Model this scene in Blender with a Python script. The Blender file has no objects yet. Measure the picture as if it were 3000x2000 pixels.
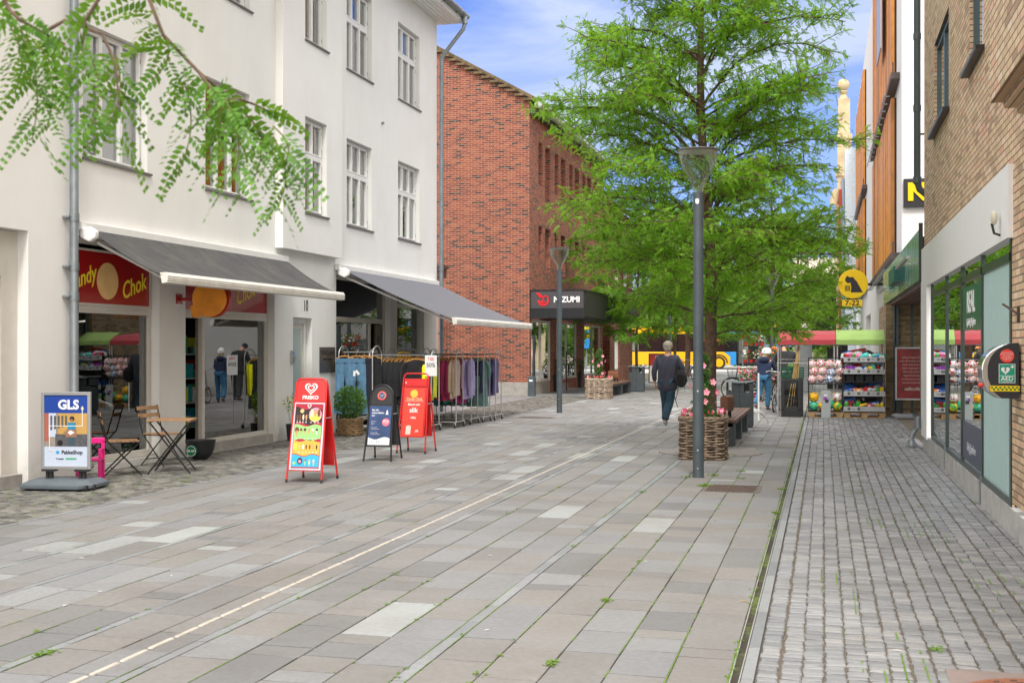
import bpy, bmesh, math, random
import numpy as np
from mathutils import Vector, Matrix, Euler
SC = bpy.context.scene
COL = SC.collection
R = math.radians
rnd = random.Random(11)
U = rnd.uniform

# ------------------------------------------------------------------ mesh builder
class MB:
    def __init__(s): s.v = []; s.f = []; s.m = []
    def add(s, vs, fs, mi=0):
        b = len(s.v); s.v += [tuple(p) for p in vs]
        for f in fs: s.f.append(tuple(b + i for i in f)); s.m.append(mi)
        return s
    def box(s, x0, y0, z0, x1, y1, z1, mi=0):
        return s.add([(x0,y0,z0),(x1,y0,z0),(x1,y1,z0),(x0,y1,z0),(x0,y0,z1),(x1,y0,z1),(x1,y1,z1),(x0,y1,z1)],
            [(0,3,2,1),(4,5,6,7),(0,1,5,4),(1,2,6,5),(2,3,7,6),(3,0,4,7)], mi)
    def obox(s, c, size, rot=None, mi=0):
        hx, hy, hz = size[0]/2, size[1]/2, size[2]/2
        M = rot.to_matrix() if isinstance(rot, Euler) else (rot or Matrix.Identity(3))
        vs = [Vector(c) + M @ Vector((x*hx, y*hy, z*hz)) for z in (-1,1) for x, y in ((-1,-1),(1,-1),(1,1),(-1,1))]
        return s.add(vs, [(0,3,2,1),(4,5,6,7),(0,1,5,4),(1,2,6,5),(2,3,7,6),(3,0,4,7)], mi)
    def poly(s, pts, mi=0): return s.add(pts, [tuple(range(len(pts)))], mi)
    def prism(s, pts, ext, mi=0):
        n = len(pts); e = Vector(ext); a = [Vector(p) for p in pts]
        return s.add(a + [p + e for p in a], [tuple(range(n))[::-1], tuple(range(n, 2*n))] + [(i, (i+1) % n, n+(i+1) % n, n+i) for i in range(n)], mi)
    def tube(s, pts, r, n=8, mi=0, closed=False, cap=True):
        P = [Vector(p) for p in pts]; m = len(P)
        rr = list(r) if hasattr(r, '__len__') else [r]*m
        vs = []; up = None
        for i in range(m):
            if closed: t = P[(i+1) % m] - P[i-1]
            else: t = P[min(i+1, m-1)] - P[max(i-1, 0)]
            if t.length < 1e-9: t = Vector((0,0,1))
            t.normalize()
            if up is None:
                up = Vector((0,0,1)) if abs(t.z) < .9 else Vector((1,0,0))
            a = up - t*up.dot(t)
            if a.length < 1e-6: a = t.orthogonal()
            a.normalize(); up = a; b = t.cross(a)
            for k in range(n):
                q = 2*math.pi*k/n
                vs.append(P[i] + (a*math.cos(q) + b*math.sin(q))*rr[i])
        fs = []
        for i in range(m if closed else m-1):
            j = (i+1) % m
            for k in range(n):
                l = (k+1) % n
                fs.append((i*n+k, i*n+l, j*n+l, j*n+k))
        if cap and not closed:
            fs.append(tuple(range(n))[::-1]); fs.append(tuple((m-1)*n+k for k in range(n)))
        return s.add(vs, fs, mi)
    def lathe(s, prof, n=20, c=(0,0,0), mi=0, cap=True, sx=1, sy=1):
        vs = [(c[0]+r*math.cos(2*math.pi*k/n)*sx, c[1]+r*math.sin(2*math.pi*k/n)*sy, c[2]+z) for r, z in prof for k in range(n)]
        fs = [(i*n+k, i*n+(k+1) % n, (i+1)*n+(k+1) % n, (i+1)*n+k) for i in range(len(prof)-1) for k in range(n)]
        if cap:
            fs.append(tuple(range(n))[::-1]); fs.append(tuple((len(prof)-1)*n+k for k in range(n)))
        return s.add(vs, fs, mi)
    def ball(s, c, r, n=12, m=8, mi=0, rot=None, jit=0):
        if not hasattr(r, '__len__'): r = (r,r,r)
        M = rot.to_matrix() if rot else Matrix.Identity(3)
        vs = []
        for i in range(m+1):
            t = math.pi*i/m
            for k in range(n):
                q = 2*math.pi*k/n; j = 1 + (U(-jit, jit) if jit else 0)
                vs.append(Vector(c) + M @ Vector((r[0]*math.sin(t)*math.cos(q)*j, r[1]*math.sin(t)*math.sin(q)*j, r[2]*math.cos(t)*j)))
        fs = [(i*n+k, (i+1)*n+k, (i+1)*n+(k+1) % n, i*n+(k+1) % n) for i in range(m) for k in range(n)]
        return s.add(vs, fs, mi)
    def build(s, name, mats, parent=None, world=False, smooth=None, bevel=0, xf=None):
        vs = s.v
        if xf is not None: vs = [tuple(xf @ Vector(p)) for p in vs]
        if world and parent is not None:
            L = root_loc(parent); vs = [(p[0]-L.x, p[1]-L.y, p[2]-L.z) for p in vs]
        me = bpy.data.meshes.new(name)
        me.from_pydata(vs, [], s.f)
        if not isinstance(mats, (list, tuple)): mats = [mats]
        for m in mats: me.materials.append(m)
        if len(mats) > 1: me.polygons.foreach_set('material_index', s.m)
        if smooth is not None:
            me.polygons.foreach_set('use_smooth', [True]*len(me.polygons))
            if smooth < 180: me.set_sharp_from_angle(angle=R(smooth))
        me.update()
        return link(name, me, parent, bevel)

def root_loc(p):
    L = Vector((0,0,0))
    while p is not None: L += p.location; p = p.parent
    return L
def link(name, me, parent=None, bevel=0):
    o = bpy.data.objects.new(name, me); COL.objects.link(o)
    if parent is not None: o.parent = parent
    if bevel:
        b = o.modifiers.new('bevel', 'BEVEL'); b.width = bevel; b.segments = 2; b.limit_method = 'ANGLE'; b.angle_limit = R(40)
    return o
def tag(o, label=None, cat=None, group=None, kind=None):
    if label: o['label'] = label
    if cat: o['category'] = cat
    if group: o['group'] = group
    if kind: o['kind'] = kind
    return o
def thing(name, label, cat, loc=(0,0,0), rz=0, group=None):
    o = bpy.data.objects.new(name, None); COL.objects.link(o)
    o.location = loc; o.rotation_euler = (0,0,rz); o.empty_display_size = .1
    return tag(o, label, cat, group)
def dup(o, loc=None, rz=None, label=None, parent=None):
    c = o.copy(); COL.objects.link(c)
    if parent is not None: c.parent = parent
    if loc is not None: c.location = loc
    if rz is not None: c.rotation_euler = (0,0,rz)
    if label: c['label'] = label
    for ch in list(o.children): dup(ch, parent=c)
    return c
def S(name, mb, m, **k): return tag(mb.build(name, m, **k), kind='structure')

# ------------------------------------------------------------------ materials
def newmat(name):
    m = bpy.data.materials.new(name); m.use_nodes = True
    nt = m.node_tree; b = nt.nodes['Principled BSDF']
    return m, nt, b
def N(nt, typ, **k):
    n = nt.nodes.new(typ)
    for a, v in k.items():
        if a in n.inputs.keys(): n.inputs[a].default_value = v
        else: setattr(n, a, v)
    return n
def rgb(c): return (c[0], c[1], c[2], 1)
def mixc(nt, fac, a, b, blend='MIX'):
    n = nt.nodes.new('ShaderNodeMix'); n.data_type = 'RGBA'; n.blend_type = blend
    for sock, v in ((n.inputs[0], fac), (n.inputs[6], a), (n.inputs[7], b)):
        if hasattr(v, 'links') or isinstance(v, bpy.types.NodeSocket): nt.links.new(v, sock)
        elif isinstance(v, (int, float)): sock.default_value = v
        else: sock.default_value = rgb(v)
    return n.outputs[2]
def ramp(nt, fac, stops, interp='LINEAR'):
    n = nt.nodes.new('ShaderNodeValToRGB'); n.color_ramp.interpolation = interp
    e = n.color_ramp.elements
    while len(e) < len(stops): e.new(.5)
    for i, (p, c) in enumerate(stops):
        e[i].position = p; e[i].color = rgb(c) if hasattr(c, '__len__') else (c,c,c,1)
    nt.links.new(fac, n.inputs[0]); return n.outputs[0]
def math_(nt, op, a, b=0, c=0):
    n = nt.nodes.new('ShaderNodeMath'); n.operation = op
    for i, v in enumerate((a, b, c)):
        if isinstance(v, bpy.types.NodeSocket): nt.links.new(v, n.inputs[i])
        else: n.inputs[i].default_value = v
    return n.outputs[0]
def noise_(nt, scale, detail=4, vec=None, rough=.55):
    n = N(nt, 'ShaderNodeTexNoise', Scale=scale, Detail=detail, Roughness=rough)
    if vec is not None: nt.links.new(vec, n.inputs['Vector'])
    return n.outputs['Fac']
def pos(nt): return nt.nodes.new('ShaderNodeNewGeometry').outputs['Position']
def objc(nt): return nt.nodes.new('ShaderNodeTexCoord').outputs['Object']
def bump(nt, b, h, strength=.3, dist=.01):
    n = N(nt, 'ShaderNodeBump', Strength=strength, Distance=dist)
    nt.links.new(h, n.inputs['Height']); nt.links.new(n.outputs[0], b.inputs['Normal'])
MATS = {}
def mat(name, c, rough=.6, metal=0, var=.08, vs=6, bm=0, bs=40, spec=.5, coat=0, sheen=0):
    if name in MATS: return MATS[name]
    m, nt, b = newmat(name)
    b.inputs['Roughness'].default_value = rough; b.inputs['Metallic'].default_value = metal
    b.inputs['Specular IOR Level'].default_value = spec
    if coat: b.inputs['Coat Weight'].default_value = coat
    if sheen: b.inputs['Sheen Weight'].default_value = sheen
    P = objc(nt)
    if var:
        f = ramp(nt, noise_(nt, vs, 5, P), [(.3, 0.), (.7, 1.)])
        o = mixc(nt, f, [x*(1-var) for x in c], [min(1, x*(1+var)) for x in c])
        nt.links.new(o, b.inputs['Base Color'])
    else: b.inputs['Base Color'].default_value = rgb(c)
    if bm: bump(nt, b, noise_(nt, bs, 3, P), bm, .01)
    MATS[name] = m; return m
def glass(name, tint=(.85,.92,.9), ior=1.5, refl=0, base=None):
    m, nt, b = newmat(name); nt.nodes.remove(b)
    out = nt.nodes['Material Output']
    fr = N(nt, 'ShaderNodeFresnel', IOR=ior)
    gl = N(nt, 'ShaderNodeBsdfGlossy', Roughness=.0); gl.inputs['Color'].default_value = (.95,.97,.97,1)
    if base is None: tr = N(nt, 'ShaderNodeBsdfTransparent'); tr.inputs['Color'].default_value = rgb(tint)
    else: tr = N(nt, 'ShaderNodeBsdfDiffuse'); tr.inputs['Color'].default_value = rgb(base)
    fac = math_(nt, 'MINIMUM', math_(nt, 'MULTIPLY_ADD', fr.outputs[0], 1.3, refl), 1.)
    mx = N(nt, 'ShaderNodeMixShader'); nt.links.new(fac, mx.inputs[0])
    nt.links.new(tr.outputs[0], mx.inputs[1]); nt.links.new(gl.outputs[0], mx.inputs[2])
    # slightly uneven float glass
    bp = N(nt, 'ShaderNodeBump', Strength=.06, Distance=.02)
    nt.links.new(noise_(nt, 1.2, 1, pos(nt)), bp.inputs['Height']); nt.links.new(bp.outputs[0], gl.inputs['Normal'])
    nt.links.new(mx.outputs[0], out.inputs['Surface']); return m
def brick(name, stops, mortar, bw=.24, bh=.0667, mw=.012, rough=.85, grime=.25):
    m, nt, b = newmat(name); b.inputs['Roughness'].default_value = rough
    g = nt.nodes.new('ShaderNodeNewGeometry')
    sp = nt.nodes.new('ShaderNodeSeparateXYZ'); nt.links.new(g.outputs['Position'], sp.inputs[0])
    sn = nt.nodes.new('ShaderNodeSeparateXYZ'); nt.links.new(g.outputs['True Normal'], sn.inputs[0])
    isx = math_(nt, 'GREATER_THAN', math_(nt, 'ABSOLUTE', sn.outputs[0]), .5)
    u = math_(nt, 'ADD', math_(nt, 'MULTIPLY', isx, math_(nt, 'SUBTRACT', sp.outputs[1], sp.outputs[0])), sp.outputs[0])
    cb = nt.nodes.new('ShaderNodeCombineXYZ'); nt.links.new(u, cb.inputs[0]); nt.links.new(sp.outputs[2], cb.inputs[1])
    t = N(nt, 'ShaderNodeTexBrick', Scale=1.0); t.inputs['Mortar Size'].default_value = mw/2
    t.inputs['Brick Width'].default_value = bw; t.inputs['Row Height'].default_value = bh; t.inputs['Mortar Smooth'].default_value = .3
    t.inputs['Color1'].default_value = (0,0,0,1); t.inputs['Color2'].default_value = (1,1,1,1); t.inputs['Mortar'].default_value = (0,0,0,1)
    t.inputs['Bias'].default_value = 0
    nt.links.new(cb.outputs[0], t.inputs['Vector'])
    c = ramp(nt, t.outputs['Color'], stops)
    gr = ramp(nt, noise_(nt, 1.3, 6, g.outputs['Position']), [(.35, 0.), (.7, 1.)])
    c = mixc(nt, math_(nt, 'MULTIPLY', gr, grime), c, (.5,.47,.45), 'MULTIPLY')
    fine = noise_(nt, 45, 3, g.outputs['Position'])
    c = mixc(nt, math_(nt, 'MULTIPLY', fine, .3), c, (.35,.3,.28), 'MULTIPLY')
    c = mixc(nt, t.outputs['Fac'], c, mortar)
    nt.links.new(c, b.inputs['Base Color'])
    h = math_(nt, 'SUBTRACT', math_(nt, 'MULTIPLY', fine, .3), t.outputs['Fac'])
    bump(nt, b, h, .6, .008); return m
def plaster(name, c, stain=.12, rough=.85):
    m, nt, b = newmat(name); b.inputs['Roughness'].default_value = rough
    P = pos(nt)
    mp = N(nt, 'ShaderNodeMapping'); mp.inputs['Scale'].default_value = (1.2, 1.2, .3); nt.links.new(P, mp.inputs[0])
    streak = ramp(nt, noise_(nt, 3.0, 6, mp.outputs[0], .65), [(.42, 0.), (.75, 1.)])
    blot = ramp(nt, noise_(nt, .8, 5, P), [(.4, 0.), (.75, 1.)])
    o = mixc(nt, math_(nt, 'MULTIPLY', streak, stain*.45), c, (.42,.38,.32))
    o = mixc(nt, math_(nt, 'MULTIPLY', blot, stain*1.2), o, (.5,.47,.42))
    # splash-back dirt near the pavement
    sp = nt.nodes.new('ShaderNodeSeparateXYZ'); nt.links.new(P, sp.inputs[0])
    low = math_(nt, 'MULTIPLY', math_(nt, 'SUBTRACT', 1, math_(nt, 'MINIMUM', math_(nt, 'DIVIDE', math_(nt, 'MAXIMUM', sp.outputs[2], 0), .45), 1)), noise_(nt, 9, 5, P))
    o = mixc(nt, math_(nt, 'MULTIPLY', low, .8), o, (.3,.28,.24))
    nt.links.new(o, b.inputs['Base Color'])
    bump(nt, b, noise_(nt, 60, 4, P), .15, .006); return m
def stones(name, stops, vs=30, rough=.7, bm=.3):
    m, nt, b = newmat(name)
    g = nt.nodes.new('ShaderNodeNewGeometry'); P = g.outputs['Position']
    c = ramp(nt, g.outputs['Random Per Island'], stops)
    n1 = noise_(nt, vs, 5, P, .65); n2 = noise_(nt, 1.1, 4, P)
    c = mixc(nt, math_(nt, 'MULTIPLY', ramp(nt, n1, [(.35, 1.), (.65, 0.)]), .22), c, (.3,.28,.26), 'MULTIPLY')
    c = mixc(nt, math_(nt, 'MULTIPLY', ramp(nt, n2, [(.4, 0.), (.75, 1.)]), .28), c, (.66,.6,.52), 'MULTIPLY')
    vo = N(nt, 'ShaderNodeTexVoronoi', Scale=5.0); nt.links.new(P, vo.inputs['Vector'])
    gum = math_(nt, 'LESS_THAN', vo.outputs['Distance'], .055)
    c = mixc(nt, math_(nt, 'MULTIPLY', gum, .45), c, (.12,.115,.11))
    st = ramp(nt, noise_(nt, .45, 6, P, .75), [(.5, 0.), (.62, 1.)])
    c = mixc(nt, math_(nt, 'MULTIPLY', st, .24), c, (.12,.105,.09))
    sp = ramp(nt, noise_(nt, 7, 8, P, .8), [(.66, 0.), (.72, 1.)])
    c = mixc(nt, math_(nt, 'MULTIPLY', sp, .25), c, (.35,.33,.3))
    nt.links.new(c, b.inputs['Base Color'])
    nt.links.new(ramp(nt, n2, [(.3, rough-.12), (.7, rough+.12)]), b.inputs['Roughness'])
    bump(nt, b, n1, bm, .006); return m
def leafmat(name, c1, c2, c3, tr=.45, clump=1.6):
    m, nt, b = newmat(name)
    g = nt.nodes.new('ShaderNodeNewGeometry')
    c = ramp(nt, g.outputs['Random Per Island'], [(0, c1), (.55, c2), (1, c3)])
    cl = ramp(nt, noise_(nt, clump, 3, g.outputs['Position']), [(.38, 0.), (.62, 1.)])
    c = mixc(nt, math_(nt, 'MULTIPLY', cl, .55), c, c3)
    b.inputs['Roughness'].default_value = .5; b.inputs['Specular IOR Level'].default_value = .35
    nt.links.new(c, b.inputs['Base Color'])
    t = N(nt, 'ShaderNodeBsdfTranslucent'); nt.links.new(mixc(nt, .5, c, (.35,.6,.03)), t.inputs['Color'])
    mx = N(nt, 'ShaderNodeMixShader'); mx.inputs[0].default_value = tr
    nt.links.new(b.outputs[0], mx.inputs[1]); nt.links.new(t.outputs[0], mx.inputs[2])
    nt.links.new(mx.outputs[0], nt.nodes['Material Output'].inputs['Surface']); return m

M_PLASTER = plaster('white_plaster', (.82,.815,.785), .15)
M_PLASTER2 = plaster('modern_plaster', (.78,.77,.75), .05)
M_WHITE = mat('white_paint', (.8,.8,.78), .4, var=.03)
M_CREAM = mat('cream_paint', (.62,.59,.53), .45, var=.04)
M_SILL = mat('dark_sill', (.13,.125,.12), .6)
M_ZINC = mat('zinc', (.27,.3,.32), .45, .6, var=.15, vs=5)
M_DKPIPE = mat('dark_pipe', (.10,.12,.13), .5, .3)
M_CONC = mat('concrete', (.34,.32,.29), .85, var=.18, vs=5, bm=.4, bs=30)
M_RED = mat('red_paint', (.62,.015,.015), .35, var=.03, coat=.3)
M_REDPOST = mat('red_print', (.75,.06,.035), .4, var=.02)
M_BLACK = mat('black_paint', (.012,.013,.015), .4, var=.1)
M_BLACKP = mat('black_plastic', (.02,.022,.025), .55)
M_STEEL = mat('steel', (.55,.55,.54), .38, .45, var=.1)
M_GREYALU = mat('aluminium', (.48,.49,.5), .4, .7, var=.05)
M_LAMPGREY = mat('lamp_grey', (.075,.095,.105), .5, .2, var=.18, vs=4)
M_BENCHGREY = mat('bench_grey', (.07,.085,.095), .55, .2, var=.15)
M_YEL = mat('sign_yellow', (.85,.6,.0), .4, var=.02)
M_WHITEP = mat('print_white', (.82,.82,.82), .5, var=0)
M_DARK = mat('interior_dark', (.03,.028,.026), .8)
M_GLASSUP = glass('window_glass', (.8,.86,.85), 1.5, .2)
M_SHOPGL = glass('shop_glass', (.8,.86,.84), 1.5, .12)
M_GREYGL = glass('coated_glass', ior=1.6, refl=.34, base=(.012,.02,.018))
M_BRICK = brick('red_brick', [(0,(.04,.022,.02)),(.09,(.075,.03,.024)),(.15,(.2,.042,.022)),(.5,(.275,.06,.027)),(.8,(.335,.082,.036)),(1,(.36,.11,.055))], (.42,.33,.26), mw=.0125)
M_YBRICK = brick('tan_brick', [(0,(.42,.28,.18)),(.2,(.6,.43,.27)),(.5,(.7,.52,.33)),(.8,(.76,.58,.38)),(.92,(.72,.4,.27)),(1,(.8,.66,.5))], (.13,.11,.09), mw=.014, grime=.22)
M_OBRICK = brick('ochre_brick', [(0,(.2,.14,.07)),(.5,(.36,.26,.13)),(1,(.45,.33,.17))], (.2,.17,.13), mw=.014, grime=.4)
M_GREYFROST = mat('frosted_panel', (.42,.56,.55), .35, var=.04)

# ------------------------------------------------------------------ lettering
TX = Matrix(((0,0,1),(1,0,0),(0,1,0)))    # reads along +Y on a wall facing +X
TY = Matrix(((1,0,0),(0,0,-1),(0,1,0)))   # reads along +X on a face looking to -Y
TXN = Matrix(((0,0,-1),(-1,0,0),(0,1,0))) # reads along -Y on a wall facing -X
def text(s, size, m, parent, loc, M=TY, name='lettering', ex=.002, bold=0, shear=0, align='CENTER', sx=1, rot=0, world=False):
    cu = bpy.data.curves.new(name, 'FONT'); cu.body = s; cu.size = size; cu.extrude = ex; cu.offset = bold*size
    cu.shear = shear; cu.align_x = align; cu.align_y = 'CENTER'; cu.resolution_u = 3
    t = bpy.data.objects.new('tmp', cu); COL.objects.link(t)
    dg = bpy.context.evaluated_depsgraph_get()
    me = bpy.data.meshes.new_from_object(t.evaluated_get(dg)); bpy.data.objects.remove(t); bpy.data.curves.remove(cu)
    me.materials.clear(); me.materials.append(m)
    L = Vector(loc)
    if world and parent is not None: L = L - root_loc(parent)
    A = Matrix.Translation(L) @ M.to_4x4() @ Matrix.Rotation(rot, 4, 'Z') @ Matrix.Diagonal((sx,1,1,1))
    me.transform(A); me.name = name
    return link(name, me, parent)
def disc(mb, c, r, M=TY, n=28, th=.004, mi=0, sx=1, a0=0, a1=2*math.pi):
    c = Vector(c); pts = [c + M @ Vector((math.cos(a0+(a1-a0)*k/n)*r*sx, math.sin(a0+(a1-a0)*k/n)*r, 0)) for k in range(n)]
    mb.prism(pts, M @ Vector((0,0,th)), mi)
def flat(mb, pts2, c, M=TY, th=.004, mi=0):
    c = Vector(c); mb.prism([c + M @ Vector((x, y, 0)) for x, y in pts2], M @ Vector((0,0,th)), mi)

# wall at constant x (axis 0) or y (axis 1) with rectangular holes and reveals
def wall(mb, axis, p, a0, a1, z0, z1, holes, depth, flip, mi=0, rmi=None):
    rmi = mi if rmi is None else rmi
    A = sorted({a0, a1} | {h[0] for h in holes} | {h[1] for h in holes}); Z = sorted({z0, z1} | {h[2] for h in holes} | {h[3] for h in holes})
    A = [a for a in A if a0 <= a <= a1]; Z = [z for z in Z if z0 <= z <= z1]
    def pt(q, a, z): return (q, a, z) if axis == 0 else (a, q, z)
    def quad(*P, m=mi): mb.poly(P[::-1] if flip else P, m)
    for i in range(len(A)-1):
        for j in range(len(Z)-1):
            am, zm = (A[i]+A[i+1])/2, (Z[j]+Z[j+1])/2
            if any(h[0] < am < h[1] and h[2] < zm < h[3] for h in holes): continue
            quad(pt(p, A[i], Z[j]), pt(p, A[i+1], Z[j]), pt(p, A[i+1], Z[j+1]), pt(p, A[i], Z[j+1]))
    for h in holes:
        q = p + (h[4] if len(h) > 4 else depth)
        b0, b1, c0, c1 = h[:4]
        quad(pt(p,b0,c0), pt(p,b0,c1), pt(q,b0,c1), pt(q,b0,c0), m=rmi); quad(pt(p,b1,c0), pt(q,b1,c0), pt(q,b1,c1), pt(p,b1,c1), m=rmi)
        quad(pt(p,b0,c1), pt(p,b1,c1), pt(q,b1,c1), pt(q,b0,c1), m=rmi); quad(pt(p,b0,c0), pt(q,b0,c0), pt(q,b1,c0), pt(p,b1,c0), m=rmi)

# ------------------------------------------------------------------ camera, light, sky
cam = bpy.data.cameras.new('camera'); co = bpy.data.objects.new('camera', cam); COL.objects.link(co)
AZ = math.atan(912/3500)
co.location = (0,0,1.65); co.rotation_euler = (math.pi/2, 0, AZ)
cam.lens = 42; cam.sensor_width = 36; cam.shift_y = 18/3000; cam.clip_end = 2000; cam.clip_start = .1
cam.dof.use_dof = True; cam.dof.focus_distance = 17; cam.dof.aperture_fstop = 7.1
SC.camera = co
SC.view_settings.view_transform = 'Standard'; SC.view_settings.look = 'None'; SC.view_settings.gamma = 1
SC.view_settings.exposure = .64
w = bpy.data.worlds.new('World'); SC.world = w; w.use_nodes = True
nt = w.node_tree; bg = nt.nodes['Background']; bg.inputs['Strength'].default_value = .14
sky = nt.nodes.new('ShaderNodeTexSky'); sky.sky_type = 'NISHITA'; sky.sun_disc = False
SUN_EL, SUN_AZ = 54, 166
sky.sun_elevation = R(SUN_EL); sky.sun_rotation = R(SUN_AZ); sky.air_density = 1.0; sky.dust_density = .6; sky.ozone_density = 2
tc = nt.nodes.new('ShaderNodeTexCoord')
mp = N(nt, 'ShaderNodeMapping'); mp.inputs['Scale'].default_value = (1.5, 1.5, 4.2); mp.inputs['Rotation'].default_value = (0, .25, .3)
mp.inputs['Location'].default_value = (.3, .1, .2)
nt.links.new(tc.outputs['Generated'], mp.inputs[0])
n1 = N(nt, 'ShaderNodeTexNoise', Scale=1.5, Detail=9, Roughness=.6, Distortion=.7); nt.links.new(mp.outputs[0], n1.inputs['Vector'])
cf = ramp(nt, n1.outputs['Fac'], [(.4, 0.), (.62, 1.)])
skb = mixc(nt, 1.0, sky.outputs[0], (.27, .43, .88), 'MULTIPLY')
sz = nt.nodes.new('ShaderNodeSeparateXYZ'); nt.links.new(tc.outputs['Generated'], sz.inputs[0])
hi = ramp(nt, sz.outputs[2], [(.38, 0.), (.62, 1.)])   # unseen white cloud added overhead to keep the street light neutral
bk_ = ramp(nt, math_(nt, 'MULTIPLY', sz.outputs[1], -1), [(.0, 0.), (.35, 1.)])   # unseen cloud also added behind the camera to light gables and walls
thin = mixc(nt, math_(nt, 'MULTIPLY', cf, .95), skb, (3.1, 3.6, 4.7))
fac = math_(nt, 'MULTIPLY', math_(nt, 'MAXIMUM', hi, bk_), .9)
cl = mixc(nt, fac, thin, (11.8, 11.2, 10.5))
nt.links.new(cl, bg.inputs['Color'])
sl = bpy.data.lights.new('sun', 'SUN'); sl.energy = 2.0; sl.angle = R(10); sl.color = (1, .97, .92)
so = bpy.data.objects.new('sun', sl); COL.objects.link(so)
# nishita: rotation 0 = +Y, clockwise seen from above
d = Vector((math.sin(R(SUN_AZ))*math.cos(R(SUN_EL)), math.cos(R(SUN_AZ))*math.cos(R(SUN_EL)), math.sin(R(SUN_EL))))
so.rotation_euler = d.to_track_quat('Z', 'Y').to_euler(); so.location = (20, -20, 40)
# ================================================================== GROUND
gm, gnt, gb = newmat('joint_bed')
gp = pos(gnt)
gf = ramp(gnt, noise_(gnt, 1.7, 5, gp, .7), [(.42, 0.), (.6, 1.)]); gf2 = ramp(gnt, noise_(gnt, 24, 3, gp), [(.35, 0.), (.6, 1.)])
gnt.links.new(mixc(gnt, math_(gnt, 'MULTIPLY', gf, gf2), (.045,.038,.03), (.13,.19,.03)), gb.inputs['Base Color']); gb.inputs['Roughness'].default_value = .95
bump(gnt, gb, noise_(gnt, 120, 3, gp), .8, .01)
sm, snt, sb = newmat('sand_bed')
sp_ = pos(snt)
sc_ = mixc(snt, ramp(snt, noise_(snt, 90, 3, sp_), [(.4, 0.), (.6, 1.)]), (.07,.06,.05), (.24,.2,.155))
sc_ = mixc(snt, math_(snt, 'MULTIPLY', ramp(snt, noise_(snt, 1.3, 4, sp_, .7), [(.55, 0.), (.68, 1.)]), .8), sc_, (.12,.18,.03))
snt.links.new(sc_, sb.inputs['Base Color']); sb.inputs['Roughness'].default_value = .95; bump(snt, sb, noise_(snt, 150, 3, sp_), 1, .01)
M_SLAB = stones('slab_stone', [(0,(.18,.184,.19)),(.25,(.222,.217,.21)),(.6,(.245,.237,.227)),(.78,(.226,.232,.243)),(.94,(.262,.268,.275)),(.978,(.34,.36,.362)),(1,(.365,.39,.386))], 26, .75)
M_BLUE = stones('blue_strip_stone', [(0,(.19,.205,.22)),(.5,(.245,.26,.275)),(1,(.3,.32,.335))], 30, .6)
M_SETT = stones('sett_stone', [(0,(.2,.21,.223)),(.4,(.25,.26,.273)),(.8,(.295,.303,.315)),(1,(.35,.35,.35))], 40, .5, .5)
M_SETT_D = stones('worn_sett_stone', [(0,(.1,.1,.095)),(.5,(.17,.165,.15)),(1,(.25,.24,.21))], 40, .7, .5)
M_ASPH = mat('asphalt', (.16,.16,.16), .9, var=.15, vs=3, bm=.3)
M_GROUND = mat('far_ground', (.2,.2,.19), .95, var=.1, vs=.3)

S('ground', MB().poly([(-700,-300,-.06),(700,-300,-.06),(700,1200,-.06),(-700,1200,-.06)]), M_GROUND)
S('paving_bed', MB().box(-7.45,1,-.05,-.40,84,-.010), gm)
S('sett_bed', MB().box(-.33,1,-.05,6,50,-.012).box(-16,1,-.05,-7.45,84,-.012), sm)

rg = random.Random(3)
cols = [-.455,-.757,-1.06,-1.37,-1.68,-2.0,None,-2.075,-2.39,-2.71,-3.03,-3.35,None,-3.42,-3.735,-4.06,None,-4.125,-4.41,-4.70,-4.99,-5.285,None,-5.345,-5.65,-5.96,None,-6.02,-6.34,-6.66,-6.98,-7.30]
slab, strip = MB(), MB()
def stone(mb, x0, x1, y0, y1, g, h=.05, z=0, tilt=.0009, ch=0, wob=0):
    t = [rg.uniform(-tilt, tilt) + z for _ in range(4)]
    q = [rg.uniform(-wob, wob) for _ in range(8)]
    gy = g*(1.9 if .0038 < g < .0045 else 1)
    P = [(x0+g+q[0],y0+gy+q[1]),(x1-g+q[2],y0+gy+q[3]),(x1-g+q[4],y1-gy+q[5]),(x0+g+q[6],y1-gy+q[7])]
    if ch:
        cx, cy = (x0+x1)/2, (y0+y1)/2
        I = [(px + (ch if px < cx else -ch), py + (ch if py < cy else -ch)) for px, py in P]
        vs = [(px,py,-.011) for px,py in P] + [(px,py,t[i]-ch*.7) for i,(px,py) in enumerate(P)] + [(px,py,t[i]) for i,(px,py) in enumerate(I)]
        fs = [(8,9,10,11)] + [(a+k, a+(k+1)%4, a+4+(k+1)%4, a+4+k) for a in (0,4) for k in range(4)]
    else:
        vs = [(px,py,-.011) for px,py in P] + [(px,py,t[i]) for i,(px,py) in enumerate(P)]
        fs = [(4,5,6,7)] + [(k,(k+1)%4,4+(k+1)%4,4+k) for k in range(4)]
    mb.add(vs, fs)
i = 0; x = cols[0]
for k in range(1, len(cols)):
    if cols[k] is None: continue
    x1 = cols[k-1] if cols[k-1] is not None else cols[k-2]; x0 = cols[k]
    isstrip = cols[k-1] is None
    y = 1.2 + rg.uniform(0, .5)
    while y < 84:
        L = rg.choice((.2,.3,.4,.5,.6,.9)) if not isstrip else rg.uniform(.25,.6)
        if y > 45: L *= 2
        stone(strip if isstrip else slab, x0, x1, y, y+L, .0042 if not isstrip else .003, ch=.003 if (y < 16 and not isstrip) else 0, tilt=.002, wob=.0018)
        y += L
y = 1.2
while y < 84:
    L = rg.uniform(.5, 1.0)
    stone(strip, -.398, -.335, y, y+L, .0015); stone(strip, -7.37, -7.31, y, y+L, .0015); y += L
S('slab_paving', slab, M_SLAB); S('stone_strips', strip, M_BLUE)
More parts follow.
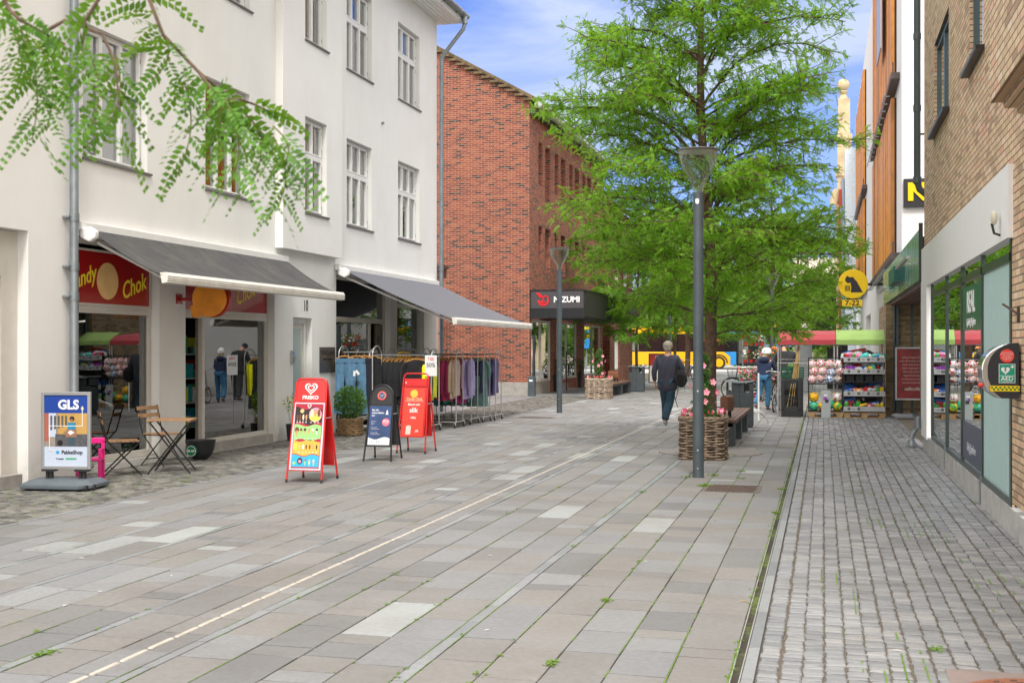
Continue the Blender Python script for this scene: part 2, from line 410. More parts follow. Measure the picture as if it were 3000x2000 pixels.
dr = MB(); dr.box(-.452,1,-.05,-.446,84,.002).box(-.407,1,-.05,-.401,84,.002)
S('slot_drain', dr, M_STEEL)
S('drain_channel', MB().box(-.446,1,-.055,-.407,84,-.03), M_DARK)
def setts(x0, x1, y0, y1, cw=.108, rl=.08, far=18):
    near = MB(); n = round((x1-x0)/cw); cw = (x1-x0)/n
    for c in range(n):
        y = y0 + rg.uniform(0, rl); ox = rg.uniform(-.006, .006)
        while y < y1:
            L = rl*rg.uniform(.75, 1.3)
            stone(near, x0+c*cw+ox, x0+(c+1)*cw+ox, y, y+L, .0055, z=rg.uniform(-.004,.002), tilt=.003, ch=.008 if y < far else 0, wob=.0065)
            y += L
    return near
S('sett_paving', setts(-.325, 1.66, 4.2, 31), M_SETT)
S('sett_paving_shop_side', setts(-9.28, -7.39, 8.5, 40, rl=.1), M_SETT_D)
far_s = MB()
for c in range(30):
    y = 28 + rg.uniform(0,.2)
    while y < 40: L = rg.uniform(.15,.25); stone(far_s, -14.3+c*.167, -14.3+(c+1)*.167, y, y+L, .006, tilt=.003); y += L
for c in range(26):
    y = 40 + rg.uniform(0,.2)
    while y < 62: L = rg.uniform(.15,.3); stone(far_s, -12.0+c*.178, -12.0+(c+1)*.178, y, y+L, .006, tilt=.003); y += L
for c in range(12):
    y = 31.05
    while y < 60: L = rg.uniform(.15,.3); stone(far_s, -.32+c*.17, -.32+(c+1)*.17, y, y+L, .006, tilt=.003); y += L
S('far_sett_paving', far_s, M_SETT)
S('road', MB().box(-90,89.5,-.05,90,101,.0), M_ASPH)
S('pale_pavement', MB().box(-90,77.5,-.05,-7.46,84.0,.004).box(-.32,60.1,-.05,90,84.0,.004).box(-90,84.0,-.05,90,89.4,.006).box(-90,101.2,-.05,90,140,.06), mat('pale_paving', (.5,.49,.46), .85, var=.1, vs=2))
# white tactile studs
st = MB(); y = 4.6
M_STUD = mat('worn_white_stud', (.5,.46,.4), .5, var=.15, vs=9)
def stud(mb, x, y, L, wd=.032, n=6):
    P = [(x+math.cos(a)*wd/2, y+L/2-wd/2+math.sin(a)*wd/2) for a in [math.pi*k/n for k in range(n+1)]] + [(x+math.cos(a)*wd/2, y-L/2+wd/2+math.sin(a)*wd/2) for a in [math.pi+math.pi*k/n for k in range(n+1)]]
    m = len(P); c = (x, y)
    vs = [(px,py,.0005) for px,py in P] + [(c[0]+(px-c[0])*.8, c[1]+(py-c[1])*.96, .0055) for px,py in P]
    mb.add(vs, [(k,(k+1)%m,m+(k+1)%m,m+k) for k in range(m)] + [tuple(range(m,2*m))])
while y < 75: stud(st, -3.575+rg.uniform(-.002,.002), y, .252); y += .272
S('guide_strip', st, M_STUD)
# weeds in the joints
wd = MB()
def tuft(x, y, r, n):
    for _ in range(n):
        a = rg.uniform(0, 6.28); q = rg.uniform(.1,1)*r; px, py = x+math.cos(a)*q*.6, y+math.sin(a)*q
        l = rg.uniform(.012,.035)*(.6+r*6); b = rg.uniform(0,6.28); w2 = l*.28
        dx, dy = math.cos(b), math.sin(b)
        wd.add([(px-dy*w2,py+dx*w2,0.001),(px+dx*l*.5-dy*w2,py+dy*l*.5+dx*w2,l*.35),(px+dx*l,py+dy*l,l*.28),(px+dx*l*.5+dy*w2,py+dy*l*.5-dx*w2,l*.3)], [(0,1,2,3)])
jx = [c for c in cols if c is not None]
for _ in range(420):
    X_ = rg.choice([j for j in jx if j > -4.5]); Y_ = 4.5 + rg.random()**1.4*22
    if math.sin(Y_*1.3+X_*3)+rg.uniform(-1,1) > .2: tuft(X_, Y_, rg.uniform(.01,.06), rg.randint(3,9))
for X_, Y_, r_, n_ in ((-1.37,14.4,.14,60),(-.47,14.3,.1,50),(-1.37,15.6,.12,40),(-1.06,16.2,.08,40),(-1.68,15.3,.1,40),(-2.0,13.6,.08,30),(-1.37,7.7,.07,30),(-1.37,6.1,.07,30),(-2.07,5.1,.12,60),(-4.06,5.6,.08,40),(-1.3,18.5,.16,60),(1.38,29.6,.16,60),(-1.37,21,.1,40),(.6,6.9,.07,30),(-.46,12.2,.07,30),(-1.0,15.3,.08,30)): tuft(X_, Y_, r_, n_)
# moss ribbons lying in the joints
def moss(x, y0, y1, pr, w0=.004):
    y = y0
    while y < y1:
        L = rg.uniform(.05,.35)
        if math.sin(y*.9+x*5)+.6*math.sin(y*2.3+x)+rg.uniform(-1,1) > pr:
            n = max(2, int(L/.02)); a = [(x+rg.uniform(-.001,.001)-rg.uniform(.2,1)*w0, y+L*k/n, .0012) for k in range(n+1)]; b = [(x+rg.uniform(.2,1)*w0, y+L*k/n, .0022) for k in range(n+1)]
            wd.add(a+b, [(k, n+1+k, n+2+k, k+1) for k in range(n)])
        y += L
for c_ in jx:
    if c_ > -2.2: moss(c_, 4.5, 26, .15 if c_ > -2 else -.1, .006)
    elif c_ > -4.3: moss(c_, 4.5, 16, .7, .006)
    else: moss(c_, 5, 14, .7, .006)
moss(-.457, 4.5, 28, 0.1, .008); moss(-3.03,4.5,14,0,.007)
for k_ in range(3,19): moss(-.325+.1045*k_, 5, 25, .9 if k_ in (5,7,8,11,12,13) else 1.5, .007)
for _ in range(200): tuft(rg.uniform(-9.2,-7.5), rg.uniform(10,14), .04, 4)
for _ in range(60): tuft(-.455, rg.uniform(6,28), .03, 5)
for _ in range(120): tuft(-.325+.1078*rg.randint(5,13), rg.uniform(11,24), .03, 3)
tag(wd.build('grass', leafmat('weed_leaf', (.1,.2,.02), (.15,.28,.03), (.2,.33,.05), .3)), 'small green weeds and moss sprouting in paving joints', 'weeds', kind='stuff')
# litter: fallen leaves and specks, one object of stuff
lt = MB()
for _ in range(90):
    X_, Y_ = rg.uniform(-7.5,1.4), rg.uniform(5,30); a = rg.uniform(0,3.1); l = rg.uniform(.012,.035); w2 = l*rg.uniform(.25,.5)
    c_, s_ = math.cos(a), math.sin(a)
    lt.add([(X_-c_*l,Y_-s_*l,.003),(X_+s_*w2,Y_-c_*w2,.006),(X_+c_*l,Y_+s_*l,.004),(X_-s_*w2,Y_+c_*w2,.007)], [(0,1,2,3)], rg.choice((0,0,1)))
tag(lt.build('litter', [mat('dry_leaf', (.4,.27,.14), .8), mat('paper_scrap', (.6,.58,.54), .8)]), 'dry leaves and pale scraps scattered over the paving', 'litter', kind='stuff')
# covers in the paving
def ironcover(name, label, loc, w_, d_, m, rounded=False, rows=12):
    t = thing(name, label, 'drain cover', loc)
    b = MB()
    if rounded:
        b.lathe([(w_/2-.005,-.004),(w_/2,.003),(w_/2-.03,.005),(w_/2-.035,.002)], 40); b.lathe([(w_/2-.036,-.003),(w_/2-.036,.003)], 40)
    else: b.box(-w_/2,-d_/2,-.01,w_/2,d_/2,.002)
    b.build('frame', m, t)
    s = MB()
    for i in range(rows):
        if rounded:
            rr = (w_/2-.05)*(i+1)/rows; n = max(6, int(rr*70))
            for k in range(n):
                a = 2*math.pi*k/n + i*.3
                s.obox((math.cos(a)*rr, math.sin(a)*rr, .005), (.012,.028,.006), Euler((0,0,a)))
        else:
            for k in range(14):
                s.obox((-w_/2+.05+(w_-.1)*(k+.5*(i%2))/14, -d_/2+.04+(d_-.08)*i/(rows-1), .004), (.03,.016,.006), Euler((0,0,.5 if i%2 else -.5)))
    s.build('tread_pattern', mat('rusty_iron_tread', (.15,.105,.085), .7, .3, var=.3, vs=20), t)
M_RUST = mat('rusty_iron', (.16,.14,.13), .75, .3, var=.25, vs=8, bm=.3)
ironcover('drain_cover', 'rusty square iron drain cover in front of the near lamp post', (-1.03,14.18,.001), .66, .72, M_RUST)
ironcover('manhole_cover', 'orange brown round manhole cover at the bottom right corner', (.99,6.02,.004), .74, .74, mat('orange_iron', (.3,.12,.065), .75, .2, var=.2, bm=.3), True, 9)
S('manhole_surround', MB().box(.605,5.3,-.01,1.39,6.50,.0035), mat('pink_concrete', (.24,.19,.175), .85, var=.12, bm=.3))
pt = thing('tree_pit_cover', 'large round concrete cover around the nearest tree trunk', 'tree grate', (-1.72,19.0,.003))
MB().lathe([(.81,-.01),(.81,.008),(.15,.012)], 48).build('plate', mat('pit_concrete', (.21,.195,.185), .85, var=.2, vs=30, bm=.5, bs=60), pt, smooth=30)
ironcover('drain_cover', 'flat reddish drain grate beside the second lamp post', (-6.55,27.4,.001), .9, .5, M_RUST, rows=6)

# ================================================================== WHITE BUILDING
def glazing(parent, Y0, Y1, Z0, Z1, X, ncol=3, split=.62, fr=.04, gm_=None, name='window', curtain=True, label=None, single=False, bright=False):
    """white casement window in the plane X, facing +X"""
    f = MB(); D = .07
    f.box(X,Y0,Z0,X+D,Y1,Z0+fr).box(X,Y0,Z1-fr,X+D,Y1,Z1).box(X,Y0,Z0+fr,X+D,Y0+fr,Z1-fr).box(X,Y1-fr,Z0+fr,X+D,Y1,Z1-fr)
    zs = Z0 + (Z1-Z0)*split
    f.box(X-.004,Y0+fr,zs-.03,X+D+.01,Y1-fr,zs+.03)
    ws = (Y1-Y0-2*fr)/ncol; rows = [(Z0+fr, zs-.03), (zs+.03, Z1-fr)]
    p = MB(); hs = MB()
    for c in range(ncol):
        a, b = Y0+fr+c*ws, Y0+fr+(c+1)*ws
        for z0, z1 in rows:
            e = .034
            f.box(X+.012,a+.004,z0+.004,X+D+.016,a+e,z1-.004).box(X+.012,b-e,z0+.004,X+D+.016,b-.004,z1-.004)
            f.box(X+.012,a+e,z0+.004,X+D+.014,b-e,z0+e).box(X+.012,a+e,z1-e,X+D+.014,b-e,z1-.004)
            p.box(X+.03,a+e-.002,z0+e-.002,X+.036,b-e+.002,z1-e+.002)
            if c in (0, ncol-1):
                yy = a+.004 if c == 0 else b-.008
                for zz in (z0+.1, z1-.16): hs.box(X+D+.0161,yy,zz,X+D+.024,yy+.006,zz+.07)
    wo = f.build(name, M_WHITE, parent, world=True, bevel=.004)
    p.build('pane', gm_ or M_GLASSUP, wo, world=True); hs.build('hinge', M_ZINC, wo, world=True)
    MB().box(X-.02,Y0-.03,Z0-.035,X+.2,Y1+.1,Z0-.005).build('sill', M_SILL, wo, world=True)
    if curtain:
        cu = MB(); rr = random.Random(int(Y0*100+Z0*10))
        X2 = X-(.03 if bright else .1)
        def drape(a, b, zt, zb):
            n = max(6, int((b-a)/.025)); pts = []
            vs = [(X2+.02*math.sin(k*1.7)+rr.uniform(-.005,.005), a+(b-a)*k/n, z) for z in (zb, zt) for k in range(n+1)]
            cu.add(vs, [(k,k+1,n+2+k,n+1+k) for k in range(n)])
        st_ = rr.choice((0,1,2,2)) if curtain is True else curtain
        wd_ = Y1-Y0
        if st_ == 0: drape(Y0+.05, Y0+wd_*.3, Z1, Z0); drape(Y1-wd_*.3, Y1-.05, Z1, Z0)
        elif st_ == 1:
            for k in range(int((Z1-Z0-.35)/.045)):
                z = Z1-.1-k*.045; cu.poly([(X2,Y0+.05,z),(X2+.03,Y0+.05,z-.02),(X2+.03,Y1-.05,z-.02),(X2,Y1-.05,z)])
            drape(Y1-wd_*.33, Y1-.05, Z1, Z0)
        else: drape(Y0+.05, Y1-.05, Z1, Z0)
        cu.build('curtain', mat('curtain_cloth', (.88,.88,.86), .8, var=.05), wo, world=True)
    return wo
WB = thing('white_building', 'long off-white rendered building with casement windows and shops along the left', 'building', (-9.3,18,0))
XW = -9.3
wins = [(13.6,15.13,3,1),(16.78,18.27,3,0),(20.15,21.13,2,0),(22.47,23.85,3,0),(25.48,26.96,3,0)]
holes = []
for (a,b,n,c) in wins:
    for z0, z1 in ((4.12,5.88),(7.28,9.02)): holes.append((a,b,z0,z1,-.17))
holes = [h for h in holes if not 20 < h[0] < 21]
shopholes = [(8.6,12.5,0,3.06,-.28),(13.42,15.45,.1,3.1,-.22),(16.18,19.2,0,3.05,-.22),(19.95,20.78,0,2.2,-.22),(21.93,25.0,0,3.1,-.22),(25.42,27.3,.28,3.1,-.22)]
b_ = MB(); wall(b_, 0, XW, 5.5, 28.27, 0, 9.9, holes+shopholes, -.2, False)
b_.poly([(XW,28.27,0),(-18,28.27,0),(-18,28.27,9.9),(XW,28.27,9.9)])
b_.poly([(XW,5.5,0),(XW,5.5,9.9),(-18,5.5,9.9),(-18,5.5,0)])
b_.build('wall', M_PLASTER, WB, world=True)
# bay with its own two windows
by = MB(); XB = -9.15
bh = [(20.15,21.13,4.12,5.88,-.17),(20.15,21.13,7.28,9.02,-.17)]
wall(by, 0, XB, 19.22, 21.89, 3.4, 9.72, bh, -.17, False)
by.poly([(XW+.002,19.22,3.4),(XB,19.22,3.4),(XB,19.22,9.72),(XW+.002,19.22,9.72)]); by.poly([(XW+.002,21.89,3.4),(XW+.002,21.89,9.72),(XB,21.89,9.72),(XB,21.89,3.4)])
by.poly([(XW+.002,19.22,3.4),(XW+.002,21.89,3.4),(XB,21.89,3.4),(XB,19.22,3.4)])
by.build('bay', M_PLASTER, WB, world=True)
for (a,b,n,c) in wins:
    for k, (z0, z1) in enumerate(((4.12,5.88),(7.28,9.02))):
        X_ = (XB if n == 2 else XW) - .17
        glazing(WB, a+.01, b-.01, z0+.01, z1-.01, X_, n, curtain=(2 if k else c), bright=(k == 1))
rm = MB()   # rooms behind the windows
for z0, z1 in ((3.9,6.2),(6.9,9.4)): rm.box(-13,7,z0,-9.72,28,z1)
for i in range(len(rm.f)): pass
rb = MB()
for z0, z1 in ((3.9,6.2),(6.9,9.4)):
    rb.poly([(-12,7,z0),(-12,28.1,z0),(-12,28.1,z1),(-12,7,z1)]); rb.poly([(-9.6,7,z0),(-9.6,28.1,z0),(-12,28.1,z0),(-12,7,z0)]); rb.poly([(-9.6,7,z1),(-12,7,z1),(-12,28.1,z1),(-9.6,28.1,z1)])
    for yy in (7,12.5,16,19.5,21.9,24.8,28.1): rb.poly([(-9.6,yy,z0),(-12,yy,z0),(-12,yy,z1),(-9.6,yy,z1)])
rb.build('room_walls', mat('room_wall', (.35,.33,.3), .9), WB, world=True)
# eaves
ev = MB(); ev.box(-9.8,5.4,9.76,-8.74,28.6,9.80); ev.box(-8.76,5.4,9.801,-8.72,28.62,9.96); ev.box(-9.8,28.6,9.76,-8.76,28.63,10.0)
for k in range(5): ev.box(-9.3+.11*k+.01,5.5,9.748,-9.3+.11*k+.10,28.6,9.758)
ev.build('eaves', M_WHITE, WB, world=True)
MB().poly([(-8.7,5.3,9.97),(-8.7,28.66,9.97),(-14.5,28.66,14),(-14.5,5.3,14)]).poly([(-8.7,28.66,9.97),(-14.5,28.66,9.97),(-14.5,28.66,14)]).build('roof', mat('roof_slate', (.08,.08,.085), .7), WB, world=True)
gt = MB(); gt.tube([(-8.64,5.4,9.93),(-8.64,28.7,9.93)], .07, 12)
for yy in range(6,29): gt.box(-8.73,yy,9.86,-8.57,yy+.03,9.99)
gt.build('gutter', M_ZINC, WB, world=True, smooth=40)
dp = MB()
dp.tube([(-8.64,28.5,9.9),(-8.64,28.5,9.72),(-8.68,28.5,9.58),(-9.17,28.42,8.95),(-9.22,28.4,8.8),(-9.22,28.4,.05)], .05, 12)
dp.tube([(-8.64,28.5,9.9),(-8.64,28.5,9.7)], .07, 12)
for z in (8.4,6.9,5.2,3.6,2.0,.7): dp.tube([(-9.22,28.4,z-.03),(-9.22,28.4,z+.03)], .06, 12); dp.box(-9.31,28.38,z-.015,-9.2,28.42,z+.015)
dp.build('downpipe', M_ZINC, WB, world=True, smooth=40)
dp = MB(); dp.tube([(-9.2,13.27,9.9),(-9.2,13.27,.45),(-9.14,13.27,.28),(-8.98,13.3,.12)], .055, 12)
for z in (8.5,5.2,4.85,3.3,2.68,2.3,.9): dp.tube([(-9.2,13.27,z-.05),(-9.2,13.27,z+.05)], .064, 12); dp.box(-9.31,13.16,z-.012,-9.2,13.3,z+.012)
dp.build('downpipe', M_ZINC, WB, world=True, smooth=40)
# shopfronts (frames, panes) in the recesses
def shopwin(Y0, Y1, Z0, Z1, X, divs=(), transom=None, name='shop_window', fr=.07, pane=None, skip=()):
    f = MB(); D = .07
    f.box(X,Y0,Z0,X+D,Y1,Z0+fr).box(X,Y0,Z1-fr,X+D,Y1,Z1).box(X,Y0,Z0+fr,X+D,Y0+fr,Z1-fr).box(X,Y1-fr,Z0+fr,X+D,Y1,Z1-fr)
    ed = [Y0+fr] + [d for d in divs] + [Y1-fr]
    tz = transom
    if tz:
        f.box(X-.002,Y0+fr,tz-.05,X+D+.01,Y1-fr,tz+.05); f.box(X+D+.0101,Y0+fr,tz-.012,X+D+.02,Y1-fr,tz+.012)
    for d in divs: f.box(X-.001,d-.04,Z0+fr,X+D+.005,d+.04,(tz-.05) if tz else Z1-fr)
    fo = f.build(name, M_CREAM, WB, world=True, bevel=.004)
    p = MB()
    for i in range(len(ed)-1):
        if i in skip: continue
        p.box(X+.03,ed[i],Z0+fr,X+.036,ed[i+1],(tz-.05) if tz else Z1-fr)
    if tz and 'top' not in skip: p.box(X+.03,Y0+fr,tz+.05,X+.036,Y1-fr,Z1-fr)
    if p.v: p.build('pane', pane or M_SHOPGL, fo, world=True)
    return fo
XS = -9.5
shopwin(13.43,15.44,.12,3.09,XS,(),2.16,skip=('top',))
shopwin(16.2,19.19,.14,3.04,XS,(16.95,),2.16,skip=(0,'top'))
shopwin(21.94,24.99,.12,3.09,XS,(24.08,),2.22,skip=(1,))
shopwin(25.44,27.29,.3,3.09,XS,(),2.62)
for b6 in ((-9.52,13.42,.0,-9.33,15.45,.12),(-9.52,16.95,.0,-9.33,19.2,.14),(-9.52,25.42,.0,-9.33,27.3,.3),(-9.4,5.6,-.01,-9.27,12.35,.14)): MB().box(*b6).build('plinth', M_CONC, WB, world=True)
df = MB(); df.box(-9.5,19.96,0,-9.42,20.05,2.19).box(-9.5,20.68,0,-9.42,20.77,2.19).box(-9.5,20.05,2.1,-9.42,20.68,2.19)
do_ = MB().box(-9.49,20.05,0.02,-9.45,20.68,2.1).build('door', M_CREAM, WB, world=True)
df.build('door_frame', M_WHITE, do_, world=True); MB().box(-9.45,20.13,.2,-9.444,20.60,2.0).build('pane', mat('frosted_glass', (.34,.42,.42), .25, var=.03), do_, world=True)
dl = MB().box(-9.75,24.15,.05,-9.49,24.2,2.15).box(-9.52,24.55,.05,-9.46,24.93,2.15).build('door', mat('brown_door', (.16,.12,.09), .5), WB, world=True)
MB().box(-9.459,24.62,1.75,-9.445,24.72,1.9).box(-9.459,24.62,.9,-9.445,24.72,1.05).build('handle', M_BLACK, dl, world=True)
do2 = MB().box(-9.56,16.93,.03,-9.45,17.02,2.1).build('door', mat('door_edge', (.3,.26,.2), .5), WB, world=True)
dz = MB().box(-9.56,8.7,.14,-9.5,12.2,2.5).build('door', mat('grey_brown_door', (.17,.15,.13), .5), WB, world=True)
MB().box(-9.51,8.6,2.5,-9.45,12.5,3.05).box(-9.555,12.2,0,-9.45,12.5,2.5).build('door_frame', M_CREAM, dz, world=True)
# shop interiors
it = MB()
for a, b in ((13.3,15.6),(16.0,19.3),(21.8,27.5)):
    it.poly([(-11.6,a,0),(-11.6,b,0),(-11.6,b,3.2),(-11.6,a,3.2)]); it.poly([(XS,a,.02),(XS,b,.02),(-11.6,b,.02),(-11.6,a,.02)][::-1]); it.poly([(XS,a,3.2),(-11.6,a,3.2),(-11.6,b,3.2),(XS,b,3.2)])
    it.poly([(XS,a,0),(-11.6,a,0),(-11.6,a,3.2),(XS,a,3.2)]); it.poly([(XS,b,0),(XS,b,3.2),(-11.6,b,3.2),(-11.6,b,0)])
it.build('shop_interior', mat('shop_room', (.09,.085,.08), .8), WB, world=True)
PAL = [(.7,.05,.2),(.05,.25,.6),(.8,.5,.02),(.1,.4,.12),(.75,.7,.6),(.5,.05,.05),(.02,.35,.4),(.8,.25,.4),(.3,.12,.5),(.85,.8,.1),(.9,.9,.9),(.03,.03,.04)]
gm2 = [mat('goods_%d' % i, c, .45, var=.1) for i, c in enumerate(PAL)]
sh = MB(); gd_ = MB(); rs = random.Random(5)
for a, b in ((13.5,15.4),(17.3,19.1)):
    for z in (.35,.75,1.15,1.55):
        sh.box(-10.6,a,z-.02,-10.1,b,z)
        y = a+.05
        while y < b-.1:
            w_ = rs.uniform(.05,.16); h_ = rs.uniform(.1,.3)
            gd_.box(-10.5,y,z,-10.15+rs.uniform(-.1,0),y+w_,z+h_, rs.randrange(12)); y += w_+rs.uniform(.005,.03)
for k in range(16):   # hanging garments in the clothes shop
    y = 22.1+k*.11; gd_.box(-10.9,y,.7,-10.45,y+.04,1.5, rs.randrange(12)); y = 25.6+k*.1; gd_.box(-10.9,y,.7,-10.5,y+.04,1.5, rs.randrange(12))
sh.build('shelf', M_CREAM, WB, world=True); o_ = gd_.build('goods', gm2, WB, world=True); o_['kind'] = 'stuff'

# ------------------------------------------------------------------ awnings
def awning(label, Y0, Y1, Zt, Xf, Zf, Yf0, Yf1, light):
    t = thing('awning', label, 'awning', (XW, (Y0+Y1)/2, Zt), group='shop awnings')
    c = MB(); c.box(XW+.005,Y0-.1,Zt-.04,XW+.11,Y1+.05,Zt+.07); c.build('cassette', M_WHITE, t, world=True, bevel=.01)
    MB().prism([(XW+.06,Y0-.07,Zt-.02),(XW+.2,Y0-.07,Zt+.0),(XW+.3,Y0-.07,Zt-.06),(XW+.29,Y0-.07,Zt-.15),(XW+.2,Y0-.07,Zt-.2),(XW+.07,Y0-.07,Zt-.14)], (0,.09,0)).build('end_cap', M_WHITEP, t, world=True, bevel=.02)
    f = MB(); n = 60; m = 6
    A = Vector((XW+.1,Y0+.1,Zt-.02)); B = Vector((XW+.1,Y1,Zt-.02)); Cc = Vector((Xf,Yf1,Zf)); D = Vector((Xf,Yf0,Zf))
    vs = []
    for j in range(m+1):
        for i in range(n+1):
            s_, q = i/n, j/m
            P = (A.lerp(B, s_)).lerp(D.lerp(Cc, s_), q); P.z -= .05*math.sin(math.pi*q); P.z += .006*math.sin(s_*n/6*6.28)*math.sin(math.pi*q)
            vs.append(P)
    k = len(vs); vs2 = [p - Vector((0,0,.006)) for p in vs]
    fs = [(j*(n+1)+i, j*(n+1)+i+1, (j+1)*(n+1)+i+1, (j+1)*(n+1)+i) for j in range(m) for i in range(n)]
    f.add(vs, [q[::-1] for q in fs]); f.add(vs2, fs)
    f.build('canopy', fabric_mat(light), t, world=True, smooth=60)
    br = MB(); br.prism([(Xf-.06,Yf0,Zf+.04),(Xf+.03,Yf0,Zf+.045),(Xf+.06,Yf0,Zf),(Xf+.04,Yf0,Zf-.09),(Xf-.03,Yf0,Zf-.1)], (0,Yf1-Yf0,0))
    for z in (-.03,-.055,-.08): br.box(Xf+.03,Yf0,Zf+z-.006,Xf+.062,Yf1,Zf+z+.006)
    br.build('front_bar', mat('awning_bar_white', (.72,.69,.63), .4, var=.08), t, world=True, bevel=.006)
    for yy, yf in ((Y0+.25,Yf0+.15),(Y1-.2,Yf1-.2)):
        MB().tube([(XW+.12,yy,Zt-.18),(XW+.12+(Xf-XW)*.5,yy+(.25 if yy < Y0+1 else -.25),(Zt+Zf)/2-.2),(Xf-.02,yf,Zf-.06)], .022, 8).build('arm', M_WHITE, t, world=True, smooth=40)
def fabric_mat(light):
    nm = 'awning_cloth_light' if light else 'awning_cloth_dark'
    if nm in MATS: return MATS[nm]
    m, nt, b = newmat(nm); P = pos(nt); b.inputs['Roughness'].default_value = .85
    sp = nt.nodes.new('ShaderNodeSeparateXYZ'); nt.links.new(P, sp.inputs[0])
    fr = math_(nt, 'FRACT', math_(nt, 'MULTIPLY', sp.outputs[1], 1/1.17 if not light else 1/.6))
    seam = math_(nt, 'LESS_THAN', fr, .03)
    base = (.125,.13,.155) if light else (.055,.055,.057)
    c = mixc(nt, math_(nt, 'MULTIPLY', ramp(nt, noise_(nt, 2.2, 7, P, .7), [(.45, 0.), (.8, 1.)]), .5), base, (.16,.15,.12))
    c = mixc(nt, math_(nt, 'MULTIPLY', seam, .5), c, (.02,.02,.025))
    nt.links.new(c, b.inputs['Base Color']); bump(nt, b, noise_(nt, 300, 2, P), .3, .003)
    MATS[nm] = m; return m
awning('dark grey awning with white bar over the red candy shop windows', 13.5, 19.5, 3.2, -8.16, 2.57, 13.66, 19.5, False)
awning('lighter grey awning extended over the clothes rails', 21.93, 28.1, 3.22, -6.88, 2.19, 22.0, 28.15, True)

# ------------------------------------------------------------------ signs on the white building
def signpanel(label, Y0, Y1, Z0, Z1, X, words):
    t = thing('shop_sign', label, 'shop sign', (X,(Y0+Y1)/2,Z0))
    MB().box(X,Y0,Z0,X+.03,Y1,Z1).build('panel', mat('dark_red_print', (.36,.008,.008), .25, var=.05, coat=.3), t, world=True)
    MB().box(X,Y0-.03,Z0-.03,X+.034,Y1+.03,Z0).box(X,Y0-.03,Z1,X+.034,Y1+.03,Z1+.03).box(X,Y1,Z0,X+.034,Y1+.03,Z1).build('frame', M_CREAM, t, world=True)
    my = mat('letter_yellow', (.9,.75,.04), .5, var=0)
    for s_, y, z, sz in words: text(s_, sz, my, t, (X+.032,y,z), TX, shear=.35, rot=.3, bold=.012, sx=.85, world=True)
    return t
t = signpanel('dark red candy shop panel with yellow script above the first window', 13.5, 15.36, 2.24, 2.93, -9.44, [('Candy',13.72,2.55,.3),('Chok',14.95,2.5,.33)])
b_ = MB(); disc(b_, (-9.408,14.32,2.55), .25, TX, mi=0); b_.build('round_emblem', mat('pale_orange_print', (.86,.55,.22), .4, var=.15, vs=3), t, world=True)
t = signpanel('dark red candy shop panel with yellow script above the open door', 16.28, 19.12, 2.24, 2.9, -9.44, [('Candy',17.0,2.55,.36),('Chok',18.3,2.55,.36)])
t = thing('hanging_sign', 'round orange sign hanging on a red bracket under the dark awning', 'sign', (XW,15.95,2.37))
b_ = MB(); disc(b_, (-8.74,15.92,2.37), .27, TY, 36, .06, 0); flat(b_, [(-.31,-.12),(-.2,-.05),(-.12,-.13),(-.1,-.27),(-.16,-.24),(-.2,-.29),(-.24,-.25),(-.28,-.28)], (-8.74,15.915,2.37), TY, .05)
b_.build('disc', mat('sign_orange', (.85,.3,.02), .35, var=.2, vs=4, coat=.3), t, world=True, bevel=.006)
b_ = MB(); disc(b_, (-8.72,15.99,2.38), .285, TY, 36, .06); b_.build('rim', mat('dark_red_print', (1,1,1)), t, world=True)
MB().tube([(XW,15.98,2.37),(-9.0,15.98,2.37)], .025, 8).box(XW,15.9,2.3,XW+.02,16.06,2.44).build('bracket', mat('dark_red_print', (1,1,1)), t, world=True)
t = thing('house_number', 'black number 10 on the white wall above the pale door', 'house number', (XW,20.5,2.4))
text('10', .3, M_BLACK, t, (XW+.004,20.5,2.42), TX, sx=.7, world=True, name='digits')
t = thing('name_plate', 'square bronze dentist plate on the wall beside the clothes shop', 'wall plate', (XW,21.47,1.4))
MB().box(XW,21.12,1.17,XW+.02,21.84,1.66).build('plate', mat('bronze_plate', (.1,.085,.075), .3, .4, var=.3, vs=3), t, world=True)
mt_ = mat('plate_letter', (.02,.018,.016), .5, var=0)
text('TANDLÆGE', .115, mt_, t, (XW+.022,21.48,1.55), TX, world=True, bold=.01)
text('KIRSA PEDERSEN', .06, mt_, t, (XW+.022,21.48,1.43), TX, world=True)
t = thing('door_entry_phone', 'small silver keypad beside the pale door under number 10', 'intercom', (XW,19.9,1.48))
MB().box(XW,19.84,1.36,XW+.04,19.94,1.6).build('housing', M_GREYALU, t, world=True, bevel=.006)
k_ = MB(); [k_.box(XW+.04,19.855+.027*i,1.39+.028*j,XW+.045,19.873+.027*i,1.408+.028*j) for i in range(3) for j in range(4)]
k_.build('button', M_ZINC, t, world=True); MB().box(XW+.04,19.855,1.52,XW+.043,19.925,1.58).build('screen', mat('blue_screen', (.1,.25,.6), .3), t, world=True)
t = thing('wall_hook', 'white latch hook fixed at the edge of the first shop window', 'hook', (XW,13.4,2.0))
MB().box(XW,13.4,1.9,XW+.03,13.44,2.08).tube([(XW+.03,13.42,1.98),(XW+.1,13.5,1.99)], .012, 6).build('latch', M_WHITE, t, world=True)
t = thing('wall_vent', 'tiny round vent stub on the white wall between the upper windows', 'vent', (XW,24.6,6.6))
MB().tube([(XW,24.45,6.53),(XW+.05,24.45,6.53)], .03, 10).build('stub', M_ZINC, t, world=True)
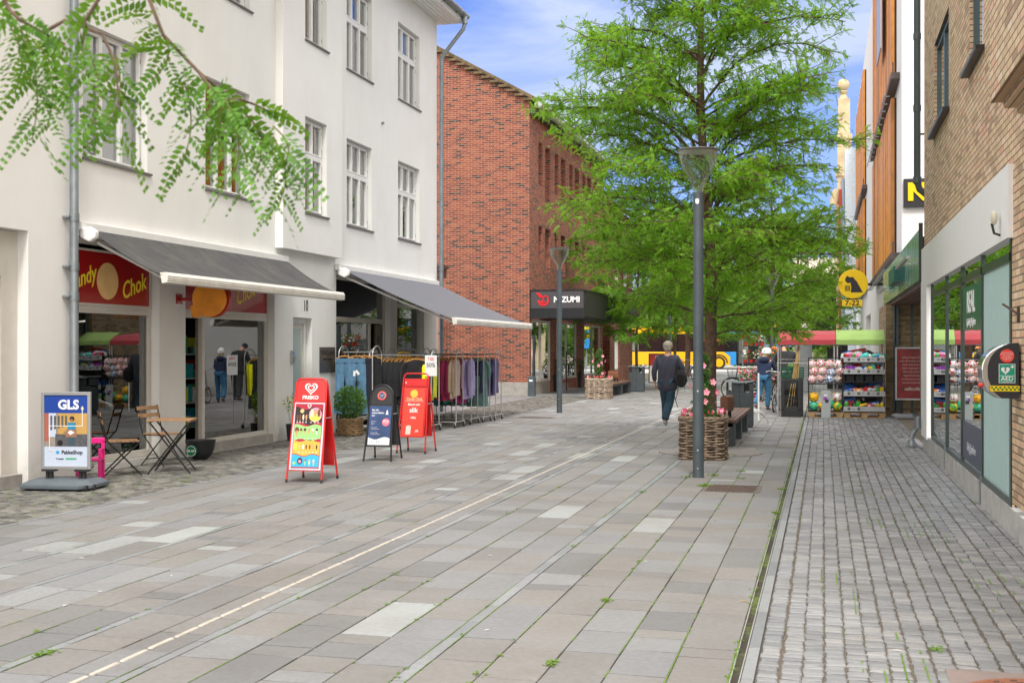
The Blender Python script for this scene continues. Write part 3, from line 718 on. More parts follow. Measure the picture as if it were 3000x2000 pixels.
# ================================================================== RED BRICK BUILDING (far side of the gap)
BB = thing('brick_building', 'red brick building with gable end, zinc gutter and ground floor restaurant', 'building', (-9.8,46,0))
XBk = -9.8; b_ = MB()
slots = []
y = 41.35
k = 0
while y < 53:
    w2 = (.62, .85)[k % 2]
    for z0, z1 in ((7.45,9.0),(4.85,6.0)):
        if k % 2: slots.append((y, y+w2, z0-.7 if z0 > 7 else z0-.45, z1, -.42))
        else: slots.append((y, y+w2, z0, z1, -.3))
    y += w2 + (.45, .75)[k % 2]; k += 1
gf_hole = (40.25, 53.6, 0, 2.75, -.1)
wall(b_, 0, XBk, 40, 54.2, .0, 10.2, slots+[gf_hole], -.3, False)
gz = lambda x: 10.2 + (-9.8-x)*.56
b_.poly([(XBk,40,.45),(XBk,40,10.15),(-20,40,gz(-20)),(-20,40,.45)][::-1])
b_.poly([(XBk,54.2,0),(-20,54.2,0),(-20,54.2,gz(-20)),(XBk,54.2,10.2)])
for s_ in slots: b_.poly([(XBk+s_[4],s_[0],s_[2]),(XBk+s_[4],s_[1],s_[2]),(XBk+s_[4],s_[1],s_[3]),(XBk+s_[4],s_[0],s_[3])])
for a, a2 in ((43.35,44.3),(48.2,49.7)): b_.box(XBk-.38,a,0,XBk+.0,a2,2.75)
b_.build('wall', M_BRICK, BB, world=True)
pn = MB()
for s_ in slots[::2]:
    pn.box(XBk+s_[4]+.01, s_[0]+.05, s_[2]+.05, XBk+s_[4]+.05, s_[1]-.05, s_[3]-.05)
pn.build('window', M_GREYGL, BB, world=True)
MB().box(-20,39.96,0,XBk+.02,40.02,.45).box(XBk-.02,40.02,0,XBk+.02,40.45,.45).build('plinth', M_CONC, BB, world=True)
rf = MB()
for k in range(34):   # tiles step along the verge
    x = XBk+.12-.3*k; rf.box(x-.31,39.86,gz(x)+.02,x,40.1,gz(x)+.1)
rf.prism([(XBk+.35,40.1,10.08),(XBk+.35,40.1,10.2),(-20,40.1,gz(-20)+.2),(-20,40.1,gz(-20)+.05)], (0,14.2,0))
rf.build('roof', mat('mossy_tile', (.14,.1,.05), .9, var=.5, vs=6, bm=.5), BB, world=True)
g_ = MB(); g_.tube([(XBk+.32,39.95,10.0),(XBk+.32,54.2,10.0)], .13, 14)
for i in range(22): g_.tube([(XBk+.32,40.2+i*.65,10.0),(XBk+.32,40.24+i*.65,10.0)], .138, 14)
g_.build('gutter', mat('pale_zinc', (.5,.52,.52), .5, .3, var=.1), BB, world=True, smooth=40)
MB().box(XBk+.003,40.05,9.72,XBk+.2,54.2,9.95).build('fascia_board', mat('dark_fascia', (.06,.055,.05), .6), BB, world=True)
# recessed restaurant front
fo = MB(); pa = MB(); XR = XBk-.09
for a, c_ in ((40.3,43.3),(44.4,48.15),(49.8,53.5)):
    for q in (a, (a+c_)/2-.03, c_-.06): fo.box(XR,q,.5,XR+.07,q+.06,2.6)
    fo.box(XR,a,.44,XR+.08,c_,.52).box(XR,a,2.55,XR+.08,c_,2.62); pa.box(XR+.02,a,.52,XR+.03,c_,2.55)
fo_ = fo.build('shop_window', M_CREAM, BB, world=True); pa.build('pane', glass('restaurant_glass', ior=1.6, refl=.5, base=(.02,.02,.02)), fo_, world=True)
for ya, yb in ((40.25,43.34),(49.71,53.6)): MB().box(XR-.02,ya,0,XR+.06,yb,.44).build('shop_plinth', M_CONC, BB, world=True)
t = thing('shop_sign', 'black restaurant canopy sign with red fish emblem at the brick building corner', 'shop sign', (XBk,40,2.7))
MB().box(XBk+.01,40.12,2.72,-7.9,53.6,3.6).build('canopy', mat('canopy_black', (.03,.03,.032), .5), t, world=True)
MB().box(XBk+.03,40.06,3.0,-7.92,40.119,3.6).build('panel', mat('sign_box_dark', (.06,.055,.06), .5, var=.05), t, world=True)
MB().box(XBk+.0,40.04,3.601,-7.88,53.6,3.64).box(XBk,40.04,2.66,-7.88,40.1,2.99).build('canopy_edge', M_BLACK, t, world=True)
mr = mat('letter_red', (.75,.01,.02), .4, var=0)
text('MIZUMI', .27, M_WHITEP, t, (-8.5,40.05,3.29), TY, world=True, bold=.035, sx=1.0)
e_ = MB()
def arc(c, r0, r1, a0, a1, M, n=18, mi=0, th=.01, sx=1):
    flat(e_, [(math.cos(a0+(a1-a0)*k/n)*r1*sx, math.sin(a0+(a1-a0)*k/n)*r1) for k in range(n+1)] + [(math.cos(a0+(a1-a0)*k/n)*r0*sx, math.sin(a0+(a1-a0)*k/n)*r0) for k in range(n,-1,-1)], c, M, th, mi)
arc((-9.32,40.055,3.28), .14, .2, 3.14, 6.28, TY); arc((-9.24,40.05,3.33), .075, .115, -.6, 3.7, TY, sx=.9)
arc((-9.34,40.05,3.26), .0, .09, 3.2, 6.0, TY)
for q in (0,.07): flat(e_, [(-.26+q,.22),(-.21+q,.24),(-.06+q,.07),(-.1+q,.05)], (-9.32,40.05,3.3), TY, .01)
e_.build('emblem', mr, t, world=True)
# brick annex beyond with white window
BA = thing('brick_annex', 'brick house with white windows beyond the restaurant', 'building', (-9.4,58,0))
b_ = MB(); wall(b_, 0, -9.5, 54.25, 61, 0, 8.2, [(55.6,57.0,4.6,6.2,-.15),(55.6,57.0,.6,2.5,-.15),(58.2,59.6,4.6,6.2,-.15)], -.15, False)
b_.poly([(-9.5,54.25,0),(-9.5,54.25,8.2),(-11,54.25,8.2),(-11,54.25,0)]); b_.poly([(-9.5,61,0),(-16,61,0),(-16,61,8.2),(-9.5,61,8.2)])
b_.build('wall', M_BRICK, BA, world=True)
for a, z0, z1 in ((55.6,4.6,6.2),(55.6,.6,2.5),(58.2,4.6,6.2)):
    f = MB(); f.box(-9.64,a,z0,-9.58,a+1.4,z0+.08).box(-9.64,a,z1-.08,-9.58,a+1.4,z1)
    for q in (0,.44,.88,1.32): f.box(-9.64,a+q,z0+.08,-9.58,a+q+.08,z1-.08)
    wo = f.build('window', M_WHITE, BA, world=True); MB().box(-9.63,a+.08,z0+.08,-9.62,a+1.32,z1-.08).build('pane', M_GREYGL, wo, world=True)
MB().prism([(-9.2,54.2,8.15),(-9.2,54.2,8.3),(-16,54.2,12),(-16,54.2,11.8)], (0,7,0)).build('roof', mat('red_tile', (.3,.1,.06), .85, var=.2), BA, world=True)
t = thing('plaster_pier', 'narrow pinkish plaster gate pier standing between the white and brick buildings', 'wall', (-12.6,38,0))
MB().box(-13.4,37.9,0,-12.45,38.5,4.0).build('pier', mat('pink_plaster', (.5,.33,.26), .9, var=.1), t, world=True)
MB().box(-13.45,37.8,4.0,-12.35,38.6,4.3).box(-13.5,37.7,4.3,-12.3,38.7,4.42).build('cap', mat('dark_cap', (.1,.06,.05), .7), t, world=True)

# ================================================================== RIGHT: TAN BRICK BUILDING
XR_ = 1.62
TB = thing('tan_brick_building', 'yellow brown brick building on the right with dark green windows', 'building', (XR_,15,0))
b_ = MB()
hw = [(16.9,19.05,4.85,6.2,.1),(13.35,14.55,4.8,7.2,.1)]
shop = (11.35,20.9,.02,3.2,.0)
wall(b_, 0, XR_, 3.5, 20.9, .28, 12.5, [(11.36,20.9,0,3.22,.02)]+[h for h in hw], .1, True)
b_.poly([(XR_,20.9,3.2),(XR_,20.9,12.5),(9,20.9,12.5),(9,20.9,3.2)][::-1])
b_.poly([(XR_,3.5,.28),(9,3.5,.28),(9,3.5,12.5),(XR_,3.5,12.5)])
b_.build('wall', M_YBRICK, TB, world=True)
ob = MB()   # corbelled oriel: stepping brick courses
ob.box(1.30,6.0,3.62,XR_-.002,10.3,12.5); ob.box(1.40,6.0,3.57,XR_-.003,10.29,3.619); ob.box(1.50,6.0,3.52,XR_-.004,10.28,3.569)
ob.build('oriel', M_YBRICK, TB, world=True)
for (a, c_, z0, z1, _) in hw:
    f = MB(); X = XR_+.1; fr = .08; mg = mat('window_green_frame', (.035,.07,.075), .4)
    f.box(X-.06,a,z0,X,c_,z0+fr).box(X-.06,a,z1-fr,X,c_,z1).box(X-.06,a,z0+fr,X,a+fr,z1-fr).box(X-.06,c_-fr,z0+fr,X,c_,z1-fr)
    n = 2 if c_-a > 1.5 else 1
    if n == 2: f.box(X-.058,(a+c_)/2-.06,z0+fr,X,(a+c_)/2+.06,z1-fr)
    wo = f.build('window', mg, TB, world=True); MB().box(X-.03,a+fr,z0+fr,X-.025,c_-fr,z1-fr).build('pane', glass('pale_reflect_glass', ior=1.5, refl=.35, base=(.25,.3,.32)) if a > 15 else M_GREYGL, wo, world=True)
    MB().box(XR_-.09,a-.12,z0-.05,X,c_+.1,z0-.003).build('sill', M_BLACK, wo, world=True)
# white fascia and side post
MB().box(1.575,11.3,2.62,1.70,21.0,3.27).box(1.575,19.9,.2,1.70,21.0,2.62).build('fascia', mat('fascia_white', (.8,.8,.8), .5, var=.02), TB, world=True)
# shop glazing
M_DKFR = mat('shop_frame_dark', (.05,.07,.065), .3, .3)
f = MB(); XG = 1.63
ys = [11.42,13.42,15.35,17.22,19.5]
for q in ys: f.box(XG-.02,q-.045,.3,XG+.05,q+.045,2.62)
f.box(XG-.02,ys[0]-.04,.24,XG+.05,19.54,.3).box(XG-.02,ys[0]-.04,2.42,XG+.05,19.54,2.5)
fo_ = f.build('shop_window', M_DKFR, TB, world=True)
p_ = MB()
for i in range(1,4): p_.box(XG+.0,ys[i]+.045,.3,XG+.006,ys[i+1]-.045,2.42)
p_.box(XG+.0,ys[0]+.04,2.5,XG+.006,19.5,2.62)
p_.build('pane', M_GREYGL, fo_, world=True)
pf = MB().box(XG-.001,ys[0]+.045,.3,XG+.004,ys[1]-.045,2.42)
for i in range(28): pf.box(XG-.006,ys[0]+.08+i*.067,.32,XG-.0011,ys[0]+.1+i*.067,2.4)
pf.build('blind_panel', M_GREYFROST, fo_, world=True)
pl = MB(); y = 3.5
while y < 20.8:
    L = 2.3; e = min(y+L, 20.8); pl.box(1.60,y,-.01,1.75,e,.235); y += L+.22
pl.box(1.66,3.5,-.01,1.78,20.8,.2); pl.build('plinth', mat('pale_concrete', (.42,.42,.41), .85, var=.15, bm=.3), TB, world=True)
for q in (13.42,17.22): MB().box(1.592,q-.03,.0,1.62,q+.03,.3).build('post', M_ZINC, TB, world=True)
d_ = MB(); d_.tube([(1.5,20.95,.36),(1.49,20.97,.28),(1.44,20.95,.22),(1.42,20.95,.14)], .042, 12); d_.lathe([(.05,0),(.055,-.02),(.09,-.1)], 12, (1.42,20.95,.12)); d_.tube([(1.52,20.95,.3),(1.52,20.95,.5)], .05, 12)
d_.build('drain_spout', M_ZINC, TB, world=True, smooth=40)
t = thing('window_sticker', 'green poster with white lettering inside the right shop window', 'poster', (1.6,14.4,1.9))
MB().box(1.622,13.5,1.85,1.628,15.28,2.36).build('sheet', mat('poster_green', (.02,.13,.09), .3, var=.02), t, world=True)
text('REAL', .34, M_WHITEP, t, (1.62,14.45,2.16), TXN, world=True, bold=.02, sx=1.0); text('Ejerbolig Mæglerne', .12, M_WHITEP, t, (1.62,14.42,1.94), TXN, world=True, sx=.9)
t = thing('window_sticker', 'dark blue sticker with white writing low on the right shop window', 'poster', (1.6,14.4,.5))
MB().box(1.622,13.5,.34,1.628,15.28,.78).build('sheet', mat('poster_blue', (.03,.05,.1), .3, var=.02), t, world=True)
text('Bolig Ejendom', .14, mat('letter_grey', (.5,.52,.56), .5), t, (1.62,14.4,.5), TXN, world=True)
t = thing('wall_lamp', 'small cream floodlight under the white fascia on the right', 'lamp', (1.575,11.75,2.8))
MB().ball((1.52,11.75,2.84), (.032,.055,.065), 14, 8).build('housing', mat('old_cream', (.62,.58,.45), .5), t, world=True, smooth=60); MB().tube([(1.575,11.75,2.68),(1.52,11.75,2.7),(1.5,11.75,2.79)], .012, 6).build('bracket', M_BLACKP, t, world=True)
t = thing('wall_hook', 'rusty iron hook bracket on the tan brick above the defibrillator', 'bracket', (1.62,11.0,2.0))
MB().tube([(1.615,10.95,1.93),(1.56,11.1,1.99),(1.53,11.25,2.03)], .012, 6).box(1.6,10.93,1.86,1.62,10.97,2.0).build('hook', mat('rust_dark', (.07,.045,.035), .8), t, world=True)

# ------------------------------------------------------------------ defibrillator cabinet
t = thing('defibrillator_cabinet', 'black and silver curved AED defibrillator cabinet on the right brick wall', 'AED cabinet', (1.62,10.95,1.2))
pr = [(0,.0),(0,.47)]
for k in range(13):
    a = k/12*math.pi*.5; pr.append((-.02-.27*math.sin(a), .245+.225*math.cos(a)))
pr += [(-.285,.17),(-.24,.06),(-.16,.0)]
pr = [(x*1.02, z) for x, z in pr]
def cab(off, y0, y1, m, nm, **k):
    P = [(1.60+(x*off if x < 0 else x), y0, 1.22+(z-.235)*(off if nm != 'shell' else 1.0)+.235*1) for x, z in pr]
    return MB().prism(P, (0,y1-y0,0)).build(nm, m, t, world=True, **k)
cab(1.0, 10.86, 11.16, mat('chrome_shell', (.6,.62,.62), .12, .9, var=.02), 'shell', bevel=.01)
P = [(1.60+(x*.84 if x < 0 else x), 10.845, 1.22+z) for x, z in pr]
MB().prism(P, (0,.016,0)).build('side_panel', mat('cab_black', (.018,.02,.026), .45, var=.05), t, world=True)
CY = 10.842
b_ = MB(); disc(b_, (1.505,CY,1.62-.04), .057, TY, 28, .003); b_.build('red_sticker', mat('sticker_red', (.8,.05,.03), .4, var=0), t, world=True)
for i in range(5): text(('Hjertestarteren er','doneret i samarbejde','med borgerne','tryg som beboer','TrygFonden')[i], .0125, M_WHITEP, t, (1.505,CY-.004,1.61-.015*i), TY, world=True)
b_ = MB(); b_.box(1.44,CY-.002,1.35,1.57,CY,1.512,0); b_.box(1.444,CY-.0035,1.414,1.566,CY-.0021,1.508,1); b_.box(1.444,CY-.0035,1.354,1.566,CY-.0021,1.41,1)
b_.build('aed_sign', [M_WHITEP, mat('sign_green', (.0,.3,.2), .4, var=0)], t, world=True)
e_ = MB(); hp = [(0,-.034)] + [(.036*math.copysign(1,sgn)*1 if 0 else 0,0) for sgn in ()]
hp = []
for k in range(24):
    a = 2*math.pi*k/24; hp.append((.0022*16*math.sin(a)**3, .0022*(13*math.cos(a)-5*math.cos(2*a)-2*math.cos(3*a)-math.cos(4*a))))
flat(e_, hp, (1.492,CY-.004,1.458), TY, .001); e_.box(1.532,CY-.005,1.484,1.56,CY-.004,1.492).box(1.542,CY-.0051,1.474,1.55,CY-.0041,1.502)
text('AED', .052, M_WHITEP, t, (1.505,CY-.0045,1.386), TY, world=True, bold=.01); text('Hjertestarter', .016, M_WHITEP, t, (1.505,CY-.0045,1.36), TY, world=True)
he = e_.build('heart_symbol', M_WHITEP, t, world=True)
e_ = MB(); flat(e_, [(0,.025),(-.012,0),(-.002,0),(-.008,-.026),(.012,.006),(.002,.006),(.01,.025)], (1.492,CY-.0055,1.46), TY, .001); e_.build('lightning_bolt', mat('sign_green', (0,0,0)), he, world=True)
b_ = MB(); b_.box(1.37,CY-.002,1.28,1.604,CY,1.328,0)
for i in range(7): b_.box(1.378+i*.033,CY-.003,1.305,1.394+i*.033,CY-.0021,1.32,1); b_.box(1.394+i*.033,CY-.003,1.288,1.41+i*.033,CY-.0021,1.3045,1)
b_.build('checker_band', [M_YEL, mat('checker_green', (.02,.2,.02), .4, var=0)], t, world=True)
MB().tube([(1.33,10.95,1.33),(1.29,10.95,1.325)], .018, 12).build('handle', M_REDPOST, t, world=True, smooth=40)

# ------------------------------------------------------------------ low shop beyond with green glass canopy
GS = thing('low_shop', 'single storey ochre brick shop with green glass canopy beyond the white fascia', 'building', (1.5,26,0))
M_GRNGL = None
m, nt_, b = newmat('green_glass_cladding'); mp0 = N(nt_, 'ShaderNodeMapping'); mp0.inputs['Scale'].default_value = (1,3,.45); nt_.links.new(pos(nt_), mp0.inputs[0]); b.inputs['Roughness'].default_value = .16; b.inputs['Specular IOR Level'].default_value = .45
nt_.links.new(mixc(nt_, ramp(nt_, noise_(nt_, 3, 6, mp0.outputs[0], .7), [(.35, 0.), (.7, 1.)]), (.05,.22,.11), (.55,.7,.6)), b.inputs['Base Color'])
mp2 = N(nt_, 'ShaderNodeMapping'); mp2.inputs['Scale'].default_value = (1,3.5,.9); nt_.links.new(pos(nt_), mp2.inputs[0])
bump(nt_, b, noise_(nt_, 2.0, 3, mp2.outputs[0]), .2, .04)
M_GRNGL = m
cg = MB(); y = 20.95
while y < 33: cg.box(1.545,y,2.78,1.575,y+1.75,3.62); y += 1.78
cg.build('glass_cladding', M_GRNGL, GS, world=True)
MB().box(1.58,21.0,2.72,1.70,33.6,3.5).box(1.535,20.915,2.74,1.60,20.945,3.72).box(1.6,20.95,3.3,8,33.9,3.45).build('canopy_frame', mat('canopy_dark', (.03,.035,.035), .5), GS, world=True)
so2 = MB()
for k in range(14): so2.box(1.58+k*.13,20.95,2.68,1.69+k*.13,33.6,2.715)
so2.build('soffit', mat('brown_soffit', (.12,.06,.045), .6), GS, world=True)
b_ = MB(); b_.poly([(1.46,30.25,0),(3.4,30.25,0),(3.4,30.25,2.7),(1.46,30.25,2.7)]); b_.poly([(1.46,30.25,0),(1.46,30.25,2.7),(1.46,33.9,2.7),(1.46,33.9,0)])
b_.build('wall', M_OBRICK, GS, world=True)
MB().box(1.70,30.16,0,1.76,30.245,2.66).tube([(1.66,30.2,0),(1.66,30.2,2.66)], .035, 10).build('door_post', M_DKPIPE, GS, world=True)
f = MB()
for q in (21.2,24.1,27.1,30.05): f.box(2.02,q-.04,.05,2.1,q+.04,2.66)
f.box(2.02,21.2,.05,2.1,30.1,.15); fo_ = f.build('shop_window', M_DKFR, GS, world=True)
MB().box(2.05,21.2,.15,2.06,30.1,2.66).build('pane', M_GREYGL, fo_, world=True)
t = thing('canopy_sign', 'green box letters standing on the green glass canopy', 'shop sign', (1.43,27,3.0))
MB().box(1.34,24.6,2.95,1.545,26.6,3.25).build('sign_box', mat('teal_box', (.01,.12,.11), .3), t, world=True)
text('GRØN', .5, mat('teal_letter', (.05,.32,.28), .3), t, (1.5,28.4,3.15), TXN, world=True, ex=.03)
MB().box(1.36,21.4,3.16,1.42,24.5,3.21).box(1.40,23,3.17,1.545,23.1,3.2).build('lamp_bar', M_GREYALU, t, world=True); MB().box(1.38,29.4,3.05,1.44,33,3.1).box(1.42,31,3.06,1.545,31.1,3.09).build('lamp_bar', M_GREYALU, t, world=True)

# ------------------------------------------------------------------ modern white building with orange louvre bays
XM = 2.06
MO = thing('modern_building', 'tall white modern building with orange wooden louvre bays', 'building', (XM,50,0))
b_ = MB()
b_.poly([(XM,34,0),(9,34,0),(9,34,18),(XM,34,18)])
wall(b_, 0, XM, 34, 80, 0, 16.6, [(56,62,.3,3.2,.3)], .3, True)
b_.poly([(XM,80,0),(XM,80,16.6),(9,80,16.6),(9,80,0)])
b_.build('wall', M_PLASTER2, MO, world=True)
MB().box(2.35,56,.3,2.38,62,3.2).build('shop_window', M_GREYGL, MO, world=True)
ml = mat('orange_louvre', (.72,.29,.045), .55, var=.2, vs=3)
ml2 = mat('orange_louvre_dark', (.5,.2,.04), .6, var=.2, vs=3)
rr_ = random.Random(9)
for (y0, y1, segs) in ((36.4,50,((4.3,8.9),(9.3,16))),(61.6,75,((4.6,9.0),(9.5,15.4)))):
    for z0, z1 in segs:
        v = MB(); y = y0
        while y < y1:
            w_ = rr_.uniform(.3,.6); v.box(1.92-rr_.uniform(0,.03),y,z0,2.0,y+w_,z1, 0 if rr_.random() > .2 else 1); y += w_+.03
        bo = v.build('louvre_bay', [ml, ml2], MO, world=True)
        MB().box(2.0,y0,z0,2.055,y1,z1).build('backing', M_DARK, bo, world=True)
        MB().box(1.82,y0-1.6,z0-.18,2.055,y1+.1,z0-.01).box(1.86,y0-1.5,z0-.02,1.9,y0-1.4,z0+.3).build('hood', mat('hood_brown', (.1,.075,.07), .6), bo, world=True)
        gl_ = MB()
        for k in range(12): gl_.box(1.7,y0-.3+k*(y1-y0)/12,z0-.42,1.85,y0-.25+k*(y1-y0)/12,z0-.39)
        gl_.box(1.69,y0-.4,z0-.43,1.71,y1,z0-.38); gl_.build('gutter_grille', M_ZINC, bo, world=True)
pg = MB(); pg.box(1.72,39.0,11.0,1.76,41.6,17); pg.build('projecting_window', M_GREYALU, MO, world=True)
t = thing('shop_sign', 'black square sign with yellow letter N on the white end wall', 'shop sign', (2.3,32.35,5.5))
MB().box(2.10,33.88,5.44,5.0,33.99,6.2).build('panel', mat('sign_black', (.02,.02,.025), .5), t, world=True)
text('NETTO', .62, M_YEL, t, (2.2,33.87,5.82), TY, world=True, bold=.06, ex=.02, sx=1.05, align='LEFT')
t = thing('downpipe', 'dark grey downpipe between the tan brick and the modern white building', 'downpipe', (1.55,21.1,3.5))
MB().tube([(1.52,21.05,12.5),(1.52,21.05,4.42),(1.56,21.08,4.3),(1.68,21.1,4.2)], .055, 12).tube([(1.52,21.05,4.4),(1.52,21.05,4.5)], .07, 12).tube([(1.52,21.05,5.6),(1.52,21.05,5.7)], .065, 12).tube([(1.52,21.05,6.8),(1.52,21.05,6.9)], .065, 12).box(1.5,21.03,5.2,1.7,21.06,5.23).build('pipe', M_DKPIPE, t, world=True, smooth=40)
# projecting round sign
t = thing('projecting_sign', 'round yellow sign with a black dog above a 7-22 plate', 'sign', (1.5,44.5,3.9))
b_ = MB(); disc(b_, (1.03,44.5,3.92), .52, TY, 40, .14); b_.build('disc', M_YEL, t, world=True, bevel=.02)
b_ = MB(); flat(b_, [(-.26,.22),(-.2,.3),(-.12,.24),(.0,.25),(.06,.16),(.12,.1),(.33,-.3),(-.08,-.3),(-.06,-.1),(-.1,.06),(-.18,.02),(-.28,.12)], (1.03,44.355,3.92), TY, .006)
b_.box(.75,44.35,3.76,.93,44.354,3.78).box(.75,44.35,3.68,.93,44.354,3.70).box(.75,44.35,3.84,.93,44.354,3.86)
for q in (.75,.8,.85,.9): b_.box(q,44.35,3.69,q+.02,44.354,3.86)
b_.build('dog_emblem', mat('sign_black', (0,0,0)), t, world=True)
MB().box(.65,44.38,3.12,1.35,44.48,3.36).build('plate', M_YEL, t, world=True, bevel=.02)
text('7-22', .24, mat('sign_black', (0,0,0)), t, (1.0,44.375,3.24), TY, world=True, bold=.02, sx=1.15)
MB().box(1.5,44.4,3.85,XM,44.46,3.95).box(.8,44.41,3.361,1.2,44.45,3.42).build('bracket', M_BLACK, t, world=True)

# ------------------------------------------------------------------ buildings farther down the right side
t = thing('pale_blue_house', 'narrow pale blue white house beyond the orange louvres', 'building', (1.4,81,0))
MB().box(1.36,80.1,0,9,82.6,14.5).build('wall', mat('pale_blue_plaster', (.6,.66,.72), .7), t, world=True)
MB().tube([(1.25,80.3,12.6),(1.3,80.3,10.2),(1.3,80.3,.2)], .09, 8).tube([(1.15,82.4,11),(1.24,82.4,9.5),(1.24,82.4,.2)], .09, 8).build('downpipe', mat('blue_grey_pipe', (.25,.32,.38), .5, .3), t, world=True)
w_ = MB(); [w_.box(1.34,80.6+k*1.0,1+3*j,1.359,81.2+k*1.0,2.8+3*j) for k in range(2) for j in range(4)]; w_.build('window', M_GREYGL, t, world=True)
t = thing('red_house', 'tall narrow house with red pilaster and pink stucco', 'building', (1.0,84,0))
MB().box(1.12,82.7,0,9,86,13).build('wall', mat('pink_stucco', (.62,.42,.34), .8), t, world=True)
MB().box(1.0,82.65,0,1.2,83.2,12.2).build('pilaster', mat('red_pilaster', (.5,.07,.035), .6), t, world=True)
w_ = MB(); [w_.box(1.09,83.6+k*1.2,1+3.2*j,1.119,84.3+k*1.2,3+3.2*j) for k in range(2) for j in range(4)]; w_.build('window', M_WHITE, t, world=True)
t = thing('gabled_house', 'ornate yellow stone gable with ball finial rising far down the street', 'building', (1.0,90,0))
b_ = MB(); b_.box(.9,86.1,0,8,89,11.5)
b_.box(.95,86.3,11.5,1.9,87.2,16.5).box(1.0,86.35,16.5,1.8,87.1,19).box(.9,86.25,16.2,1.95,87.3,16.5).box(.85,86.2,13.6,1.95,87.3,13.9).box(.8,86,11.2,2.2,87.3,11.6)
b_.tube([(1.0,86.2,12.6),(.8,86.2,12.2),(.7,86.2,11.6)], .3, 8)
b_.lathe([(.32,0),(.2,.3),(.34,.5),(.2,.6)], 12, (1.35,86.7,19)); b_.ball((1.35,86.7,20.0), .42, 14, 10)
b_.build('wall', mat('yellow_stone', (.5,.4,.24), .8, var=.2, vs=2, bm=.4), t, world=True)
t = thing('cream_house', 'cream house with grey windows standing across the far road', 'building', (-1,112,0))
MB().box(-2.6,108,0,5,116,9.5).build('wall', mat('cream_wall', (.66,.58,.48), .8), t, world=True)
MB().box(-2.7,107.9,4.6,5.1,108,5.4).build('cornice', mat('orange_band', (.6,.36,.2), .8), t, world=True)
w_ = MB(); [w_.box(-2.1+k*1.5,107.95,1+2.4*j if j == 0 else 6,-1.3+k*1.5,107.99,3.4+2.4*j if j == 0 else 8) for k in range(4) for j in range(2)]; w_.build('window', M_GREYGL, t, world=True)
# ================================================================== STREET FURNITURE
def lamp_post(loc, label, sticker=False):
    t = thing('street_lamp', label, 'street lamp', loc, group='lamp posts along the street')
    MB().lathe([(.07,0),(.07,1.28),(.069,1.281),(.066,1.283),(.066,3.05)], 24).lathe([(.0661,3.05),(.0661,3.055),(.0655,3.06),(.0655,3.62)], 24).lathe([(.075,0),(.075,.012)], 24).build('pole', M_LAMPGREY, t, smooth=40)
    d_ = MB(); disc(d_, (0,-.0705,1.1), .012, TY, 12, .003); disc(d_, (0,-.0705,.35), .01, TY, 10, .003); disc(d_, (0,-.0705,.12), .008, TY, 10, .003); d_.build('bolt', M_STEEL, t)
    pr = [(.062,3.62),(.066,3.68),(.1,3.76),(.165,3.87),(.222,3.99),(.25,4.10),(.256,4.15)]
    MB().lathe(pr, 40, cap=False).lathe([(r-.006,z) for r, z in pr[::-1]], 40, cap=False).build('lens', M_LENS, t, smooth=60)
    MB().lathe([(.257,4.148),(.267,4.153),(.265,4.166),(.01,4.18)], 40).build('cap', mat('lamp_cap', (.13,.12,.11), .5), t, smooth=40)
    MB().lathe([(.25,4.14),(.01,4.138)], 30).build('reflector', mat('lamp_reflector', (.62,.6,.55), .5), t)
    if sticker:
        s_ = MB(); flat(s_, [(-.02,.03),(-.01,.04),(0,.035),(.015,.042),(.028,.02),(.025,-.02),(.005,-.035),(-.02,-.015)], (-.01,-.072,3.5), TY, .003); s_.build('sticker', M_WHITEP, t)
    return t
m, nt_, b = newmat('lamp_lens'); nt_.nodes.remove(b)
tr = N(nt_, 'ShaderNodeBsdfTransparent'); tr.inputs['Color'].default_value = (.9,.92,.88,1)
gl = N(nt_, 'ShaderNodeBsdfGlossy', Roughness=.02); df_ = N(nt_, 'ShaderNodeBsdfDiffuse'); df_.inputs['Color'].default_value = (.6,.6,.55,1)
lw = N(nt_, 'ShaderNodeLayerWeight', Blend=.35); m1 = N(nt_, 'ShaderNodeMixShader'); m2 = N(nt_, 'ShaderNodeMixShader'); m1.inputs[0].default_value = .3
nt_.links.new(gl.outputs[0], m1.inputs[1]); nt_.links.new(df_.outputs[0], m1.inputs[2]); nt_.links.new(math_(nt_, 'MULTIPLY_ADD', lw.outputs['Facing'], .55, .02), m2.inputs[0])
nt_.links.new(tr.outputs[0], m2.inputs[1]); nt_.links.new(m1.outputs[0], m2.inputs[2]); nt_.links.new(m2.outputs[0], nt_.nodes['Material Output'].inputs['Surface'])
M_LENS = m
lamp_post((-1.54,15.32,0), 'near dark grey lamp post with clear cone lens in front of the big tree', True)
lamp_post((-6.46,29.55,0), 'slim lamp post standing before the brick restaurant, its lens among branches')
lamp_post((-1.69,41.9,0), 'distant lamp post right of the bus, behind the flower trolley')
lamp_post((-6.7,54,0), 'distant lamp post behind the walking man in front of the bus')

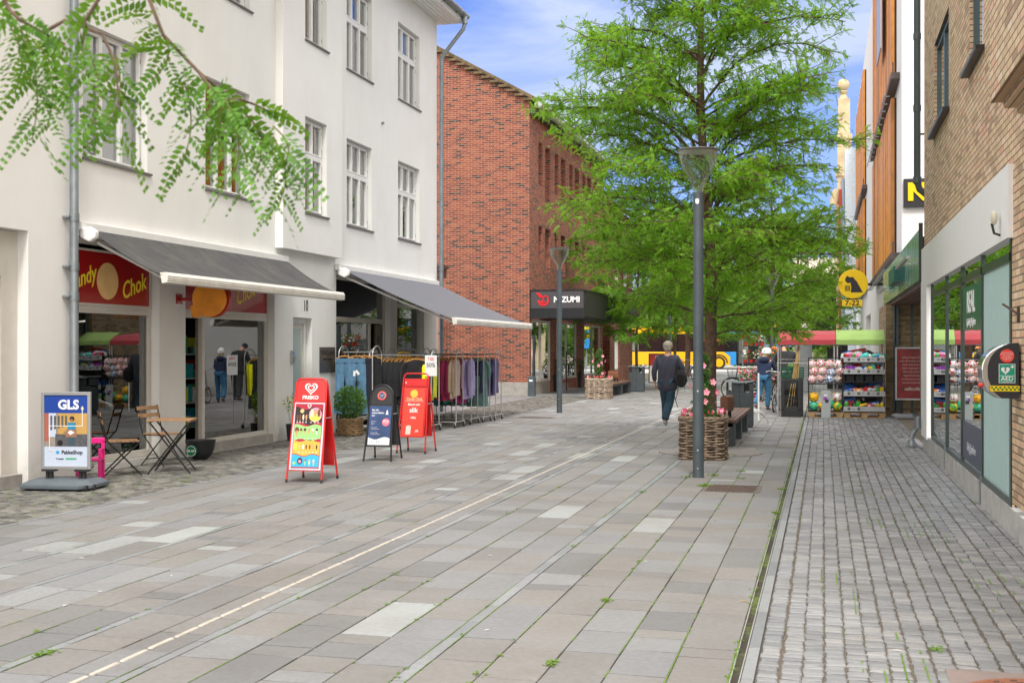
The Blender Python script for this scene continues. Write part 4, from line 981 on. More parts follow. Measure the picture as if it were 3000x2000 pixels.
# ------------------------------------------------------------------ wicker planters
def rsq(h, a, e=.32):   # point on a rounded square of half size h
    c, s_ = math.cos(a), math.sin(a); k = (abs(c)**(2/e*.5)+abs(s_)**(2/e*.5))**(-e) if 0 else 1/((abs(c)**5+abs(s_)**5)**.2)
    return c*h*k, s_*h*k
def wicker(parent, h, H, rows, m, nst=16, r=.0155, top=True):
    b_ = MB(); n = nst*6
    for i in range(rows):
        z = .02+(H-.04)*i/(rows-1); hh = h*(1+.02*math.sin(i*1.3)) + .004*rnd.uniform(-1,1)
        pts = []
        for k in range(n):
            a = 2*math.pi*k/n; wv = math.cos(a*nst/2+(i%2)*math.pi)*.013
            x, y = rsq(hh+wv, a); pts.append((x, y, z+.006*math.sin(a*nst/2+i)+rnd.uniform(-.003,.003)))
        b_.tube(pts, r*rnd.uniform(.85,1.15), 6, closed=True)
    if top:
        for q in range(3):
            pts = []
            for k in range(n):
                a = 2*math.pi*k/n; x, y = rsq(h+.012*math.cos(a*9+q*2.1), a); pts.append((x, y, H+.012+.014*math.sin(a*9+q*2.1)))
            b_.tube(pts, r*1.05, 6, closed=True)
        for a in (2.75, .45):   # loop handles
            x, y = rsq(h, a); b_.tube([(x,y-.1,H),(x,y-.06,H+.06),(x,y,H+.1),(x,y+.06,H+.06),(x,y+.1,H)], r, 6)
    for k in range(nst):
        a = 2*math.pi*(k+.5)/nst; x, y = rsq(h-.004, a); b_.tube([(x,y,0),(x,y,H)], r*.8, 5)
    o = b_.build('basket', m, parent, smooth=60)
    MB().lathe([(h*.93,H*.82),(.01,H*.86)], 16).lathe([(h*.9,0.01),(h*.9,H*.82)], 16, cap=False).build('soil', mat('soil', (.03,.022,.016), .95, bm=.5), parent)
    return o
def leaves(mb, c, n, spread, l, wr=.4, up=.2, mi=0, outward=True, rr=rnd):
    for _ in range(n):
        while True:
            q = Vector((rr.uniform(-1,1), rr.uniform(-1,1), rr.uniform(-1,1)))
            if q.length < 1: break
        p = Vector(c) + Vector((q.x*spread[0], q.y*spread[1], q.z*spread[2]))
        d_ = (Vector((q.x, q.y, q.z+up)) + Vector((rr.uniform(-.6,.6), rr.uniform(-.6,.6), rr.uniform(-.6,.6)))).normalized()
        s_ = d_.cross(Vector((rr.uniform(-1,1), rr.uniform(-1,1), rr.uniform(-1,1)))).normalized(); nn = d_.cross(s_)
        L = l*rr.uniform(.6,1.2); W = L*wr
        mb.add([p, p+d_*L*.5+s_*W*.5+nn*L*.06, p+d_*L, p+d_*L*.5-s_*W*.5+nn*L*.06], [(0,1,2,3)], mi)
def flower(mb, c, r, d_=None, mi=1, mc=2, rr=rnd):
    d_ = (d_ or Vector((rr.uniform(-1,1), rr.uniform(-1,.2), rr.uniform(-.2,1)))).normalized(); s_ = d_.orthogonal().normalized(); t_ = d_.cross(s_); c = Vector(c)
    for k in range(5):
        a = k*1.2566; e = s_*math.cos(a)+t_*math.sin(a); f = s_*math.cos(a+.6)+t_*math.sin(a+.6); g2 = s_*math.cos(a-.6)+t_*math.sin(a-.6)
        mb.add([c, c+g2*r*.75+d_*r*.35, c+e*r*1.05+d_*r*.25, c+f*r*.75+d_*r*.35], [(0,1,2,3)], mi)
    mb.ball(c+d_*r*.12, r*.16, 6, 4, mc)
M_WICK = mat('dark_wicker', (.2,.145,.1), .75, var=.5, vs=9)
M_WICKL = mat('pale_wicker', (.42,.33,.25), .75, var=.3, vs=9)
M_LEAFD = leafmat('planter_leaf', (.02,.07,.015), (.035,.11,.02), (.07,.19,.04), .2, 6)
M_PINK = mat('petal_pink', (.8,.3,.42), .6, var=.2, vs=20); M_MAG = mat('petal_magenta', (.6,.03,.13), .6, var=.3, vs=20); M_STAM = mat('stamen', (.75,.45,.1), .6)
M_PINKR = mat('petal_coral', (.75,.1,.09), .6, var=.2)
def planter(loc, label, m, h, H, flip=1):
    t = thing('wicker_planter', label, 'planter', loc, group='square wicker planters')
    wicker(t, h, H, 16, m)
    p = MB()
    for k in range(46):
        a = k*.41; p_ = (math.cos(a)*h*.75*rnd.random(), math.sin(a)*h*.75*rnd.random(), H+.02); leaves(p, p_, 10, (.07,.07,.07), .06, .5, .7)
    for k in range(46):
        a = U(0,6.28); x, y = rsq(h*.86, a); flower(p, (x, y, H+U(.02,.13)), U(.022,.036), mi=rnd.choice((2,2,3,4)), mc=5)
    p.tube([(0,0,H*.8),(.02*flip,0,H+.5),(0,.01,H+.98)], .008, 5, 1); p.tube([(.05,0,H*.8),(.03,0.02,H+.9)], .006, 5, 1)
    for k in range(60):
        z = H+.02+k*.0155; rad = .17-.1*(k/60); a = k*2.4
        leaves(p, (math.cos(a)*rad*.5, math.sin(a)*rad*.5, z), 9, (rad*.45,rad*.45,.04), .085, .5, .1)
    for k in range(11):
        z = H+.2+U(0,.62); a = U(0,6.28); flower(p, (math.cos(a)*.19, math.sin(a)*.19, z), U(.045,.06), Vector((math.cos(a), math.sin(a)-.5, U(-.3,.4))), 3 if k%4 else 3, 5)
    p.build('flowers', [M_LEAFD, mat('stem_brown', (.08,.1,.03), .8), M_MAG, M_PINK, M_PINKR, M_STAM], t)
    return t
planter((-1.73,17.98,0), 'dark wicker planter with pink flowers beneath the nearest tree', M_WICK, .335, .60)
planter((-7.05,38.25,0), 'pale wicker planter with pink flowers beside the far bench', M_WICKL, .40, .62, -1)

# ------------------------------------------------------------------ benches
def bench(loc, label, w_, L, feet, seatx0=0):
    t = thing('bench', label, 'bench', loc, group='grey block benches with wooden seats')
    s_ = MB(); n = int(w_/.075)
    for k in range(n): s_.box(-w_+k*w_/n+.004, 0, .40, -w_+(k+1)*w_/n-.004, L, .445)
    s_.box(-.012,0,.395,.0,L,.446).build('seat', mat('bench_wood', (.17,.095,.06), .6, var=.35, vs=8, bm=.3), t, bevel=.004)
    for y0, d_ in feet: MB().box(-w_+.03, y0, 0, -.03, y0+d_, .395).build('leg', M_BENCHGREY, t, bevel=.006)
    MB().box(-w_+.05,.02,.33,-.05,L-.02,.393).build('rail', M_BENCHGREY, t)
    def back(cx, cy, rot):
        P = []; hw, hh = .066, .12
        for k in range(9):
            a = math.pi*k/8; P.append((math.cos(a)*hw, .77+math.sin(a)*hw*.9))
        for k in range(9):
            a = math.pi+math.pi*k/8; P.append((math.cos(a)*hw, .60+math.sin(a)*hw*.9))
        Mr = Matrix.Translation((cx,cy,0)) @ Matrix.Rotation(rot, 4, 'Z')
        mb = MB(); nseg = 7
        for i in range(nseg): mb.prism([(x*1.0, -.2+i*.4/nseg+.0015, z) for x, z in P], (0,.4/nseg-.003,0))
        o = mb.build('backrest', mat('backrest_wood', (.2,.075,.035), .45, var=.2, vs=5), t, xf=Mr, smooth=40)
        q = MB(); [q.box(-.02,-.17+i*.11,.445,.02,-.14+i*.11,.56) for i in range(4)]; q.build('bracket', M_BLACK, o, xf=Mr)
    return t, back
t, bk = bench((-1.41,20.2,0), 'nearest bench with grey block legs right beside the tree trunk', .52, 4.2, ((.02,.42),(1.75,.3),(3.5,.4)))
bk(-.2, .75, -.2); MB().tube([(-.6,.55,.62),(-.25,.58,.63)], .01, 6).build('arm_rod', M_BLACK, t)
t, bk = bench((-6.82,39.3,0), 'far bench with grey block legs behind the pale wicker planter', .6, 4.3, ((.02,.5),(2.2,.3),(3.9,.4)))
bk(-.32, 2.3, 1.25)
# ------------------------------------------------------------------ litter bins
def bin_(loc, label, rz=0):
    t = thing('litter_bin', label, 'litter bin', loc, rz, 'grey double litter bins')
    b_ = MB(); b_.box(-.27,-.2,.02,.27,.2,.72).box(-.16,-.19,.72,.1,.19,.93).box(-.27,-.2,.72,-.2,.2,.76).box(.2,-.2,.72,.27,.2,.93).box(-.27,-.2,.72,-.25,.2,.93)
    b_.build('body', M_BENCHGREY, t, bevel=.008)
    s_ = MB(); s_.box(-.004,-.2025,.04,.004,-.198,.93); [disc(s_, (-.2+.1*i,-.2025,.5+.08*j), .006, TY, 8, .003) for i in range(5) for j in range(2)]; s_.box(.1,-.1,.74,.2,.1,.9)
    s_.build('openings', M_BLACK, t)
    P = [(-.3+.6*k/14, .955-.035*math.sin(math.pi*k/14)) for k in range(15)]
    r_ = MB(); r_.prism([(x,-.23,z) for x, z in P]+[(x,-.23,z+.025) for x, z in P[::-1]], (0,.46,0)); r_.build('roof', mat('bin_roof', (.3,.33,.36), .25, .6, var=.05), t, smooth=30)
    return t
bin_((-1.68,25.3,0), 'grey litter bin with curved silver lid at the end of the near bench')
bin_((-6.75,44.5,0), 'grey litter bin behind the far bench near the red poster stand')
# hoop rack for bicycles
t = thing('bicycle_rack', 'low curved steel bicycle hoops beside the litter bin', 'bicycle rack', (-1.98,26.0,0))
for k in range(3):
    pts = [(.42-.42*math.cos(a)*1.0, .12*k, .36*math.sin(a)*(1-.1*k)) for a in [math.pi*i/14 for i in range(15)]]
    MB().tube(pts, .013, 8).build('hoop', M_STEEL, t, smooth=60)
MB().box(.78,-.03,0,.9,.27,.012).build('base_plate', M_STEEL, t)
t = thing('ash_post', 'short dark ash post at the corner of the red brick building', 'post', (-9.62,39.6,0))
MB().box(-.12,-.1,0,.12,.1,.66).build('post_body', M_LAMPGREY, t, bevel=.01); MB().box(-.07,-.104,.5,.05,-.1,.56).build('label_plate', M_WHITEP, t)
# dark round pots with ball bushes in front of the restaurant
for x, y, lb in ((-9.75,44.0,'dark tapered pot with a round clipped bush left of the restaurant door'),(-9.9,48.6,'dark tapered pot with a clipped bush near the restaurant ramp')):
    t = thing('potted_bush', lb, 'potted bush', (x,y,0), group='ball bushes in dark tapered pots')
    MB().lathe([(.18,0),(.27,.62),(.25,.62),(.23,.58),(.01,.57)], 20).build('pot', M_BLACKP, t, smooth=40)
    p = MB(); leaves(p, (0,0,.9), 900, (.33,.33,.33), .06, .5, .1); p.build('foliage', leafmat('box_leaf', (.02,.05,.012), (.03,.08,.02), (.05,.12,.03), .15, 6) if 'box_leaf' not in bpy.data.materials else bpy.data.materials['box_leaf'], t)
t = thing('handrail', 'black sloping handrail at the restaurant entrance', 'railing', (-9.6,46,0))
MB().tube([(0,-.8,1.5),(0,2.0,.95),(0,2.0,0)], .025, 8).tube([(0,-.8,1.5),(0,-.8,0)], .025, 8).build('rail', M_BLACK, t)
# red poster stand far left of the man
t = thing('poster_stand', 'red and white poster stand on a round foot beside the far litter bin', 'sign stand', (-6.15,46.3,0), .1)
MB().box(-.42,-.03,.28,.42,.03,1.42).build('frame', M_BLACK, t); MB().box(-.38,-.036,.95,.38,-.031,1.38).build('poster', mat('poster_red', (.4,.03,.03), .5), t); MB().box(-.38,-.036,.32,.38,-.031,.95).build('poster', mat('poster_pale', (.6,.58,.53), .5), t)
MB().lathe([(.3,0),(.3,.05),(.12,.1)], 20, (.3,0,0)).tube([(.3,0,.1),(.3,0,.3)], .03, 8).tube([(.22,0,.1),(.22,0,.3)], .02, 8).build('foot', M_BLACKP, t)
for i, s_ in enumerate(('BURGER', 'MENU', 'hele dagen')): text(s_, .09, M_WHITEP, t, (0,-.04,1.3-.11*i), TY)

# ================================================================== SIGNS ON THE PAVEMENT
def aboard(name, label, A, B, H, depth, arch=0):
    """A, B ground positions of the front legs (left, right seen from the front)"""
    A, B = Vector((A[0],A[1],0)), Vector((B[0],B[1],0)); c = (A+B)/2; a = math.atan2(B.y-A.y, B.x-A.x)
    t = thing(name, label, 'sandwich board', c, a, 'sandwich boards on the paving'); w_ = (B-A).length; return t, w_
def aframe(t, w_, H, depth, m, rr=.013, arch=False, foot=.18, mback=None):
    """local: x width, front leans from y=0 at ground to y=depth/2 at the top"""
    def P(x, z, back=False): q = z/H*depth/2; return (x, (depth-q) if back else q, z)
    for bk_ in (False, True):
        if arch:
            zc = H-w_*.42; pts = [P(-w_/2,0,bk_), P(-w_/2+.02,zc*.5,bk_)] + [P(-(w_/2-.035)*math.cos(q), zc+math.sin(q)*w_*.42, bk_) for q in [math.pi*k/14 for k in range(15)]] + [P(w_/2-.02,zc*.5,bk_), P(w_/2,0,bk_)]
        else:
            iw = w_/2-.03; pts = [P(-w_/2,0,bk_), P(-iw,H-.06,bk_), P(-iw+.015,H-.02,bk_), P(-iw+.05,H,bk_), P(iw-.05,H,bk_), P(iw-.015,H-.02,bk_), P(iw,H-.06,bk_), P(w_/2,0,bk_)]
        MB().tube(pts, rr, 8).build('frame', m, t, smooth=50)
    ft = MB()
    for x in (-w_/2, w_/2):
        for y in (0, depth): ft.tube([(x,y,0),(x,y+(.01 if y == 0 else -.01),.04)], rr*1.25, 8)
    ft.build('foot', M_BLACKP, t)
    st_ = MB()
    for s_ in (-1, 1): st_.tube([(s_*(w_/2-.015),H*.62/H*depth/2-.0,H*.62),(s_*(w_/2-.015),depth-.62*depth/2,H*.62)], .006, 6)
    st_.build('stay', M_STEEL, t)
    sl = math.atan2(depth/2, H)
    Mf = Matrix.Rotation(0,3,'Z') @ Matrix(((1,0,0),(0,math.sin(sl),-math.cos(sl)),(0,math.cos(sl),math.sin(sl))))
    def F(x, z, off=0):  # point on the front face
        v = Vector(P(x, z)); return v + Mf @ Vector((0,0,off))
    bm_ = mback or m
    def sheet(x0, x1, z0, z1, off, th, m_, nm, back=False):
        mb = MB(); v = []
        for x, z in ((x0,z0),(x1,z0),(x1,z1),(x0,z1)):
            p = Vector(P(x, z, back)); p += Vector((0,-off if not back else off,0)); v.append(p)
        mb.prism(v if not back else v[::-1], (0,th if not back else -th,0)); return mb.build(nm, m_, t)
    return F, Mf, sheet
def heart(c, s_, M, mb, th=.002, hole=0, mi=0):
    pts = [(s_*16*math.sin(2*math.pi*k/36)**3, s_*(13*math.cos(2*math.pi*k/36)-5*math.cos(4*math.pi*k/36)-2*math.cos(6*math.pi*k/36)-math.cos(8*math.pi*k/36))) for k in range(36)]
    flat(mb, pts, c, M, th, mi)
t, w_ = aboard('sandwich_board', 'tall red ice cream sandwich board with heart emblem and coloured menu', (-6.365,13.46), (-5.91,13.48), 1.27, .58)
F, Mf, sheet = aframe(t, w_+.0, 1.26, .56, M_RED)
sheet(-.19,.19,.98,1.245,.003,.006,M_RED,'header'); sheet(-.205,.205,.14,.975,.0,.004,M_RED,'panel'); sheet(-.205,.205,.17,1.24,.0,.004,M_RED,'back_panel',True)
sheet(-.205,.205,.155,.97,.009,.008,mat('snap_frame', (.6,.6,.66), .35, .3),'snap_frame')
pstr = MB()
def pq(x0, x1, z0, z1, off, mi): pstr.add([F(x0,z0,off),F(x1,z0,off),F(x1,z1,off),F(x0,z1,off)], [(0,1,2,3)], mi)
def wavy(z0, z1, x0, x1, off, mi, ph, amp=.014, n=22):
    pts = [F(x0+(x1-x0)*k/n, z0 + (amp*math.sin(k/n*9+ph-1.6) if z0 > .2 else 0), off) for k in range(n+1)] + [F(x0+(x1-x0)*k/n, z1+amp*math.sin(k/n*9+ph), off) for k in range(n,-1,-1)]
    pstr.add(pts, [tuple(range(len(pts)))], mi)
PM = [mat('p_red', (.42,.015,.04), .4, var=.03), mat('p_black', (.025,.012,.015), .4), mat('p_green', (.3,.62,.2), .4, var=.03), mat('p_orange', (.85,.42,.06), .4, var=.04), mat('p_blue', (.03,.42,.72), .4, var=.04), mat('p_brown', (.16,.06,.03), .5), mat('p_cream', (.8,.66,.42), .5), mat('p_yellow', (.88,.76,.08), .5), mat('p_pink', (.8,.3,.42), .5), M_WHITEP, mat('p_tan', (.55,.3,.14), .5), mat('p_gold', (.6,.5,.2), .4)]
X0, X1 = -.175, .175
pq(X0-.006, X1+.006, .175, .952, .0125, 0)
wavy(.71, .90, X0, X1, .0132, 1, 1.5, .02); wavy(.515, .69, X0, X1, .0132, 2, .8); wavy(.335, .505, X0, X1, .0132, 3, 2.5); wavy(.19, .325, X0, X1, .0132, 4, 1.0)
def blobp(x, z, rx, rz, mi, off=.014):
    pts = [F(x+math.cos(a)*rx, z+math.sin(a)*rz, off) for a in [2*math.pi*k/14 for k in range(14)]]; pstr.add(pts, [tuple(range(14))], mi)
# big sphere with lollies
blobp(.085,.82,.085,.09,8,.0136); blobp(.085,.79,.07,.05,7,.0139)
for x, c_ in ((.04,6),(.085,10),(.13,5)): blobp(x,.84,.02,.05,c_,.0142)
for i, (x, c_) in enumerate(((-.145,5),(-.11,5),(-.07,6),(-.03,10))): blobp(x,.79,.012,.034,c_); pq(x-.0025,x+.0025,.735,.76,.0139,6); pq(x-.01,x+.01,.722,.73,.0139,9)
blobp(-.09,.865,.026,.026,11)
for x in (.035,.085,.13): pq(x-.01,x+.01,.722,.73,.0145,9)
for i, (x, c_, s_) in enumerate(((-.14,5,1.6),(-.085,5,1),(-.035,1,1),(.02,10,1),(.07,9,.8),(.12,1,.9))):
    blobp(x,.635,.018*s_,.022*s_,c_); pstr.add([F(x-.011*s_,.625,.0142),F(x,.625-.06*s_,.0142),F(x+.011*s_,.625,.0142)], [(0,1,2)], 10 if i != 5 else 9); pq(x-.01,x+.01,.528,.535,.0145,9)
pq(-.165,-.12,.395,.47,.0139,7)
for i, (x, c_) in enumerate(((-.09,2),(-.04,9),(.0,5),(.045,5),(.09,10),(.135,1))): blobp(x,.43,.011,.03,c_); pq(x-.009,x+.009,.36,.368,.0145,9)
blobp(-.145,.235,.02,.02,2); blobp(-.07,.26,.035,.04,1); blobp(-.07,.255,.02,.02,8,.0145)
for i, (x, c_) in enumerate(((.0,2),(.055,7),(.11,3))): blobp(x,.25,.011,.03,c_); pq(x-.003,x+.003,.205,.225,.0139,6); blobp(x,.27,.01,.012,(0,8,9)[i],.0146)
pstr.build('menu_poster', PM, t)
e_ = MB(); heart(F(0,1.145,.006), .0052, Mf, e_, .001, mi=0); heart(F(0,1.146,.0075), .0040, Mf, e_, .001, mi=1); heart(F(0,1.146,.009), .0029, Mf, e_, .001, mi=0); heart(F(0,1.147,.0105), .0019, Mf, e_, .001, mi=1)
e_.build('heart_emblem', [M_WHITEP, M_RED], t); e_ = MB(); heart(F(0,.925,.0142), .0016, Mf, e_, .0006, mi=0); heart(F(0,.926,.0152), .0010, Mf, e_, .0006, mi=1)
e_.build('heart_emblem', [M_WHITEP, M_RED], t)
text('FRISKO', .062, M_WHITEP, t, F(0,1.03,.006), Mf, bold=.03, sx=1.05); text('FRISKO', .014, M_WHITEP, t, F(0,.898,.0145), Mf, ex=.0004)
# black arched board
t, w_ = aboard('sandwich_board', 'black arched sandwich board with blue poster and round red emblem', (-6.46,16.24), (-6.05,16.27), 1.1, .6)
F, Mf, sheet = aframe(t, w_, 1.1, .58, M_BLACK, arch=True)
zc = 1.1-w_*.42; mb = MB(); pts = [F(-(w_/2-.045)*math.cos(q), zc-.0+math.sin(q)*(w_*.42-.012), 0) for q in [math.pi*k/16 for k in range(17)]] + [F(w_/2-.045,.82,0), F(-w_/2+.045,.82,0)]
mb.prism(pts, (0,.006,0)); mb.build('header', M_BLACK, t)
sheet(-.19,.19,.21,.815,-.002,.006,M_BLACK,'panel'); sheet(-.195,.195,.2,.82,0,.004,mat('dark_grey_panel', (.06,.06,.06), .6),'back_panel',True)
sheet(-.165,.165,.235,.795,.006,.004,mat('poster_navy', (.02,.055,.16), .35, var=.35, vs=5),'poster')
mb = MB(); pts = [F(-.163,.236,.008),F(.163,.236,.008)] + [F(.163-.326*k/10,.33+.018*math.sin(k*.7),.008) for k in range(11)]; mb.add(pts, [tuple(range(13))]); mb.build('poster_foot', M_WHITEP, t)
e_ = MB(); disc(e_, F(0,.945,.004), .068, Mf, 28, .002, 1); disc(e_, F(0,.945,.006), .05, Mf, 28, .002, 2); disc(e_, F(0,.945,.008), .047, Mf, 28, .002, 0)
disc(e_, F(.09,.56,.009), .058, Mf, 26, .001, 3)
flat(e_, [(-.008,.035),(.008,.035),(.01,.01),(.022,-.03),(-.022,-.03),(-.01,.01)], F(.1,.70,.009), Mf, .001, 2)
for i in range(4): flat(e_, [(-.006,-.02),(.006,-.02),(.006,.01),(-.006,.01)], F(-.1+.035*i,.28,.0095), Mf, .001, 4)
for i in range(4): flat(e_, [(-.004,0),(.004,0),(.004,.012),(-.004,.012)], F(-.1+.035*i,.295,.0095), Mf, .001, 5)
e_.build('emblem', [mat('navy', (.02,.04,.13), .4, var=0), M_REDPOST, M_WHITEP, mat('round_pink', (.72,.16,.25), .4, var=0), mat('bottle_blue', (.15,.35,.45), .4), M_BLACK], t)
for s_, z, sz, x in (('Byt din', .735, .036, -.13), ('kulsyreflaske', .695, .036, -.13), ('her', .655, .036, -.13), ('Spar op til', .575, .017, -.13), ('50 kr pr.', .553, .017, -.13), ('flaske', .531, .017, -.13), ('Passer til alle', .485, .017, -.13), ('sodavandsmaskiner', .463, .017, -.13), ('Kun ægte flasker', .41, .017, -.13), ('fra anden producent', .388, .017, -.13)):
    text(s_, sz, M_WHITEP, t, F(x,z,.009), Mf, align='LEFT', bold=.02 if sz > .03 else 0, ex=.0005)
text('89 kr', .04, M_WHITEP, t, F(.09,.575,.0105), Mf, bold=.02, ex=.0005); text('for ny flaske', .014, M_WHITEP, t, F(.09,.545,.0105), Mf, ex=.0005); text('Sodavand', .016, M_WHITEP, t, F(0,.955,.0105), Mf, ex=.0005); text('Skole', .022, M_WHITEP, t, F(0,.932,.0105), Mf, ex=.0005, shear=.3)
# red candy board
t, w_ = aboard('sandwich_board', 'red sandwich board advertising 100g of loose sweets beside the clothes rails', (-6.455,17.62), (-5.99,17.62), 1.24, .55)
F, Mf, sheet = aframe(t, w_, 1.24, .54, M_RED)
sheet(-.185,.185,1.04,1.16,.003,.006,M_RED,'header'); sheet(-.195,.195,.25,1.03,0,.004,M_RED,'panel'); sheet(-.195,.195,.24,1.16,0,.004,M_RED,'back_panel',True)
sheet(-.17,.17,.265,1.01,.006,.004,M_REDPOST,'poster')
e_ = MB(); disc(e_, F(-.01,.925,.008), .062, Mf, 26, .001, 0); [e_.add([F(-.15,.807,.008),F(.15,.807,.008),F(.15,.811,.008),F(-.15,.811,.008)], [(0,1,2,3)], 1)]
flat(e_, [(-.04,-.07),(.04,-.07),(.045,.06),(.02,.075),(-.02,.07),(-.038,.058)], F(-.07,.36,.008), Mf, .001, 2)
e_.add([F(-.17,1.09,.005),F(-.15,1.09,.005),F(-.15,1.105,.005),F(-.17,1.105,.005)], [(0,1,2,3)], 1)
EY = [mat('disc_yellow', (.85,.5,.06), .4, var=.15), M_WHITEP, mat('old_paper', (.7,.6,.5), .6)]
for q_, nm_ in ((0,'yellow_disc'),(1,'white_rule'),(2,'paper_bag_print')):
    o2 = MB(); keep = [i for i in range(len(e_.f)) if e_.m[i] == q_]
    for i in keep: o2.add([e_.v[k] for k in e_.f[i]], [tuple(range(len(e_.f[i])))], 0)
    o2.build(nm_, EY[q_], t)
text('Candy Chok', .054, mat('letter_pale_yellow', (.85,.66,.3), .4, var=0), t, F(0,.842,.009), Mf, bold=.02, ex=.0006, sx=.95)
for s_, z, sz, x in (('Bland selv', .755, .05, 0), ('slik', .665, .105, 0), ('100g', .55, .048, 0), (',95', .345, .05, .07)): text(s_, sz, M_WHITEP, t, F(x,z,.009), Mf, bold=.02, ex=.0006)
# parcel poster stand
t = thing('poster_stand', 'silver framed parcel shop poster on a grey wheeled base at the far left', 'sign stand', (-8.62,12.28,0), R(10))
f = MB(); f.box(-.3,-.02,.22,-.262,.02,1.13).box(.262,-.02,.22,.3,.02,1.13).box(-.262,-.02,.22,.262,.02,.26).box(-.262,-.02,1.09,.262,.02,1.13); f.build('frame', M_GREYALU, t, bevel=.005)
b_ = MB(); b_.box(-.262,-.006,.26,.262,.0,1.09,0); b_.box(-.262,-.008,.88,.262,-.0061,1.09,1)
b_.box(-.262,-.008,.49,.262,-.0061,.88,2); b_.box(-.1,-.0085,.62,.262,-.0081,.88,3); b_.box(-.262,-.0085,.55,-.21,-.0081,.88,4); b_.box(-.21,-.0085,.6,-.12,-.0081,.88,0); b_.box(-.13,-.009,.49,.262,-.0086,.635,5)
for q in range(5): b_.box(-.19+q*.045,-.0094,.68+q*.012,-.165+q*.045,-.0088,.85,5)
# cyclist on the poster
b_.box(.02,-.0095,.66,.12,-.009,.77,6); disc(b_, (.075,-.0095,.815), .03, TY, 14, .0006, 7); disc(b_, (.07,-.0101,.8), .017, TY, 12, .0004, 8); b_.box(.0,-.0101,.6,.13,-.0096,.69,9); b_.box(.03,-.0101,.495,.11,-.0096,.6,10)
disc(b_, (-.07,-.0095,.53), .035, TY, 16, .0004, 7); b_.box(-.03,-.01,.645,.03,-.0096,.665,8)
flat(b_, [(.035,.025),(.09,.0),(.035,-.03),(.0,0)], (.02,-.0102,.655), TY, .0004, 11)
for pts in ([(.2,.96),(.2,.73),(-.2,.73),(-.2,.44),(-.13,.44)],):
    for (a, c_), (a2, c2) in zip(pts, pts[1:]): b_.box(min(a,a2)-.004,-.0105,min(c_,c2)-.004,max(a,a2)+.004,-.0102,max(c_,c2)+.004,11)
disc(b_, (.2,-.0092,.935), .018, TY, 16, .001, 12); disc(b_, (-.1,-.0092,.42), .02, TY, 16, .001, 13)
for q in range(5): b_.box(-.0+q*.026,-.009,.335,.022+q*.026,-.0083,.355,14)
b_.build('poster', [mat('poster_ice', (.55,.62,.75), .3, var=.03), mat('poster_blue2', (.015,.06,.33), .3, var=.03), mat('poster_mid', (.3,.26,.22), .4, var=.3), mat('poster_ochre', (.55,.33,.1), .4, var=.1), mat('poster_brickred', (.4,.12,.08), .4), mat('poster_grey', (.1,.1,.11), .4, var=.3, vs=20), mat('poster_teal', (.02,.25,.42), .4), mat('poster_dark', (.02,.015,.015), .4), mat('poster_skin', (.3,.15,.09), .4), mat('poster_carton', (.35,.17,.1), .4), mat('poster_jeans', (.05,.09,.12), .4), M_WHITEP, mat('dot_yellow', (.9,.6,.02), .4, var=0), mat('dot_blue', (.03,.35,.75), .4, var=0), mat('stars_green', (.01,.4,.15), .4, var=0)], t)
text('GLS', .15, M_WHITEP, t, (.03,-.0092,.975), TY, bold=.04); text('PakkeShop', .062, M_BLACK, t, (.075,-.0092,.42), TY, bold=.015, sx=.95); text('Trustpilot', .024, M_BLACK, t, (-.075,-.0092,.345), TY)
for x in (-.2, .2):
    l_ = MB(); l_.box(x-.08,-.05,.2,x+.08,.05,.222).box(x-.04,-.02,.09,x-.01,.02,.2).box(x+.01,-.02,.09,x+.04,.02,.2); l_.build('leg', M_BLACKP, t)
bs = MB(); P = [(-.42,-.3),(.3,-.36),(.42,-.22),(.44,.2),(.3,.3),(-.36,.3),(-.46,.18)]
n = len(P); bs.add([(x,y,.02) for x,y in P]+[(x,y,.07) for x,y in P]+[(x*.8,y*.72,.115) for x,y in P], [tuple(range(n))[::-1], tuple(range(2*n,3*n))]+[(a*n+i,a*n+(i+1)%n,(a+1)*n+(i+1)%n,(a+1)*n+i) for a in (0,1) for i in range(n)])
bs.build('base', mat('base_grey', (.11,.135,.155), .5, var=.1), t, bevel=.012)
for x in (.36, .41): MB().tube([(x,-.30 if x < .4 else -.2,.035),(x+.03,-.3 if x < .4 else -.2,.035)], .035, 14).build('wheel', M_BLACKP, t)

# ------------------------------------------------------------------ bistro set
MW = mat('teak', (.3,.17,.085), .5, var=.3, vs=10, bm=.2); MI = mat('black_iron', (.012,.012,.012), .45)
def bar(mb, a, b, w_=.024, h=.008, mi=0): mb.tube([a, b], w_/2, 6, mi)
def chair(loc, rz, label):
    t = thing('folding_chair', label, 'folding chair', loc, rz, 'wooden slat folding chairs')   # faces -y local
    s_ = MB()
    for k in range(7): s_.box(-.19,-.19+k*.056,.44,.19,-.14+k*.056,.456)
    s_.build('seat', MW, t, bevel=.003)
    MB().obox((0,.29,.80),(.40,.014,.055),Euler((R(-12),0,0))).obox((0,.265,.70),(.40,.014,.055),Euler((R(-12),0,0))).build('backrest', MW, t, bevel=.003)
    for x in (-.185, .185):
        l_ = MB(); l_.tube([(x,.305,.84),(x,.2,.46),(x,-.22,0.01)], .010, 6); l_.build('leg', MI, t); l_ = MB(); l_.tube([(x*.9,-.2,.44),(x*.9,.24,.01)], .010, 6); l_.build('leg', MI, t)
    MB().tube([(-.18,-.12,.1),(.18,-.12,.1)], .006, 6).tube([(-.17,.14,.1),(.17,.14,.1)], .006, 6).box(-.19,-.19,.43,-.175,.2,.44).box(.175,-.19,.43,.19,.2,.44).build('stretcher', MI, t)
    return t
chair((-8.78,13.7,0), R(128), 'folding wooden chair standing nearest the pink stool')
chair((-8.95,14.95,0), R(75), 'folding wooden chair tucked behind the small table')
